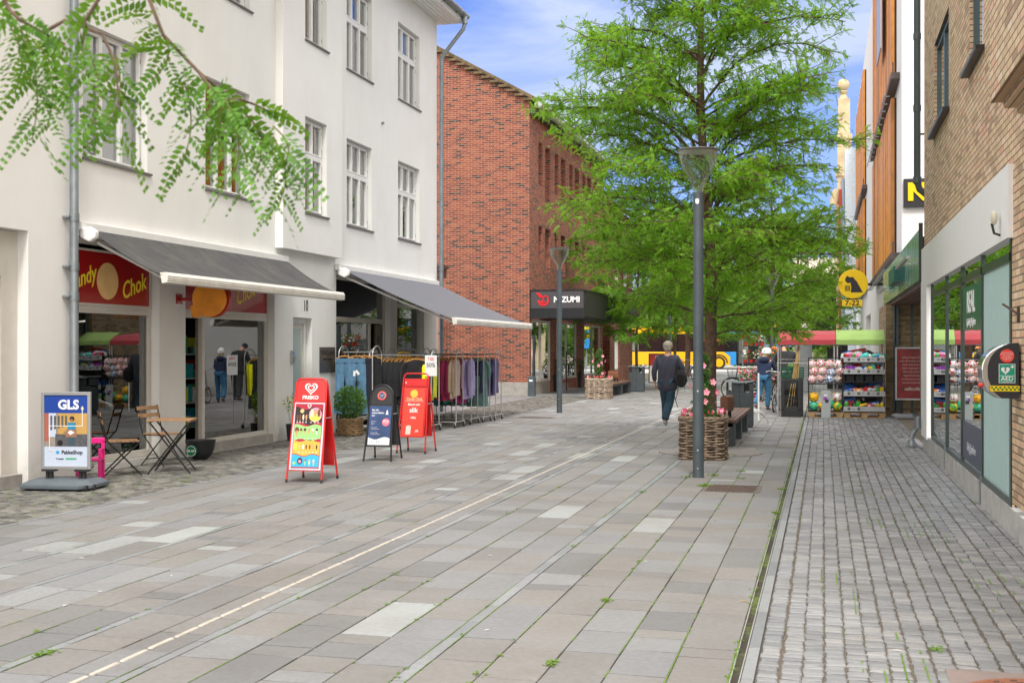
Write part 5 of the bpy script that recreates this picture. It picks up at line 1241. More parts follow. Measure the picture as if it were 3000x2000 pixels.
t = thing('bistro_table', 'small square slatted table with black crossed legs', 'table', (-8.31,14.12,0), R(20))
s_ = MB()
for k in range(9): s_.box(-.28,-.28+k*.0625,.695,.28,-.226+k*.0625,.712)
s_.box(-.27,-.27,.675,-.24,.27,.694).box(.24,-.27,.675,.27,.27,.694).build('tabletop', MW, t, bevel=.003)
for y in (-.24, .24):
    for sg in (-1, 1): MB().tube([(sg*.25,y*(1 if sg > 0 else .92),.68),(-sg*.27,y*(1 if sg > 0 else .92),.01)], .011, 6).build('leg', MI, t)
MB().tube([(-.2,-.24,.1),(-.2,.24,.1)], .007, 6).tube([(.2,-.22,.1),(.2,.22,.1)], .007, 6).build('stretcher', MI, t)
t = thing('childs_chair', 'bright pink plastic childs chair behind the parcel poster', 'childs chair', (-8.75,12.95,0), R(25))
MP = mat('pink_plastic', (.8,.02,.25), .35, var=.03)
MB().box(-.15,-.15,.26,.15,.15,.285).build('seat', MP, t, bevel=.01)
for x in (-.13,.13):
    for y in (-.13,.13): MB().box(x-.02,y-.02,0,x+.02,y+.02,.26).build('leg', MP, t, bevel=.006)
MB().box(-.15,.12,.285,-.11,.15,.5).box(.11,.12,.285,.15,.15,.5).box(-.15,.12,.46,.15,.15,.53).box(-.15,-.15,.38,-.115,.12,.41).box(.115,-.15,.38,.15,.12,.41).box(-.15,-.15,.285,-.115,-.11,.38).box(.115,-.15,.285,.15,-.11,.38).build('backrest', MP, t, bevel=.006)
t = thing('flower_bowl', 'black plastic bowl planter with round green emblem by the shop door', 'planter', (-8.92,15.95,0))
MB().lathe([(.1,0),(.16,.06),(.2,.14),(.225,.27),(.235,.285),(.22,.285),(.2,.24),(.01,.22)], 4 if 0 else 24, sx=1, sy=.9).build('bowl', mat('bowl_black', (.025,.027,.03), .5), t, smooth=40)
e_ = MB(); cM = Matrix.Rotation(R(4),3,'Z') @ TY
disc(e_, (-.02,-.205,.14), .085, TY, 24, .03, 0); disc(e_, (-.02,-.236,.14), .075, TY, 24, .002, 1); disc(e_, (-.02,-.239,.14), .068, TY, 24, .002, 0)
e_.build('emblem', [mat('emblem_green', (.0,.15,.06), .4, var=0), M_WHITEP], t); text('BE-ZIP', .042, M_WHITEP, t, (-.02,-.243,.14), TY, bold=.02)
t = thing('plant_pot', 'small black pot with thin yellow flowering stems against the white wall', 'potted plant', (-9.12,19.5,0))
MB().lathe([(.07,0),(.1,.3),(.085,.3),(.01,.27)], 16).build('pot', M_BLACKP, t, smooth=40)
p = MB()
for k in range(7):
    a = k*.9; p.tube([(0,0,.25),(math.cos(a)*.05,math.sin(a)*.05,.45),(math.cos(a)*.12,math.sin(a)*.1,.5+.05*k)], .003, 4); leaves(p, (math.cos(a)*.1,math.sin(a)*.08,.45+.05*k), 8, (.06,.06,.08), .06, .45, .5)
for k in range(10): flower(p, (U(-.1,.1),U(-.1,.1),U(.6,.85)), .025, mi=1, mc=1)
p.build('plant', [leafmat('pot_leaf', (.12,.2,.03), (.2,.28,.05), (.3,.35,.08), .3, 5), mat('petal_yellow', (.75,.65,.1), .6)], t)
t = thing('box_bush', 'round clipped green bush in a wicker basket behind the red board', 'potted bush', (-8.62,21.0,0))
wicker(t, .2, .34, 20, mat('tan_wicker', (.28,.18,.09), .8, var=.3), 20, .008, False)
p = MB(); leaves(p, (0,0,.62), 2600, (.3,.3,.3), .05, .55, .1); p.build('foliage', leafmat('bush_leaf', (.03,.08,.015), (.05,.13,.025), (.1,.22,.04), .2, 7), t)
MB().tube([(0,0,.3),(0,0,.6)], .015, 6).build('stem', mat('stem_brown', (1,1,1)), t)
# ================================================================== PEOPLE
def skin(name, nodes, edges, m, parent, sub=2, root=None):
    """nodes: {key: (x, y, z, rx[, ry])} grown into one continuous surface"""
    ks = list(nodes); me = bpy.data.meshes.new(name); me.from_pydata([nodes[k][:3] for k in ks], [(ks.index(a), ks.index(b)) for a, b in edges], [])
    o = bpy.data.objects.new('tmp', me); COL.objects.link(o)
    o.modifiers.new('s', 'SKIN'); sv = me.skin_vertices[0].data
    for i, k in enumerate(ks):
        r = nodes[k][3:]; sv[i].radius = (r[0], r[-1]); sv[i].use_root = (k == (root or ks[0]))
    ss = o.modifiers.new('u', 'SUBSURF'); ss.levels = sub; ss.render_levels = sub
    dg = bpy.context.evaluated_depsgraph_get(); me2 = bpy.data.meshes.new_from_object(o.evaluated_get(dg)); bpy.data.objects.remove(o)
    me2.materials.clear(); me2.materials.append(m); me2.polygons.foreach_set('use_smooth', [True]*len(me2.polygons)); me2.name = name
    return link(name, me2, parent)
M_SKIN = mat('skin', (.55,.3,.2), .55, var=.06); M_SHOE = mat('shoe_dark', (.03,.02,.03), .6); M_SOLE = mat('sole_white', (.65,.65,.65), .6)
def lerp3(a, b, t): return tuple(a[i]+(b[i]-a[i])*t for i in range(3))
def person(label, loc, rz, J, mats, hair, jac=1.0, scale=1.0):
    """J: joints; 'hip','chest','neck','head', L/R sho,elb,wri,hipj,knee,ank,toe"""
    t = thing('person', label, 'person', loc, rz)
    n, e = {}, []
    def nd(k, p, *r): n[k] = (*p, *r)
    nd('hip', J['hip'], .125, .10); nd('waist', lerp3(J['hip'], J['chest'], .45), .115, .09); nd('chest', J['chest'], .15, .105); nd('neckb', J['neck'], .06, .06)
    hd = Vector(J['head']); nk = Vector(J['neck']); u_ = (hd-nk).normalized()
    nd('jaw', nk.lerp(hd, .5), .055, .062); nd('head', hd, .078, .092); nd('crown', hd+u_*.075, .062, .075)
    e += [('hip','waist'),('waist','chest'),('chest','neckb'),('neckb','jaw'),('jaw','head'),('head','crown')]
    for s_ in 'LR':
        nd(s_+'s', J[s_+'sho'], .055); nd(s_+'e', J[s_+'elb'], .042); nd(s_+'w', J[s_+'wri'], .027); e += [('chest',s_+'s'),(s_+'s',s_+'e'),(s_+'e',s_+'w')]
        w_ = Vector(J[s_+'wri']); f = (Vector(J.get(s_+'hand', w_+Vector((0,.01,-.1))))-w_).normalized(); sd = f.cross(Vector((1,0,0)) if abs(f.x) < .8 else Vector((0,1,0))).normalized()
        pl = w_+f*.055; nd(s_+'p', pl, .035, .018); e.append((s_+'w', s_+'p'))
        for k in range(4):
            b = pl+f*.035+sd*(.027-.018*k); c = b+f*(.035+.006*(1 if k in (1,2) else 0))+sd.cross(f)*.006; d_ = c+f*.022+sd.cross(f)*.016
            for q, (p, r) in enumerate(((b,.0105),(c,.009),(d_,.0075))): nd(s_+'f%d%d' % (k,q), p, r)
            e += [(s_+'p', s_+'f%d0' % k), (s_+'f%d0' % k, s_+'f%d1' % k), (s_+'f%d1' % k, s_+'f%d2' % k)]
        b = pl+sd*.034-f*.01; c = b+sd*.018+f*.028; nd(s_+'t0', b, .012); nd(s_+'t1', c, .009); e += [(s_+'p', s_+'t0'), (s_+'t0', s_+'t1')]
        nd(s_+'h', J[s_+'hipj'], .085); nd(s_+'k', J[s_+'knee'], .055); nd(s_+'a', J[s_+'ank'], .04); nd(s_+'o', J[s_+'toe'], .035, .025)
        e += [('hip',s_+'h'),(s_+'h',s_+'k'),(s_+'k',s_+'a'),(s_+'a',s_+'o')]
    body = skin('body', n, e, M_SKIN, t, 2, 'hip')
    fw = Vector(J.get('face', (0,1,0))).normalized(); sx = fw.cross(Vector((0,0,1))).normalized()
    fm = MB(); fm.ball(hd+fw*.095-u_*.012, (.014,.02,.02), 8, 6, 0)
    for s_ in (-1, 1): fm.ball(hd+sx*s_*.085-u_*.005, (.014,.024,.034), 8, 6, 0); fm.ball(hd+fw*.082+sx*s_*.032+u_*.012, .011, 8, 6, 1)
    fm.ball(hd+fw*.085-u_*.055, (.024,.01,.006), 8, 4, 2); fm.build('face', [M_SKIN, M_WHITEP, mat('lips', (.4,.14,.12), .5)], body, smooth=60)
    # trousers
    n2, e2 = {}, []; lg = mats['legw']
    n2['c'] = (*J['hip'], .14*jac, .105)
    for s_ in 'LR':
        h, k, a = J[s_+'hipj'], J[s_+'knee'], J[s_+'ank']
        n2[s_+'h'] = (*h, .115); n2[s_+'m'] = (*lerp3(h,k,.5), .108); n2[s_+'k'] = (*k, .084*lg); n2[s_+'n'] = (*lerp3(k,a,.5), .078*lg); n2[s_+'a'] = (a[0], a[1], a[2]-.01, .074*lg)
        e2 += [('c',s_+'h'),(s_+'h',s_+'m'),(s_+'m',s_+'k'),(s_+'k',s_+'n'),(s_+'n',s_+'a')]
        a_, o_ = Vector(J[s_+'ank']), Vector(J[s_+'toe']); dd = (o_-a_); dd.z = 0; L = .27; dd.normalize()
        sh = skin('shoe', {'a': (*(a_-dd*.04+Vector((0,0,-.03))), .04, .04), 'b': (*(a_+dd*.07+Vector((0,0,-.045))), .042, .03), 'c': (*(o_+dd*.02), .036, .022)}, [('a','b'),('b','c')], mats['shoe'], t, 2)
    skin('trousers', n2, e2, mats['legs'], t, 2, 'c')
    # jacket
    h, c = J['hip'], J['chest']; hem = J.get('hem', (h[0], h[1], h[2]-(.29 if jac > 1 else .2))); n3 = {}
    n3['hem'] = (*hem, .25*jac, .185*jac); n3['w'] = (*lerp3(hem, c, .35), .225*jac, .155*jac); n3['m'] = (*lerp3(hem, c, .7), .215*jac, .15*jac); n3['c'] = (*c, .195*jac, .135*jac); n3['n'] = (*lerp3(c, J['neck'], .8), .085, .085)
    e3 = [('hem','w'),('w','m'),('m','c'),('c','n')]
    for s_ in 'LR':
        n3[s_+'s'] = (*J[s_+'sho'], .085*jac); n3[s_+'u'] = (*lerp3(J[s_+'sho'], J[s_+'elb'], .5), .074*jac); n3[s_+'e'] = (*J[s_+'elb'], .064*jac); n3[s_+'w'] = (*lerp3(J[s_+'elb'], J[s_+'wri'], .9), .046*jac)
        e3 += [('c',s_+'s'),(s_+'s',s_+'u'),(s_+'u',s_+'e'),(s_+'e',s_+'w')]
    skin('jacket', n3, e3, mats['jacket'], t, 2, 'hem')
    hb = MB(); hair(hb, hd, u_, fw); hb.build('hair', mats['hair'], t, smooth=80)
    return t
def cloth(name, c, v=.25, vs=9):
    m, nt, b = newmat(name); b.inputs['Roughness'].default_value = .9; b.inputs['Sheen Weight'].default_value = .1; P = objc(nt)
    mp_ = N(nt, 'ShaderNodeMapping'); mp_.inputs['Scale'].default_value = (1,1,.5); nt.links.new(P, mp_.inputs[0])
    f = ramp(nt, noise_(nt, vs, 5, mp_.outputs[0], .6), [(.3, 0.), (.7, 1.)]); nt.links.new(mixc(nt, f, [x*(1-v) for x in c], [min(1,x*(1+v)) for x in c]), b.inputs['Base Color'])
    bump(nt, b, noise_(nt, vs*1.3, 3, mp_.outputs[0]), .5, .04); return m
def short_hair(b, hd, u_, fw):
    b.ball(hd+u_*.035-fw*.012, (.094,.11,.093), 20, 14, jit=.03); b.ball(hd-fw*.055-u_*.03, (.078,.055,.06), 14, 8, jit=.05)
    for _ in range(700):
        v = Vector((rnd.gauss(0,1), rnd.gauss(0,1), rnd.gauss(0,1))).normalized()
        if v.z < -.35 or (v.dot(fw) > .5 and v.z < .2): continue
        p = hd+u_*.035-fw*.012+Vector((v.x*.094, v.y*.11, v.z*.093)); q = (v*.5+Vector((rnd.gauss(0,.4), rnd.gauss(0,.4), -.5))).normalized()*.035; s_ = q.cross(v).normalized()*.003
        b.add([p-s_, p+s_, p+q], [(0,1,2)])
J = dict(hip=(0,0,.97), chest=(0,.03,1.36), neck=(0,.03,1.5), head=(0,.05,1.665),
    Lsho=(-.20,.02,1.42), Lelb=(-.285,-.02,1.14), Lwri=(-.275,.03,.9), Lhand=(-.26,.06,.8), Rsho=(.20,.02,1.42), Relb=(.335,.05,1.17), Rwri=(.20,.24,1.1), Rhand=(.1,.28,1.13),
    Lhipj=(-.09,0,.92), Lknee=(-.06,.10,.51), Lank=(-.07,.17,.09), Ltoe=(-.08,.33,.035), Rhipj=(.09,0,.92), Rknee=(.06,-.02,.50), Rank=(-.02,-.22,.12), Rtoe=(-.02,-.07,.03))
man = person('man in charcoal jacket and dark jeans walking away with a black shoulder bag', (-3.2,25.35,0), R(-4), J,
    dict(legs=cloth('dark_jeans', (.02,.055,.085), .4), jacket=cloth('charcoal_fleece', (.048,.05,.075), .25), shoe=mat('trainer', (.35,.35,.38), .6), hair=mat('grey_hair', (.42,.37,.3), .8, var=.35, vs=40, bm=.6, bs=90), legw=1.12), short_hair, 1.04)
t = thing('shoulder_bag', 'black backpack hanging from the right shoulder of the walking man', 'bag', (-3.2,25.35,0), R(-4))
b_ = MB(); b_.ball((.31,-.06,1.0), (.13,.11,.19), 14, 10); b_.box(.22,-.17,.86,.4,.03,1.1); b_.build('bag_body', cloth('bag_black', (.008,.008,.009)), t, smooth=60, bevel=.02)
MB().tube([(.24,-.05,1.15),(.2,-.03,1.42),(.19,.05,1.48),(.2,.12,1.35),(.25,.1,1.1)], .018, 6).tube([(.22,-.12,.86),(.17,-.13,.66),(.2,-.14,.55),(.25,-.15,.4)], .008, 5).tube([(.26,-.12,.86),(.24,-.13,.7),(.2,-.14,.55)], .007, 5).tube([(.38,-.12,.9),(.4,-.12,.72)], .005, 5).build('strap', M_BLACK, t, smooth=60)
def long_hair(b, hd, u_, fw):
    b.ball(hd-u_*.04-fw*.03, (.085,.085,.10), 16, 10, jit=.05); b.ball(hd-u_*.13-fw*.05, (.075,.05,.07), 12, 8, jit=.08)
J = dict(hip=(0,0,.90), chest=(.0,.11,1.24), neck=(.01,.15,1.36), head=(.03,.20,1.5), face=(.35,.9,-.1),
    Lsho=(-.17,.1,1.28), Lelb=(-.15,.26,1.06), Lwri=(.0,.44,.98), Lhand=(.06,.52,.97), Rsho=(.19,.12,1.28), Relb=(.26,.2,1.05), Rwri=(.27,.42,.97), Rhand=(.3,.5,.95),
    Lhipj=(-.085,0,.86), Lknee=(-.12,-.03,.47), Lank=(-.17,-.26,.15), Ltoe=(-.15,-.13,.05), Rhipj=(.085,0,.86), Rknee=(.1,.08,.46), Rank=(.08,.05,.08), Rtoe=(.11,.2,.03))
wom = person('woman in navy hooded jacket and blue jeans wearing a white helmet', (-1.52,32.3,0), R(-8), J,
    dict(legs=cloth('blue_jeans', (.03,.13,.25), .4), jacket=cloth('navy_cloth', (.01,.02,.06)), shoe=mat('shoe_maroon', (.09,.03,.04), .6), hair=mat('blond_hair', (.5,.34,.16), .8, var=.2, vs=30), legw=.92), long_hair, .93)
HD = Vector((.03,.20,1.5))
hm = MB(); hm.lathe([(.128,-.02),(.132,.02),(.12,.08),(.085,.125),(.03,.145),(.001,.147)], 24, (HD.x,HD.y,HD.z+.01), sy=1.12); hm.lathe([(.12,-.02),(.128,-.02)], 24, (HD.x,HD.y,HD.z+.01), sy=1.12, cap=False)
hl = hm.build('helmet', mat('helmet_white', (.8,.8,.8), .3, var=.02), wom, smooth=50); MB().tube([(HD.x+.1,HD.y,HD.z-.02),(HD.x+.05,HD.y+.06,HD.z-.12)], .008, 5).ball((HD.x-.03,HD.y-.145,HD.z+.06), .012, 8, 6).build('helmet_strap', M_BLACK, hl)
MB().ball((0,.03,1.33), (.15,.09,.09), 14, 8).build('hood', cloth('navy_hood', (.01,.02,.06)), wom, smooth=60)
def cap_hair(b, hd, u_, fw): b.ball(hd+u_*.03, (.09,.105,.09), 14, 10)
J = dict(hip=(0,0,1.0), chest=(.0,.16,1.42), neck=(-.02,.24,1.55), head=(-.06,.34,1.67), Lsho=(-.22,.15,1.46), Lelb=(-.32,.2,1.18), Lwri=(-.2,.4,.98), Rsho=(.22,.15,1.46), Relb=(.34,.2,1.2), Rwri=(.2,.42,.98),
    Lhipj=(-.1,0,.88), Lknee=(-.1,.02,.47), Lank=(-.12,-.1,.08), Ltoe=(-.13,.05,.03), Rhipj=(.1,0,.88), Rknee=(.12,.05,.47), Rank=(.12,.05,.08), Rtoe=(.14,.2,.03))
person('man in black jacket bending forward behind the red canopied stall', (-1.02,34.3,0), R(5), J,
    dict(legs=cloth('grey_trousers', (.05,.05,.055)), jacket=cloth('black_jacket', (.018,.02,.022)), shoe=M_SHOE, hair=mat('dark_cap_cloth', (.02,.025,.035), .8), legw=1.05), cap_hair, 1.12)

# ================================================================== BICYCLES
def bicycle(name, label, loc, rz, wr=.34, wb=1.05, basket=True, fc=(.02,.03,.035)):
    t = thing(name, label, 'bicycle', loc, rz, 'parked bicycles')   # rolls along +x
    fm = mat('bike_frame_%d' % int(fc[0]*1000), fc, .35, .3)
    for x in (0, wb):
        w_ = MB(); w_.tube([(x+math.cos(a)*wr, 0, wr+math.sin(a)*wr) for a in [2*math.pi*k/28 for k in range(28)]], .018, 6, closed=True); wo = w_.build('wheel', mat('tyre_bike', (.02,.02,.02), .8), t, smooth=60)
        r_ = MB(); r_.tube([(x+math.cos(a)*(wr-.025), 0, wr+math.sin(a)*(wr-.025)) for a in [2*math.pi*k/28 for k in range(28)]], .009, 5, closed=True); r_.tube([(x,-.04,wr),(x,.04,wr)], .022, 8)
        for k in range(14):
            a = 2*math.pi*k/14; r_.tube([(x,.02*(-1)**k,wr),(x+math.cos(a)*(wr-.025),0,wr+math.sin(a)*(wr-.025))], .002, 3, cap=False)
        r_.build('rim', M_STEEL, wo)
        MB().tube([(x+math.cos(a)*(wr+.03), 0, wr+math.sin(a)*(wr+.03)) for a in [math.pi*(.1+.8*k/12) for k in range(13)]], .014, 5).build('mudguard', fm, t)
    seat = (wb*.24, .0, .9); bb = (wb*.42, 0, wr*.85); hd = (wb*.87, 0, .78); f = MB()
    f.tube([(0,0,wr), bb], .011, 6).tube([bb, (wb*.27,0,.72)], .014, 6).tube([bb, (wb*.89,0,.66)], .017, 6).tube([(wb*.33,0,.52), (wb*.88,0,.72)], .014, 6).tube([(0,0,wr),(wb*.29,0,.66)], .009, 6).tube([(wb,0,wr),(wb*.92,0,.62),hd,(wb*.84,0,.98)], .014, 6)
    f.build('frame', fm, t, smooth=60)
    MB().ball((wb*.22,0,.9), (.13,.075,.035), 12, 8).tube([(wb*.27,0,.72),(wb*.23,0,.9)], .012, 6).build('saddle', M_BLACK, t, smooth=60)
    MB().tube([(wb*.68,-.3,1.02),(wb*.84,-.24,1.04),(wb*.86,0,1.0),(wb*.84,.24,1.04),(wb*.68,.3,1.02)], .011, 6).tube([(wb*.62,-.3,1.015),(wb*.73,-.29,1.025)], .017, 6).tube([(wb*.62,.3,1.015),(wb*.73,.29,1.025)], .017, 6).build('handlebar', M_STEEL, t, smooth=60)
    MB().tube([(bb[0],-.06,bb[2]),(bb[0],.06,bb[2])], .03, 10).tube([(bb[0],.07,bb[2]),(bb[0]+.1,.07,bb[2]-.12)], .009, 5).tube([(bb[0],-.07,bb[2]),(bb[0]-.1,-.07,bb[2]+.12)], .009, 5).box(bb[0]+.06,.06,bb[2]-.14,bb[0]+.14,.16,bb[2]-.12).box(bb[0]-.14,-.16,bb[2]+.12,bb[0]-.06,-.06,bb[2]+.14).build('crank', M_ZINC, t)
    if basket:
        k_ = MB(); x0 = wb*1.0
        for q in range(5): 
            z = .72+.06*q; h = .12+.008*q; k_.tube([(x0+a*h, b*h*1.2, z) for a, b in ((-1,-1),(1,-1),(1,1),(-1,1))], .006, 4, closed=True)
        for a, b in ((-1,-1),(0,-1),(1,-1),(1,0),(1,1),(0,1),(-1,1),(-1,0)): k_.tube([(x0+a*.12, b*.144, .72),(x0+a*.152, b*.18, .96)], .005, 4)
        k_.box(x0-.12,-.14,.715,x0+.12,.14,.725); k_.build('basket', mat('wire_grey', (.12,.13,.13), .6), t)
    return t
bicycle('bicycle', 'dark city bicycle with front basket parked behind the near litter bin', (-1.75,38.55,0), math.pi, basket=True)
bicycle('folding_bicycle', 'small wheeled folding bicycle pushed by the woman in the white helmet', (-1.22,31.3,0), R(83), wr=.215, wb=.95, basket=False, fc=(.35,.36,.36))
bicycle('bicycle', 'bicycle leaning in the flower display just left of the woman', (-2.15,35.9,0), R(10), basket=False, fc=(.02,.025,.03))
for i, x in enumerate((-7.6,-7.0,-6.4)):
    bicycle('bicycle', ('leftmost', 'middle', 'rightmost')[i]+' of three bicycles racked far behind the walking man', (x,61.0+.2*i,0), R(70), basket=(i != 1))
t = thing('bollard', 'white marker post standing beside the near litter bin', 'bollard', (-1.42,27.6,0)); MB().lathe([(.02,0),(.02,1.05),(.012,1.07)], 10).build('post_body', M_WHITE, t)

# ================================================================== CLOTHES RAILS
M_HANG = mat('hanger_wood', (.5,.24,.06), .45, var=.2)
def garment(label, loc, rz, c, w_=.44, L=.72, sl=.5, group='clothes on the pavement rails', kind='top', seed=0):
    rs = random.Random(seed); t = thing('hanging_garment', label, 'garment', loc, rz, group)
    m = c if not isinstance(c, tuple) else cloth('fabric_%02d_%02d_%02d' % tuple(int(x*99) for x in c), c, .2) if ('fabric_%02d_%02d_%02d' % tuple(int(x*99) for x in c)) not in bpy.data.materials else bpy.data.materials['fabric_%02d_%02d_%02d' % tuple(int(x*99) for x in c)]
    b = MB(); n, rows = 18, 9
    if kind == 'top':
        prof = [(0,.06),(.03,.16),(.06,w_/2)] + [(.06+(L-.06)*k/6, w_/2*(1-.12*math.sin(k/6*3.1))+.02*k/6) for k in range(1,7)]
        vs = []
        for i, (d_, hw) in enumerate(prof):
            for k in range(n):
                a = 2*math.pi*k/n; th = .042+.018*min(1, i/4); vs.append((math.cos(a)*hw, math.sin(a)*th*(1+.5*math.sin(a*5+i*.4+seed)), -.10-d_+.008*math.sin(a*3)))
        b.add(vs, [(i*n+k,(i+1)*n+k,(i+1)*n+(k+1)%n,i*n+(k+1)%n) for i in range(len(prof)-1) for k in range(n)]+[tuple(range(n)), tuple((len(prof)-1)*n+k for k in range(n))[::-1]])
        if sl:
            for s_ in (-1,1): b.tube([(s_*(w_/2-.04),0,-.17),(s_*(w_/2+.015),0,-.24),(s_*(w_/2+.03),.01,-.24-sl*.5),(s_*(w_/2+.02),.015,-.22-sl)], [.045,.05,.043,.038], 8)
    else:
        for s_ in (-1,1):
            b.tube([(s_*w_*.2,0,-.12),(s_*w_*.22,0,-.3),(s_*w_*.27,0,-.12-L*.6),(s_*w_*.33,0,-.12-L)], [w_*.22,w_*.25,w_*.2,w_*.23], 10)
        b.v = [(x, y*.35, z) for x, y, z in b.v]; b.box(-w_*.42,-.035,-.2,w_*.42,.035,-.12)
    b.build('garment_body', m, t, smooth=60)
    MB().tube([(-w_/2+.02,0,-.13),(-.08,0,-.085),(0,0,-.07),(.08,0,-.085),(w_/2-.02,0,-.13)], .011, 6).tube([(0,0,-.07),(0,0,-.03),(.012,0,-.01),(0,0,.004),(-.012,0,-.008)], .003, 4).build('hanger', M_HANG, t)
    return t
def rail(label, X0, X1, Y, z=1.5, arch=True, both=False):
    t = thing('clothes_rail', label, 'clothes rail', ((X0+X1)/2, Y, 0), 0, 'rolling clothes rails'); h = (X1-X0)/2
    MB().tube([(-h,0,z),(h,0,z)], .014, 8).build('top_bar', M_ZINC, t, smooth=60)
    for s_ in (-1, 1):
        f = MB(); f.tube([(s_*h,-.24,.12)] + [(s_*h, -.24*math.cos(a), z-.05+.17*math.sin(a)) for a in [math.pi*k/10 for k in range(11)]] + [(s_*h,.24,.12)], .011, 8).tube([(s_*h,-.34,.12),(s_*h,.34,.12)], .012, 8)
        f.build('end_frame', M_STEEL, t, smooth=60)
        for y in (-.32,.32):
            w_ = MB(); w_.tube([(s_*h-.012,y,.05),(s_*h+.012,y,.05)], .05, 14); w_.build('caster', M_BLACKP, t, smooth=40); MB().box(s_*h-.02,y-.02,.05,s_*h+.02,y+.02,.12).build('caster_fork', M_STEEL, t)
    MB().tube([(-h,-.24,.12),(h,-.24,.12)], .012, 6).build('base_bar', M_STEEL, t)
RAILS = [(-8.75,-7.45,22.55,'first',[((0.008,0.008,0.01),'black long',.9,.6)]*5+[((0.012,0.012,0.016),'dark charcoal',.85,.5)]*3+[((0.95,0.95,0),'bright yellow green',.8,.6)]),
 (-8.8,-7.3,23.7,'second',[((0.008,0.008,0.01),'black',.8,.6)]*2+[((0.95,0.95,0),'bright yellow',.85,.62),((0.027,0.432,0.405),'teal',.8,.5),((0.0405,0.378,0.567),'petrol blue',.8,.5),((0.27,0.189,0.108),'brown',.75,.5),((0.216,0.513,0.81),'light blue',.8,.55),((0.351,0.0203,0.0945),'burgundy',.85,.6),((0.432,0.027,0.121),'wine red',.85,.6),((0.743,0.54,0.405),'beige',.8,.55)]),
 (-8.7,-7.3,24.8,'third',[((0.008,0.02,0.02),'blackish green',1.0,.6)]*2+[((0.027,0.216,0.567),'cobalt blue',.95,.55),((0.95,0.297,0.0405),'orange',.8,.5),((0.0135,0.405,0.23),'emerald green',.95,.55),((0.95,0.162,0.432),'hot pink',.9,.5),((0.567,0.0405,0.27),'magenta',.95,.5),((0.608,0.513,0.918),'lilac',.85,.5)]),
 (-8.5,-7.25,25.6,'fourth',[((0.162,0.297,0.284),'grey teal',1.05,.25)]*4+[((0.27,0.486,0.486),'pale teal',.95,.25),((0.027,0.0405,0.108),'dark navy',.8,.25)]),
 (-8.4,-7.2,26.4,'fifth',[((0.338,0.203,0.135),'tan patterned',.8,.2),((0.243,0.081,0.203),'plum',.85,.2),((0.675,0.878,0.472),'green floral',.6,.2),((0.472,0.338,0.472),'pale mauve',.8,.2),((0.162,0.135,0.338),'dark violet',.85,.2)])]
OW = ['first','second','third','fourth','fifth','sixth','seventh','eighth','ninth','tenth','eleventh','twelfth','thirteenth','fourteenth','fifteenth','sixteenth','seventeenth','eighteenth','nineteenth','twentieth','21st','22nd','23rd','24th']
for ri, (X0, X1, Y, nm, gs) in enumerate(RAILS):
    gs = [q for g_ in gs for q in ((g_,) if len(gs) > 13 else (g_, g_,) if ri > 2 and False else (g_, (tuple(min(1, c*(.6 if sum(g_[0]) > .1 else 1)+.004) for c in g_[0]), 'deep '+g_[1] if sum(g_[0]) > .1 else g_[1], g_[2]*.93, g_[3])))]
    rail('%s of five rolling rails of clothes, counted from the camera' % nm, X0, X1, Y)
    for i, (c, cn, L, sl) in enumerate(gs):
        x = X0+.12+(X1-X0-.2)*i/max(1,len(gs)-1)
        garment('%s garment, %s from the left on the %s clothes rail' % (cn, OW[i], nm), (x, Y, 1.5), R(90+rnd.uniform(-8,8)), c, .44, L, sl, seed=ri*20+i)
garment('long grey teal dress hanging face on at the fourth clothes rail', (-7.42,25.45,1.5), R(12), (.12,.22,.21), .46, 1.05, .3, seed=90)
garment('black long coat hanging face on at the first clothes rail', (-7.75,22.3,1.5), R(14), (.008,.008,.01), .5, 1.0, .6, seed=91)
rail('short rail of jeans and dark trousers by the clothes shop door', -9.15, -8.45, 21.95, 1.56)
DEN = cloth('denim_light', (.09,.2,.32), .25, 12)
for i, (x, c, lb) in enumerate(((-9.02,DEN,'light blue jeans with white tag, leftmost on the jeans rail'),(-8.8,DEN,'light blue jeans, second on the jeans rail'),(-8.66,(.012,.015,.025),'dark navy trousers, third on the jeans rail'),(-8.52,(.008,.008,.01),'black trousers, rightmost on the jeans rail'))):
    garment(lb, (x,21.7+.06*i,1.56), R(15), c, .40, 1.08, 0, kind='legs', seed=i)
t = thing('price_tag', 'white paper tags hanging from the light blue jeans', 'price tag', (-8.78,21.6,1.15)); MB().obox((0,0,0),(.05,.003,.1),Euler((0,.1,0))).obox((.06,.01,.02),(.05,.003,.1),Euler((0,-.7,0))).build('tag_card', M_WHITEP, t)
rail('short rail with patterned dress between the shop window and first rail', -8.75, -8.15, 24.1, 1.52)
for i, (x, c, lb) in enumerate(((-8.62,(.16,.16,.18),'grey patterned dress with orange trim on the short rail'),(-8.45,(.2,.18,.19),'grey striped dress behind the patterned one'),(-8.3,(.25,.2,.2),'dusty pink striped dress at the end of the short rail'))):
    garment(lb, (x,23.9+.07*i,1.52), R(18), c, .42, .8, .22, seed=40+i)
t = thing('sale_sign', 'white sale sign reading 50% on a pole among the clothes', 'sign', (-7.35,22.0,0)); MB().tube([(0,0,.1),(0,0,1.3)], .01, 6).build('pole', M_STEEL, t); MB().box(-.12,-.02,1.1,.12,-.015,1.5).build('card', M_WHITEP, t)
text('TØJ', .08, M_REDPOST, t, (0,-.023,1.43), TY); text('50%', .11, M_BLACK, t, (0,-.023,1.31), TY)

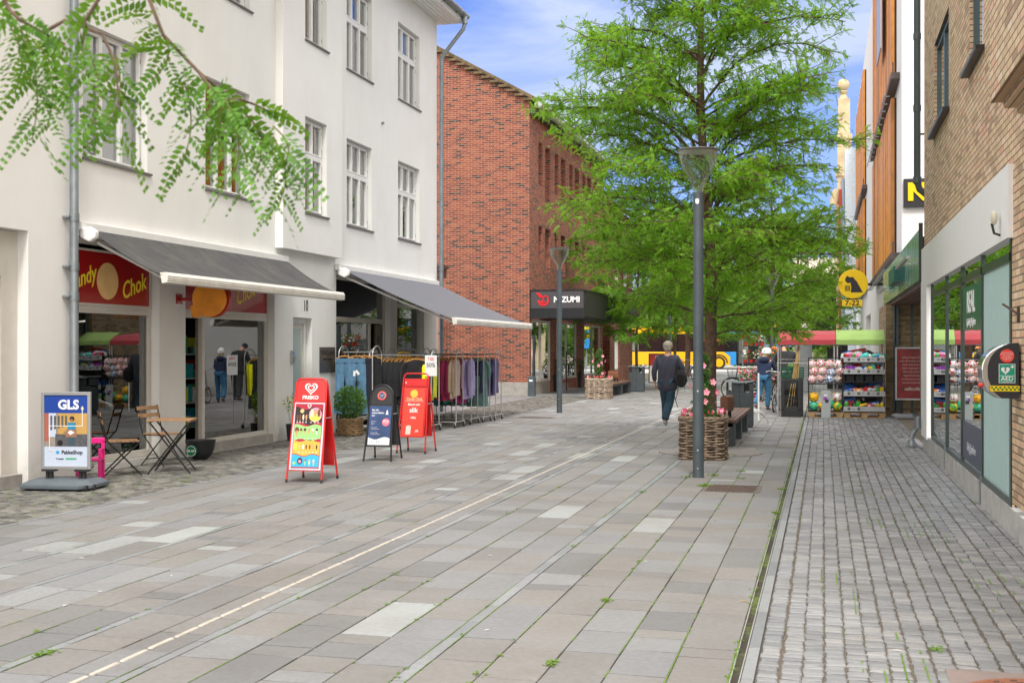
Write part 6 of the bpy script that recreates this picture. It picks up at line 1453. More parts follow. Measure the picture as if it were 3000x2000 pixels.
# ================================================================== MARKET STALLS
def canopy(label, X0, X1, Y0, Y1, c):
    t = thing('stall_canopy', label, 'canopy', ((X0+X1)/2, (Y0+Y1)/2, 0)); m = cloth('stall_cloth_%d' % int(c[0]*100), c, .08, 3)
    b = MB(); h, d_ = (X1-X0)/2, (Y1-Y0)/2; z0, z1, z2 = 1.73, 1.84, 1.98
    n = 8
    for q, (ya, za, yb, zb) in enumerate(((-d_,z0,-d_+.02,z1),(-d_+.02,z1,-d_+.3,z2),(-d_+.3,z2,d_-.3,z2+.1),(d_-.3,z2+.1,d_,z1),(d_,z1,d_,z0))):
        for i in range(n):
            xa, xb = -h+2*h*i/n, -h+2*h*(i+1)/n; sg = lambda i_: -.012*math.sin(i_/n*math.pi*3)**2
            b.add([(xa,ya,za+sg(i)),(xb,ya,za+sg(i+1)),(xb,yb,zb+sg(i+1)),(xa,yb,zb+sg(i))], [(0,1,2,3)])
    for s_ in (-1,1): b.add([(s_*h,-d_,z0),(s_*h,-d_+.02,z1),(s_*h,-d_+.3,z2),(s_*h,d_-.3,z2+.1),(s_*h,d_,z1),(s_*h,d_,z0)], [(0,1,2,3,4,5)])
    b.build('cloth', m, t)
    for x in (-h+.03, h-.03):
        for y in (-d_+.05, d_-.05): MB().tube([(x,y,0),(x,y,1.8)], .017, 8).build('pole', M_STEEL, t)
    for yy_, zz_ in ((-d_+.05,1.72),(-d_+.05,1.28),(d_-.05,1.35)): MB().tube([(-h,yy_,zz_),(h,yy_,zz_)], .009, 6).build('crossbar', M_STEEL, t)
canopy('red cloth canopy of the left hand stall', -1.08, .285, 29.35, 31.2, (.32,.035,.045))
canopy('light green cloth canopy beside the red one', .295, 1.40, 29.35, 30.2, (.22,.34,.09))
MPAL = mat('pallet_wood', (.42,.26,.12), .8, var=.25, bm=.3)
for X0, X1, lb in ((-.34,.44,'wooden pallet beneath the rack of balls'),(.47,1.40,'wooden pallet beneath the rack of toys')):
    t = thing('pallet', lb, 'pallet', ((X0+X1)/2,29.55,0)); w_ = (X1-X0)/2; b = MB()
    for x in (-w_,-.07,w_-.14):
        for y in (-.3,.25): b.box(x,y,.022,x+.14,y+.14,.1)
    b.box(-w_,-.3,0,w_,-.16,.02).box(-w_,.25,0,w_,.39,.02)
    for k in range(5): b.box(-w_,-.3+k*.145,.102,w_,-.2+k*.145,.124)
    b.build('boards', MPAL, t)
TOY = [('red',(.6,.03,.03)),('pink',(.75,.15,.35)),('turquoise',(.05,.5,.45)),('purple',(.3,.06,.42)),('blue',(.03,.15,.55)),('yellow',(.85,.6,.02)),('orange',(.8,.25,.02)),('green',(.08,.4,.06)),('white',(.75,.75,.75)),('black',(.03,.03,.03))]
TM = {n: mat('toy_'+n, c, .35, var=.15, vs=20) for n, c in TOY}; TM['clear'] = mat('toy_clear_wrap', (.6,.65,.66), .15, var=.3, vs=25)
# rack of balls
t = thing('display_rack', 'black wire rack filled with balls on the left pallet', 'display rack', (.05,29.5,.126)); b = MB(); h = .39
for x in (-h,h):
    for y in (-.22,.25): b.tube([(x,y,0),(x,y,1.28)], .012, 6)
for z in (.02,.66,1.28): b.tube([(-h,-.22,z),(h,-.22,z),(h,.25,z),(-h,.25,z)], .01, 5, closed=True)
b.box(-h,-.22,.655,h,.25,.665).box(-h,-.22,.01,h,.25,.02); b.build('frame', M_BLACK, t)
g_ = MB()
for z in (.8,.92,1.06,.15,.3,.45): g_.tube([(-h,-.225,z),(h,-.225,z)], .004, 4)
g_.build('wire', mat('yellow_wire', (.5,.5,.05), .5), t)
rb_ = random.Random(4)
def ball_(x, y, z, r, kind, lb):
    o = MB(); cols_ = {'white and red': (8,0), 'white and brown': (8,0), 'rainbow': (5,6), 'teal': (2,7), 'white and blue': (8,4), 'yellow green': (5,7)}[kind]
    n, mm = 20, 14; bm_ = MB(); bm_.ball((0,0,0), r, n, mm)
    mi = []
    for i in range(mm):
        for k in range(n):
            if kind == 'white and red': q = ((i//2+k//3) % 3 == 0) and i % 3 != 0
            elif kind == 'rainbow' or kind == 'yellow green': q = math.sin(k*.9+i*.8) > 0
            else: q = math.sin(k*1.9+math.sin(i*1.7)*2) > .35
            mi.append(1 if q else 0)
    bm_.m = mi; names = [a for a, _ in TOY]
    ob_ = bm_.build('toy_ball', [TM[names[cols_[0]]], TM[names[cols_[1]]]], None, smooth=180); ob_.location = (x,y,z); ob_.rotation_euler = (rb_.uniform(0,3),rb_.uniform(0,3),rb_.uniform(0,3)); tag(ob_, lb, 'ball', 'balls in the wire rack')
WZ = ['back','left','centre left','centre','centre right','right']
for rz_, (z, kinds) in enumerate(((.91,['white and brown','white and brown','white and blue','white and red']),(1.08,['white and brown','white and brown','white and blue','white and brown']),(1.25,['white and brown','white and brown','white and brown','white and red']))):
    for i, k in enumerate(kinds): ball_(-.26+.2*i+.04*(rz_%2), 29.37+rb_.uniform(-.05,.05), z+rb_.uniform(-.02,.02), .112, k, '%s ball, %s in the %s layer of the upper rack basket' % (k, OW[i], ('bottom','middle','top')[rz_]))
for i, (x, z, k) in enumerate(((-.25,.26,'teal'),(-.25,.47,'rainbow'),(.3,.26,'yellow green'),(.28,.47,'white and red'),(-.04,.26,'rainbow'),(.12,.3,'teal'))): ball_(x+.03, 29.38, z, .118, k, '%s ball, %s in the lower basket of the ball rack' % (k, OW[i]))
# toy rack with price strips
t = thing('display_rack', 'grey and black shelf rack of toys with price strips', 'display rack', (.93,29.5,.126)); h = .455; b = MB()
for x in (-h,h):
    for y in (-.2,.28): b.box(x-.012,y-.012,0,x+.012,y+.012,1.38)
b.box(-h,.27,0,h,.28,1.36)
b.build('frame', M_BLACK, t)
SH = (.10,.46,.72,.98,1.26)
for z in SH:
    s_ = MB().box(-h,-.26,z-.02,h,.27,z).build('shelf', M_BLACK, t)
    if z != .72: MB().box(-h-.01,-.272,z-.075,h+.01,-.262,z+.04).build('price_strip', mat('strip_grey', (.45,.46,.47), .5), s_)
    if z == .72: continue
    d_ = MB()
    for k in range(4 if z != .10 else 2):
        x = -h+.11+k*.22; disc(d_, (x,-.274,z-.012), .033, TY, 18, .003)
    o = d_.build('price_disc', M_BLACK, s_)
    for k in range(4 if z != .10 else 2):
        x = -h+.11+k*.22; text(('10,-','20,-','40,-','10,-')[k], .024, M_WHITEP, s_, (x,-.2785,z-.012), TY, bold=.02, name='price'); text('SUPERPRIS', .014, M_BLACK, s_, (x+.1,-.274,z-.005), TY, name='price'); text('frit valg', .014, M_BLACK, s_, (x+.1,-.274,z-.022), TY, name='price')
rs_t = random.Random(21)
def toy(x, y, z, c, lb, s_=1):
    b = MB(); k = rs_t.randrange(5); w_ = rs_t.uniform(.05,.09)*s_; m2 = TM['clear']
    if k == 0: b.obox((0,0,w_*.5),(w_*1.6,w_,w_),Euler((0,rs_t.uniform(-.3,.3),rs_t.uniform(-.5,.5))),0); b.obox((0,-w_*.52,w_*.5),(w_*1.2,.004,w_*.6),Euler((0,0,0)),1)
    elif k == 1: b.ball((0,0,w_*.5),(w_*.8,w_*.5,w_*.55),10,7,0,jit=.12); b.ball((w_*.6,-.01,w_*.5),(w_*.35,w_*.3,w_*.35),8,6,1)
    elif k == 2: b.tube([(-w_,0,w_*.3),(0,0,w_*.55),(w_,.01,w_*.9)],[w_*.3,w_*.35,w_*.2],8,0); b.tube([(-w_*.2,0,w_*.3),(-w_*.5,0,w_*1.1)],w_*.14,6,1)
    elif k == 3: b.lathe([(w_*.35,0),(w_*.5,w_*.9),(w_*.2,w_*1.2)],12,(0,0,0),0); b.lathe([(w_*.22,w_*1.2),(w_*.22,w_*1.4)],10,(0,0,0),1)
    else: b.prism([(-w_,0,0),(w_,0,.0),(w_*.8,.01,w_*1.2),(-w_*.9,.01,w_*.9)],(0,w_*.6,0),0); b.ball((0,-.005,w_*.5),(w_*.5,w_*.2,w_*.4),8,6,1,jit=.1)
    o = b.build('packaged_toy', [TM[c], m2 if rs_t.random() < .5 else TM[rs_t.choice([a for a, _ in TOY])]], None, smooth=40); o.location = (x,y,z); o.rotation_euler = (0,0,rs_t.uniform(-.5,.5)); tag(o, lb, 'toy', 'toys on the stall rack')
CH = {0: ['green','black','green','green','yellow','orange','red','blue','yellow','yellow'], 1: ['blue','blue','pink','orange','white','pink','red','white','green','yellow'], 3: ['pink','purple','purple','white','blue','blue','turquoise','white','red','white'], 4: ['white','pink','white','pink','turquoise','turquoise','white','turquoise','blue','turquoise']}
SN = {0: 'lowest', 1: 'second lowest', 3: 'second highest', 4: 'top'}
OW2 = OW[:10]
for si, z in enumerate(SH):
    if si == 2: continue
    for i in range(10): toy(.93-h+.05+i*.09, 29.32+rs_t.uniform(-.02,.05), .126+z+.001, CH[si][i], '%s packaged toy, %s from the left on the %s shelf' % (CH[si][i], OW2[i], SN[si]), 1.55)
    for i in range(4): toy(.93-h+.1+i*.22, 29.5, .126+z+.001, rs_t.choice(['white','black','clear' if 0 else 'blue','red']), 'toy packet, %s in the back row of the %s shelf' % (OW2[i], SN[si]), 2.6)
for i in range(4):
    o = MB().box(-.09,-.12,0,.09,.12,.16).build('black_tray', M_BLACKP, None, bevel=.01); o.location = (.62+i*.21,29.45,.126+.721); tag(o, 'black plastic tray, %s from the left on the middle shelf' % OW2[i], 'tray', 'black trays on the middle shelf')
# black crate tower, sticks, green crate and melon
t = thing('crate_frame', 'tall black folding crate frame holding bamboo sticks', 'crate', (-.74,29.4,0)); b = MB()
b.box(-.23,-.2,0,-.15,.2,.88).box(.15,-.2,0,.23,.2,.88).box(-.15,-.2,.80,.15,-.17,.9).box(-.15,-.2,.02,.15,-.17,.16).box(-.23,-.2,.16,.23,.2,.19).box(-.15,-.19,.19,.15,-.16,.24).box(-.15,-.2,0,.15,.2,.02)
b.build('crate_body', M_BLACKP, t, bevel=.006)
g_ = MB(); [g_.box(-.02+k*.03,-.1,.25,-.008+k*.03,-.09,.45) for k in range(5)]; g_.box(-.1,-.11,.45,.14,-.08,.48).build('grid', M_BLACK, t)
for i, (a, b2) in enumerate((((-.1,-.05,.2),(.16,.1,1.72)),((-.02,-.05,.2),(.17,.08,1.70)),((.04,-.08,.2),(.18,.1,1.74)),((.1,0,.2),(.2,.06,1.68)),((-.06,.02,.2),(.15,.12,1.66)))):
    o = MB().tube([a, b2], .0095, 6).build('bamboo_stick', mat('bamboo', (.55,.36,.13), .5, var=.15), None, smooth=60); o.location = (-.74,29.4,0); tag(o, 'bamboo stick leaning in the black crate, %s of five' % OW[i], 'stick', 'bamboo sticks in the crate')
t = thing('green_crate', 'dark green plastic crate behind the bamboo sticks', 'crate', (-.72,29.75,.92)); b = MB()
b.box(-.27,-.18,0,.27,.18,.02)
for z in (.04,.1,.16,.22): b.box(-.27,-.18,z,.27,-.165,z+.035).box(-.27,.165,z,.27,.18,z+.035).box(-.27,-.18,z,-.255,.18,z+.035).box(.255,-.18,z,.27,.18,z+.035)
for x in (-.262,-.1,.08,.245): b.box(x,-.182,.02,x+.02,-.163,.25)
b.build('crate_body', mat('crate_green', (.01,.1,.05), .5), t)
MB().box(-.25,-.35,-.92,.25,.17,-.01).build('stand', mat('stand_dark', (.03,.035,.035), .7), t)
o = MB().ball((0,0,0), (.11,.1,.085), 18, 12).build('watermelon', mat('melon_green', (.12,.25,.06), .4, var=.4, vs=14), None, smooth=180); o.location = (-.74,29.75,1.2); tag(o, 'small green watermelon resting in the green crate', 'melon')
t = thing('info_board', 'narrow grey info board standing before the rack of balls', 'sign', (.06,29.0,0)); MB().box(-.105,0,0,.105,.03,.64).build('board', mat('board_grey', (.42,.46,.46), .5), t, bevel=.004); b = MB(); b.box(-.095,-.003,.34,.095,-.001,.6,0); b.box(-.06,-.005,.42,.02,-.0031,.5,1); b.box(-.02,-.006,.36,.06,-.0051,.44,2); b.box(-.05,-.0075,.5,.03,-.0061,.56,3); b.build('picture', [mat('pic_grey', (.4,.42,.45), .4, var=.3, vs=30), TM['purple'], TM['black'], TM['white']], t)
# red employer sign
t = thing('poster_stand', 'dark red poster in a silver frame on a grey base by the ochre wall', 'sign stand', (1.95,29.55,0), R(4))
MB().box(-.31,-.02,.42,-.275,.02,1.66).box(.275,-.02,.42,.31,.02,1.66).box(-.275,-.02,.42,.275,.02,.455).box(-.275,-.02,1.625,.275,.02,1.66).build('frame', M_GREYALU, t)
MB().box(-.275,-.01,.455,.275,.01,1.625).build('poster', mat('salling_red', (.26,.02,.02), .35, var=.5, vs=4), t)
for i, s_ in enumerate(('Salling Group er', 'stolt officiel sponsor', 'danske fodbold', 'DBUs Ungdom', 'DBU Fodbold', 'Pigeraketten', 'Kvindelandshold', 'Herrelandshold')): text(s_, .05, mat('poster_letter', (.6,.5,.45), .5), t, (.0,-.013,1.42-.085*i), TY)
text('salling', .1, mat('poster_letter', (1,1,1)), t, (.02,-.013,.68), TY, bold=.03)
b = MB(); b.add([(-.34,-.3,.0),(.34,-.3,.0),(.4,.2,.0),(-.4,.2,.0),(-.34,-.3,.05),(.34,-.3,.05),(.4,.2,.05),(-.4,.2,.05),(-.26,-.2,.1),(.26,-.2,.1),(.3,.12,.1),(-.3,.12,.1)], [(0,3,2,1),(8,9,10,11)]+[(a+k,a+(k+1)%4,a+4+(k+1)%4,a+4+k) for a in (0,4) for k in range(4)]); b.build('base', mat('base_pale', (.28,.29,.31), .5), t, bevel=.012)
MB().box(-.2,-.03,.1,-.14,.03,.42).box(.14,-.03,.1,.2,.03,.42).build('leg', M_BLACKP, t)

# ------------------------------------------------------------------ flower trolleys
M_FL = leafmat('trolley_leaf', (.02,.08,.015), (.04,.13,.02), (.08,.2,.04), .2, 5)
PETC = [('white',mat('petal_white', (.8,.78,.74), .6)),('red',mat('petal_red', (.6,.03,.04), .6)),('pink',M_PINK),('orange',mat('petal_orange', (.8,.25,.05), .6)),('magenta',M_MAG)]
def trolley(label, nm, loc, w_, lv, cl, rz=0):
    t = thing('flower_trolley', label, 'plant trolley', loc, rz, 'trolleys of potted flowers'); b = MB(); h = w_/2
    for x in (-h,h):
        for y in (-.28,.28): b.tube([(x,y,.05),(x,y,lv[-1]+.25)], .014, 6)
    b.build('frame', M_ZINC, t)
    for z in lv: MB().box(-h,-.28,z-.03,h,.28,z).build('shelf', M_BLACKP, t)
    for k in range(4): MB().tube([((-h,h)[k%2]-.015,(-.25,.25)[k//2],.04),((-h,h)[k%2]+.015,(-.25,.25)[k//2],.04)], .04, 10).build('caster', M_BLACKP, t)
    for li, z in enumerate(lv):
        n = max(3, int(w_/.17))
        for i in range(n):
            x = -h+.09+(w_-.18)*i/(n-1); ci = cl[(li+i) % len(cl)]
            pn = 'flower_pot'; M_ = Matrix.Rotation(rz,3,'Z') @ Vector((x,-.15,z))
            p = thing('potted_flower', '%s flowers in a red pot, %s on the %s shelf of the %s trolley' % (PETC[ci][0], OW[i], ('bottom','middle','top','upper')[min(li,3)] if len(lv) == 3 else ('bottom','top')[li], nm), 'potted flower', Vector(loc)+M_, 0, 'potted flowers on the trolleys')
            MB().lathe([(.05,0),(.07,.1),(.06,.1),(.01,.085)], 12).build('pot', mat('pot_red', (.6,.03,.02), .5), p, smooth=40)
            f = MB(); leaves(f, (0,0,.26), 70, (.12,.12,.17), .075, .5, .3)
            for q in range(13): a = U(0,6.28); flower(f, (math.cos(a)*U(.04,.13), math.sin(a)*U(.04,.13)-.02, U(.16,.42)), U(.03,.05), mi=1, mc=2)
            f.build('plant', [M_FL, PETC[ci][1], M_STAM], p)
trolley('black shelved trolley of white and red flowers behind the woman', 'left', (-2.25,40.8,0), .72, (.35,1.15,1.72), (0,0,1,0,2))
trolley('lower trolley of pink and orange flowers to the right of the woman', 'middle', (-1.55,38.2,0), .75, (.45,1.25), (3,2,2,3))
trolley('low trolley of green plants beneath the red flowers left of the woman', 'low', (-2.15,37.6,0), .7, (.15,.6), (4,1,2))
t = thing('info_column', 'grey square column standing behind the red canopied stall', 'column', (-.7,46,0)); MB().box(-.3,-.3,0,.3,.3,1.9).box(-.34,-.34,1.9,.34,.34,2.0).build('column_body', mat('column_grey', (.22,.24,.25), .6), t, bevel=.02)
t = thing('info_column', 'black advertising column standing behind the green canopied stall', 'column', (.55,50,0)); MB().box(-.4,-.3,0,.4,.3,2.0).box(-.36,-.31,.3,.36,-.3,1.8).build('column_body', M_BLACKP, t, bevel=.02)
# ================================================================== TREES
def leaf_mesh(name, P, Dr, L, mats, parent, pairs=7, wl=.26, seed=0, droop=.22, ww=.6):
    """pinnate leaves: P (n,3) base points, Dr (n,3) directions, L (n,) lengths"""
    rs = np.random.RandomState(seed); n = len(P)
    Dr = Dr/np.linalg.norm(Dr, axis=1, keepdims=True)
    up = np.tile([0.,0.,1.], (n,1)) + rs.normal(0,.75,(n,3))
    side = np.cross(Dr, up); side /= np.maximum(np.linalg.norm(side, axis=1, keepdims=True), 1e-6); nrm = np.cross(side, Dr)
    V = np.zeros((n, pairs, 2, 4, 3), np.float32)
    for k in range(pairs):
        s = (k+.6)/pairs; base = P + Dr*(L*s)[:,None] - np.array([0,0,1.])*(droop*L*s*s)[:,None]
        ll = L*wl*(1-.45*s)*(0.75+.25*math.sin(math.pi*min(1,s+.2)))
        for j, sg in enumerate((-1,1)):
            d = side*sg*.85 + Dr*.5 + nrm*rs.uniform(-.25,.25,(n,1)) + np.array([0,0,-.15]); d /= np.linalg.norm(d, axis=1, keepdims=True)
            wv = Dr*.9 - d*(np.sum(Dr*d,axis=1))[:,None]; wv /= np.linalg.norm(wv, axis=1, keepdims=True)
            wdt = (L/pairs*ww)[:,None]
            V[:,k,j,0] = base; V[:,k,j,1] = base + d*(ll*.5)[:,None] - wv*wdt; V[:,k,j,2] = base + d*ll[:,None]; V[:,k,j,3] = base + d*(ll*.5)[:,None] + wv*wdt
    V = V.reshape(-1,3); m = len(V)//4
    me = bpy.data.meshes.new(name); me.vertices.add(len(V)); me.vertices.foreach_set('co', V.ravel())
    me.loops.add(len(V)); me.loops.foreach_set('vertex_index', np.arange(len(V), dtype=np.int32))
    me.polygons.add(m); me.polygons.foreach_set('loop_start', np.arange(0, 4*m, 4, dtype=np.int32)); me.polygons.foreach_set('loop_total', np.full(m, 4, np.int32))
    me.materials.append(mats); me.update(calc_edges=True)
    return link(name, me, parent)
M_BARK = mat('bark', (.13,.08,.055), .9, var=.4, vs=14, bm=.8, bs=30)
M_LOCUST = leafmat('locust_leaf', (.06,.19,.01), (.14,.35,.02), (.3,.56,.045), .52, 1.1)
M_LOCUST2 = leafmat('locust_leaf_far', (.06,.18,.015), (.12,.3,.025), (.22,.44,.045), .48, 1.0)
def locust(loc, label, H, z0, prof, nl, seed, leaf=.16, pairs=6, step=.05, r0=.105, lean=(0,0), m=None, sub=11, dens=1, name='locust_tree', azr=None, spread=.3, puff=0):
    rs = random.Random(seed); t = thing(name, label, 'tree', loc, group='locust trees in rows along the street')
    tr = MB(); n = 16
    def trunk(z): s = z/H; return Vector((lean[0]*s+.04*math.sin(z*1.3+seed), lean[1]*s+.04*math.cos(z*1.1+seed*2), z))
    base = trunk(0); off = Vector((base.x, base.y, 0))
    pts = [trunk(H*i/n)-off for i in range(n+1)]; tr.tube(pts, [r0*(1.25 if i == 0 else 1)*(1-(i/n)**1.3*.9) for i in range(n+1)], 12)
    P, D, L = [], [], []
    def emit(p, d, l, k=1):
        for _ in range(k):
            q = Vector((rs.gauss(0,.55), rs.gauss(0,.55), rs.gauss(0,.35)-.12)); v = (d.normalized()*.8+q) if not puff else (d.normalized()*.35+Vector((rs.gauss(0,1), rs.gauss(0,1), rs.gauss(0,.8)-.1))*.6)
            P.append(p+Vector((rs.gauss(0,.012+puff*.03), rs.gauss(0,.012+puff*.03), rs.gauss(0,.012+puff*.03)))); D.append(v.normalized()); L.append(l*rs.uniform(.6,1.2))
    for i in range(nl):
        s = (i+.5)/nl; z = z0 + (H-.2-z0)*s**.92 + rs.uniform(-.4,.4); az = i*2.39996 + rs.uniform(-.35,.35)
        if azr: az = azr(i, az)
        R_ = prof(z)*rs.uniform(.72,1.12)*(1.3 if i % 8 == 3 else 1); el = R(rs.uniform(-2,62) + 15*s)
        p = trunk(min(z,H))-off - Vector((0,0,.35*R_*.5)); p.z = max(p.z, z0*.8)
        path = [p.copy()]; m_ = 11; hd = Vector((math.cos(az), math.sin(az), 0)); bend = rs.uniform(-.25,.25)
        for k in range(m_):
            q = k/m_; e = el*(1-q*1.25)-R(6)*q; hd2 = Matrix.Rotation(bend*q, 3, 'Z') @ hd
            p = p + (hd2*math.cos(e)+Vector((0,0,math.sin(e))))*(R_/m_*1.04) + Vector((rs.gauss(0,.02),rs.gauss(0,.02),rs.gauss(0,.015))); path.append(p.copy())
        rb = max(.006, r0*.23*(R_/3)**.8)*rs.uniform(.7,1.1)
        tr.tube(path, [rb*(1-.85*k/m_)+.003 for k in range(m_+1)], 6)
        for k in range(sub):
            q = .16+.84*(k+rs.random())/sub; ii = min(m_-1, int(q*m_)); f = q*m_-ii
            b = path[ii].lerp(path[ii+1], f); dirn = (path[ii+1]-path[ii]).normalized()
            sd = 1 if k % 2 else -1; a = sd*rs.uniform(.5,1.25); dd = Matrix.Rotation(a, 3, 'Z') @ Vector((dirn.x, dirn.y, dirn.z*.4+rs.uniform(-.5,1.1)*spread)); dd.normalize()
            l2 = R_*rs.uniform(.2,.42)*(1.15-.6*q); m2 = 6; sp = [b.copy()]; pp = b.copy()
            for j in range(m2):
                dd.z -= .045; dd.normalize(); pp = pp + dd*(l2/m2) + Vector((rs.gauss(0,.012),)*3); sp.append(pp.copy())
            tr.tube(sp, [.0065*(1-.7*j/m2)+.0015 for j in range(m2+1)], 4, cap=False)
            nn = max(3, int(l2/step))
            for j in range(nn):
                q2 = (j+.5)/nn*m2; jj = min(m2-1, int(q2)); emit(sp[jj].lerp(sp[jj+1], q2-jj), dd+Vector((0,0,-.1)), leaf, dens)
        for j in range(int(R_*.5/step)): 
            q = .5+.5*j/(R_*.5/step); ii = min(m_-1, int(q*m_)); emit(path[ii].lerp(path[ii+1], q*m_-ii), path[ii+1]-path[ii], leaf, dens)
    tr.build('trunk', M_BARK, t, smooth=60)
    leaf_mesh('crown', np.array([tuple(p) for p in P]), np.array([tuple(p) for p in D]), np.array(L), m or M_LOCUST, t, pairs, seed=seed)
    return t
def prof_main(z):
    pts = [(1.9,1.5),(2.4,1.95),(3.2,2.3),(4.2,2.55),(5.2,2.75),(6.2,2.5),(7.0,2.05),(8.2,1.5),(9.6,.5)]
    for (a, ra), (b, rb) in zip(pts, pts[1:]):
        if z <= b: return ra+(rb-ra)*max(0,(z-a))/(b-a)
    return .5
locust((-1.72,19.3,0), 'nearest tall locust tree with feathery leaves behind the lamp post', 9.6, 2.25, prof_main, 92, 4, leaf=.125, pairs=6, step=.15, r0=.108, lean=(-.3,0), sub=28, dens=5, spread=.9, puff=1)
far = lambda k: (lambda z: k*prof_main(z)*1.15)
locust((-1.85,46.5,0), 'locust tree in the right row behind the distant lamp post', 7.8, 2.3, far(1.05), 40, 7, leaf=.26, pairs=4, step=.085, r0=.13, m=M_LOCUST2, sub=11, dens=2, spread=.8)
locust((-6.95,46.0,0), 'thin trunked locust tree rising beside the far litter bin', 6.6, 2.1, far(1.0), 42, 9, leaf=.26, pairs=4, step=.08, r0=.065, m=M_LOCUST2, sub=11, dens=2, spread=.8)
locust((-7.7,70,0), 'dark trunked locust tree in front of the long bus', 9.5, 2.6, far(1.35), 38, 12, leaf=.36, pairs=3, step=.12, r0=.16, m=M_LOCUST2, sub=10, dens=2, spread=.8)
locust((-6.9,58,0), 'slim locust tree between the brick annex and the bus', 7.2, 2.4, far(1.05), 34, 15, leaf=.3, pairs=3, step=.1, r0=.08, m=M_LOCUST2, sub=10, dens=2, spread=.8)
locust((-1.4,68,0), 'locust tree at the far end of the right row', 8.5, 2.4, far(1.25), 34, 17, leaf=.36, pairs=3, step=.12, r0=.13, m=M_LOCUST2, sub=10, dens=2, spread=.8)
# broad trees beyond the road
def clump_mesh(name, centers, radii, n, size, m, parent, seed):
    rs = np.random.RandomState(seed); C_ = np.array(centers); r = np.array(radii); k = rs.choice(len(C_), n, p=(r**2)/(r**2).sum())
    v = rs.normal(0,1,(n,3)); v /= np.linalg.norm(v, axis=1, keepdims=True); P = C_[k] + v*(r[k]*rs.uniform(.55,1.08,n)**.7)[:,None]*np.array([1,1,.75])
    d = v + rs.normal(0,.6,(n,3)); d /= np.linalg.norm(d, axis=1, keepdims=True); s = np.cross(d, rs.normal(0,1,(n,3))); s /= np.linalg.norm(s, axis=1, keepdims=True)
    L = size*rs.uniform(.6,1.3,(n,1)); V = np.stack([P-d*L*.5, P+s*L*.35, P+d*L*.5, P-s*L*.35], 1).reshape(-1,3).astype(np.float32)
    me = bpy.data.meshes.new(name); me.vertices.add(len(V)); me.vertices.foreach_set('co', V.ravel()); me.loops.add(len(V)); me.loops.foreach_set('vertex_index', np.arange(len(V), dtype=np.int32))
    me.polygons.add(n); me.polygons.foreach_set('loop_start', np.arange(0, 4*n, 4, dtype=np.int32)); me.polygons.foreach_set('loop_total', np.full(n, 4, np.int32)); me.materials.append(m); me.update(calc_edges=True)
    return link(name, me, parent)
M_FARLEAF = leafmat('far_leaf', (.03,.08,.02), (.05,.13,.03), (.1,.2,.045), .3, .35)
M_FARDARK = leafmat('far_dark_leaf', (.015,.05,.03), (.025,.07,.04), (.05,.12,.06), .2, .3)
def broad(loc, label, H, W, seed, m, size=.4, n=9000):
    rs = random.Random(seed); t = thing('broad_tree', label, 'tree', loc, group='trees across the road')
    MB().tube([(0,0,0),(.1,0,H*.3),(0,.1,H*.6)], [.3,.22,.1], 8).build('trunk', M_BARK, t)
    cs, rr = [], []
    for k in range(34):
        a = rs.uniform(0,6.28); q = rs.random()**.5; z = H*rs.uniform(.2,.93); w_ = W*(1-((z/H-.5)/.6)**2*.8); cs.append((math.cos(a)*q*w_, math.sin(a)*q*w_, z)); rr.append(W*rs.uniform(.2,.42))
    clump_mesh('crown', cs, rr, n, size, m, t, seed); return t
for i, (x, y, H, W, lb, mm) in enumerate(((-26,118,13,5.5,'tall green tree across the road far behind the bus rear',M_FARLEAF),(-17,122,15,6,'large leafy tree directly above the bus roof',M_FARLEAF),(-9.5,116,13,5,'dark green tree behind the middle of the bus',M_FARDARK),(-3.5,112,10,4.2,'bright green tree above the flower trolley across the road',M_FARLEAF),(-6.5,130,16,6,'bluish dark conifer like tree farthest across the road',M_FARDARK),(1.5,104,8.5,3.4,'leafy tree in front of the cream house',M_FARLEAF),(-36,120,14,6,'tree across the road hidden mostly by the brick annex',M_FARLEAF))): broad((x,y,0), lb, H, W, 30+i, mm)
t = thing('hedge', 'long clipped green hedge across the road behind the stalls', 'hedge', (-4,103,0))
rs_ = np.random.RandomState(2); n_ = 14000; P_ = np.stack([rs_.uniform(-30,34,n_), rs_.uniform(-.6,.6,n_), rs_.uniform(.05,1.55,n_)],1); P_[:,1] = np.where(rs_.rand(n_) < .6, -.6+rs_.normal(0,.06,n_), P_[:,1])
cs_ = [tuple(p) for p in P_[:1400]]; clump_mesh('foliage', cs_, [.22]*1400, 22000, .2, leafmat('hedge_leaf', (.08,.16,.02), (.13,.24,.03), (.2,.32,.05), .3, .8), t, 3)
# foreground tree: trunk outside the picture, boughs hanging in at the top left
FT = thing('locust_tree', 'leafy boughs hanging close overhead at the top left', 'tree', (-4.3,2.4,0))
def cp(u, v, d):   # a real point d metres ahead of where the photographer stood
    r = d*(u-1500)/3500; return Vector((r*.96769-d*.25215, r*.25215+d*.96769, 1.65-(v-1018)*d/3500)) - Vector((-4.3,2.4,0))
tb = MB(); tb.tube([(0,0,0),(.03,0,1.5),(0,0,3.0),(.1,.05,4.5),(.1,0,6.5)], [.13,.11,.1,.07,.03], 12)
def bough(pts, r0):
    out = [];
    for a, b in zip(pts, pts[1:]):
        for k in range(4): out.append(a.lerp(b, k/4))
    out.append(pts[-1]); tb.tube(out, [r0*(1-.85*i/len(out))+.0015 for i in range(len(out))], 7); return out
B1 = bough([Vector((.02,0,3.0)), Vector((.9,.1,3.3)), cp(300,-330,3.05), cp(415,-60,3.0), cp(478,103,3.0), cp(585,214,3.0), cp(658,275,3.05), cp(730,345,3.1), cp(800,430,3.12)], .0055)
B2 = bough([Vector((.0,0,2.7)), Vector((.8,-.1,3.0)), cp(-60,-150,2.7), cp(28,30,2.75), cp(60,60,2.75), cp(126,96,2.8), cp(190,130,2.85)], .0055)
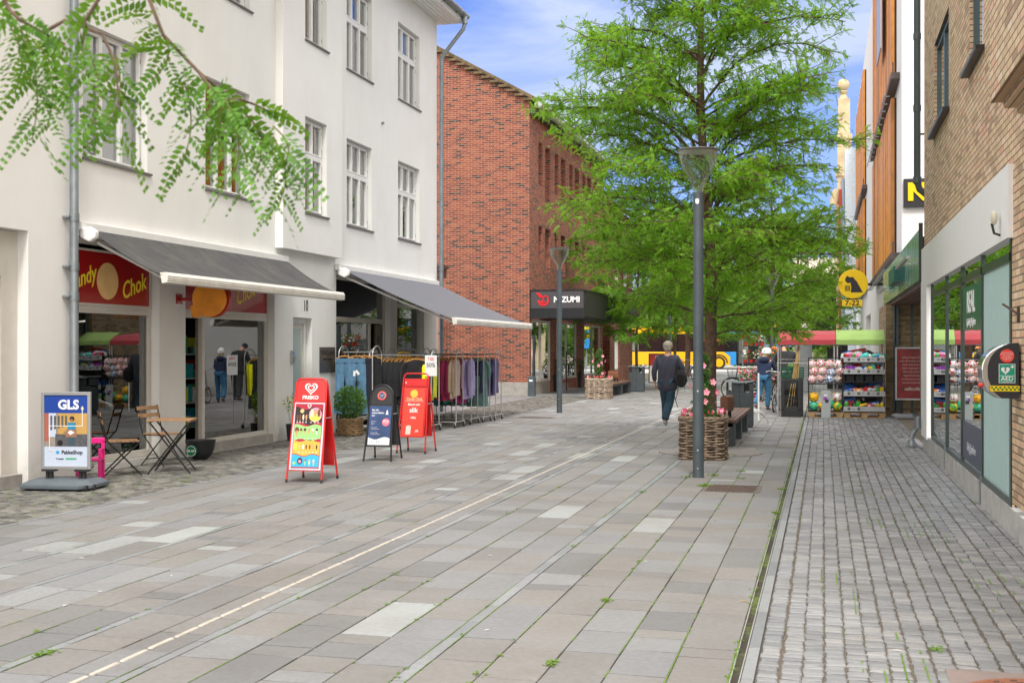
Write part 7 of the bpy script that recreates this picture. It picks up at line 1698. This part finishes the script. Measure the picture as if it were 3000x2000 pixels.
B3 = bough([cp(415,-60,3.0), cp(300,-20,2.6), cp(250,60,2.6), cp(240,150,2.6)], .004)
B4 = bough([cp(585,214,3.0), cp(640,300,3.0), cp(700,290,3.0), cp(750,308,3.05), cp(785,325,3.05)], .0035)
B5 = bough([cp(126,96,2.8), cp(190,60,2.8), cp(300,100,2.8), cp(340,190,2.8), cp(350,330,2.8)], .0035)
tb.build('trunk', M_BARK, FT, smooth=60)
rs = random.Random(8); P, D, L = [], [], []
def hang(b, i0, i1, n, down, l0=.09, l1=.15, sx=1):
    for k in range(n):
        s = i0+(i1-i0)*(k+rs.random())/n; ii = min(len(b)-2, int(s)); p = b[ii].lerp(b[ii+1], s-ii)
        a = rs.uniform(0,6.28); v = Vector((math.cos(a)*.8, math.sin(a)*.5, -down+rs.uniform(-.3,.5)))
        P.append(p); D.append(v.normalized()); L.append(rs.uniform(l0,l1)*sx*.95)
hang(B1, 8, 16, 9, .1, .1, .15); hang(B1, 14, 24, 9, .2, .1, .15); hang(B1, 22, 31, 11, .6, .11, .17); hang(B4, 2, 15, 8, .4, .11, .17); hang(B2, 10, 23, 9, .6, .1, .16); hang(B3, 3, 12, 4, .7, .1, .16); hang(B5, 3, 19, 3, .7, .1, .16)
# hanging shoots
for (u, v, L_, n) in ((60,80,330,14),(20,60,210,9),(110,120,260,9),(250,130,250,9),(340,160,240,10),(540,240,280,9),(600,230,230,9),(660,290,260,9),(730,340,200,9),(800,400,220,14),(800,370,120,5),(480,100,140,5)):
    du = rs.uniform(-50,50); dp = rs.uniform(2.75,3.1); a, b = cp(u, v, dp), cp(u+du, v+L_, dp); tw = [a.lerp(b, k/8)+Vector((.03*math.sin(k/8*3.1),0,0)) for k in range(9)]
    for k in range(n):
        s = k/n*8; ii = min(7, int(s)); p = tw[ii].lerp(tw[ii+1], s-ii); sg = 1 if k % 2 else -1
        P.append(p); D.append(Vector((sg*rs.uniform(.5,1), rs.uniform(-.5,.5), -.75+rs.uniform(-.2,.3))).normalized()); L.append(rs.uniform(.07,.12))
    sh_ = MB(); tb2 = sh_.tube(tw, [.0022-.0001*k for k in range(9)], 5); sh_.build('twig', mat('green_twig', (.12,.12,.03), .7), FT)
# the rest of that crown, above the frame
for k in range(900):
    a = rs.uniform(0,6.28); q = rs.random()**.5*2.2; z = rs.uniform(3.7,6.8); P.append(Vector((math.cos(a)*q, math.sin(a)*q, z))); D.append(Vector((math.cos(a), math.sin(a), -.3))); L.append(rs.uniform(.12,.2))
leaf_mesh('crown', np.array([tuple(p) for p in P]), np.array([tuple(p) for p in D]), np.array(L), leafmat('near_locust_leaf', (.018,.075,.005), (.04,.135,.01), (.12,.28,.025), .34, 9), FT, 9, wl=.27, seed=5, droop=.4, ww=.52)

# ================================================================== BUS
BY = 93.5
t = thing('city_bus', 'long yellow and blue low floor city bus crossing at the end of the street', 'bus', (-11,BY+1.2,0))
MYB = mat('bus_yellow', (.8,.42,.0), .3, var=.03, coat=.4); MBB = mat('bus_blue', (.02,.25,.6), .3, var=.03, coat=.4); MBG = mat('bus_glass_dark', (.012,.012,.014), .08, spec=.8, var=0)
XL, XF = -17.5, -4.85
b_ = MB(); b_.box(XL,BY,.3,XF-2.1,BY+2.5,1.32,0); b_.box(XL,BY+.01,1.32,XF-.02,BY+2.49,2.72,1); b_.box(XL,BY-.02,2.72,XF-5.0,BY+2.5,2.98,0); b_.box(XF-5.0,BY-.03,2.72,XF-.1,BY+2.5,2.9,2); b_.box(XL+.5,BY+.3,2.98,XF-4.6,BY+2.2,3.32,0); b_.box(XF-2.1,BY,.3,XF-1.65,BY+2.5,1.32,2); b_.box(XF-1.65,BY+.02,.25,XF,BY+2.48,1.32,1)
b_.poly([(XF-2.6,BY-.002,1.32),(XF-2.1,BY-.002,.95),(XF-2.1,BY-.002,1.32)],2); b_.build('body', [MYB, MBG, MBB], t, world=True, bevel=.03)
wn = MB()
for k in range(8): wn.box(XL+.3+k*1.25,BY-.006,1.42,XL+1.4+k*1.25,BY+.008,2.6)
wn.build('window', glass('bus_glass', ior=1.5, refl=.08, base=(.02,.012,.012)), t, world=True)
dr_ = MB(); dr_.box(XF-1.45,BY-.006,.45,XF-.75,BY+.018,2.5); do3 = dr_.build('door', glass('door_glass', ior=1.5, refl=.2, base=(.12,.13,.11)), t, world=True)
MB().box(XF-1.55,BY-.01,.35,XF-1.46,BY+.02,2.6).box(XF-.74,BY-.01,.35,XF-.66,BY+.02,2.6).tube([(XF-1.4,BY-.01,1.4),(XF-.8,BY-.01,.9)], .03, 6).build('door_frame', M_BLACK, do3, world=True)
for wx in (XF-2.95, XL+2.2):
    w_ = MB(); w_.tube([(wx,BY-.03,.48),(wx,BY+.3,.48)], .48, 26); wo = w_.build('wheel', mat('tyre', (.015,.015,.015), .8), t, world=True, smooth=40); MB().tube([(wx,BY-.05,.48),(wx,BY-.03,.48)], .33, 22).build('rim', MYB, wo, world=True)
    pts = [(wx+math.cos(a)*.62, BY-.012, .48+math.sin(a)*.6) for a in [math.pi*k/14 for k in range(15)]]; MB().tube(pts, .05, 6).build('wheel_arch', M_BLACK, t, world=True)
text('transport.dk', .3, mat('bus_orange', (.8,.2,.02), .4, var=0), t, (XF-3.6,BY-.02,2.25), TY, world=True)
MB().box(XL-.02,BY,.3,XL,BY+2.5,2.9).build('rear', MYB, t, world=True)
t = thing('bus_stop_post', 'yellow and blue bus stop post right of the bus', 'bus stop', (-3.3,84,0))
MB().tube([(0,0,0),(0,0,3.3)], .05, 8).build('pole', M_ZINC, t); q = MB(); q.box(-.28,-.05,2.95,.28,.05,3.35,0).box(-.24,-.05,1.6,.24,.05,2.3,1).box(-.28,-.05,2.3,.28,.05,2.55,0).box(-.24,-.05,2.55,.24,.05,2.95,1); q.build('sign', [M_YEL, MBB], t)
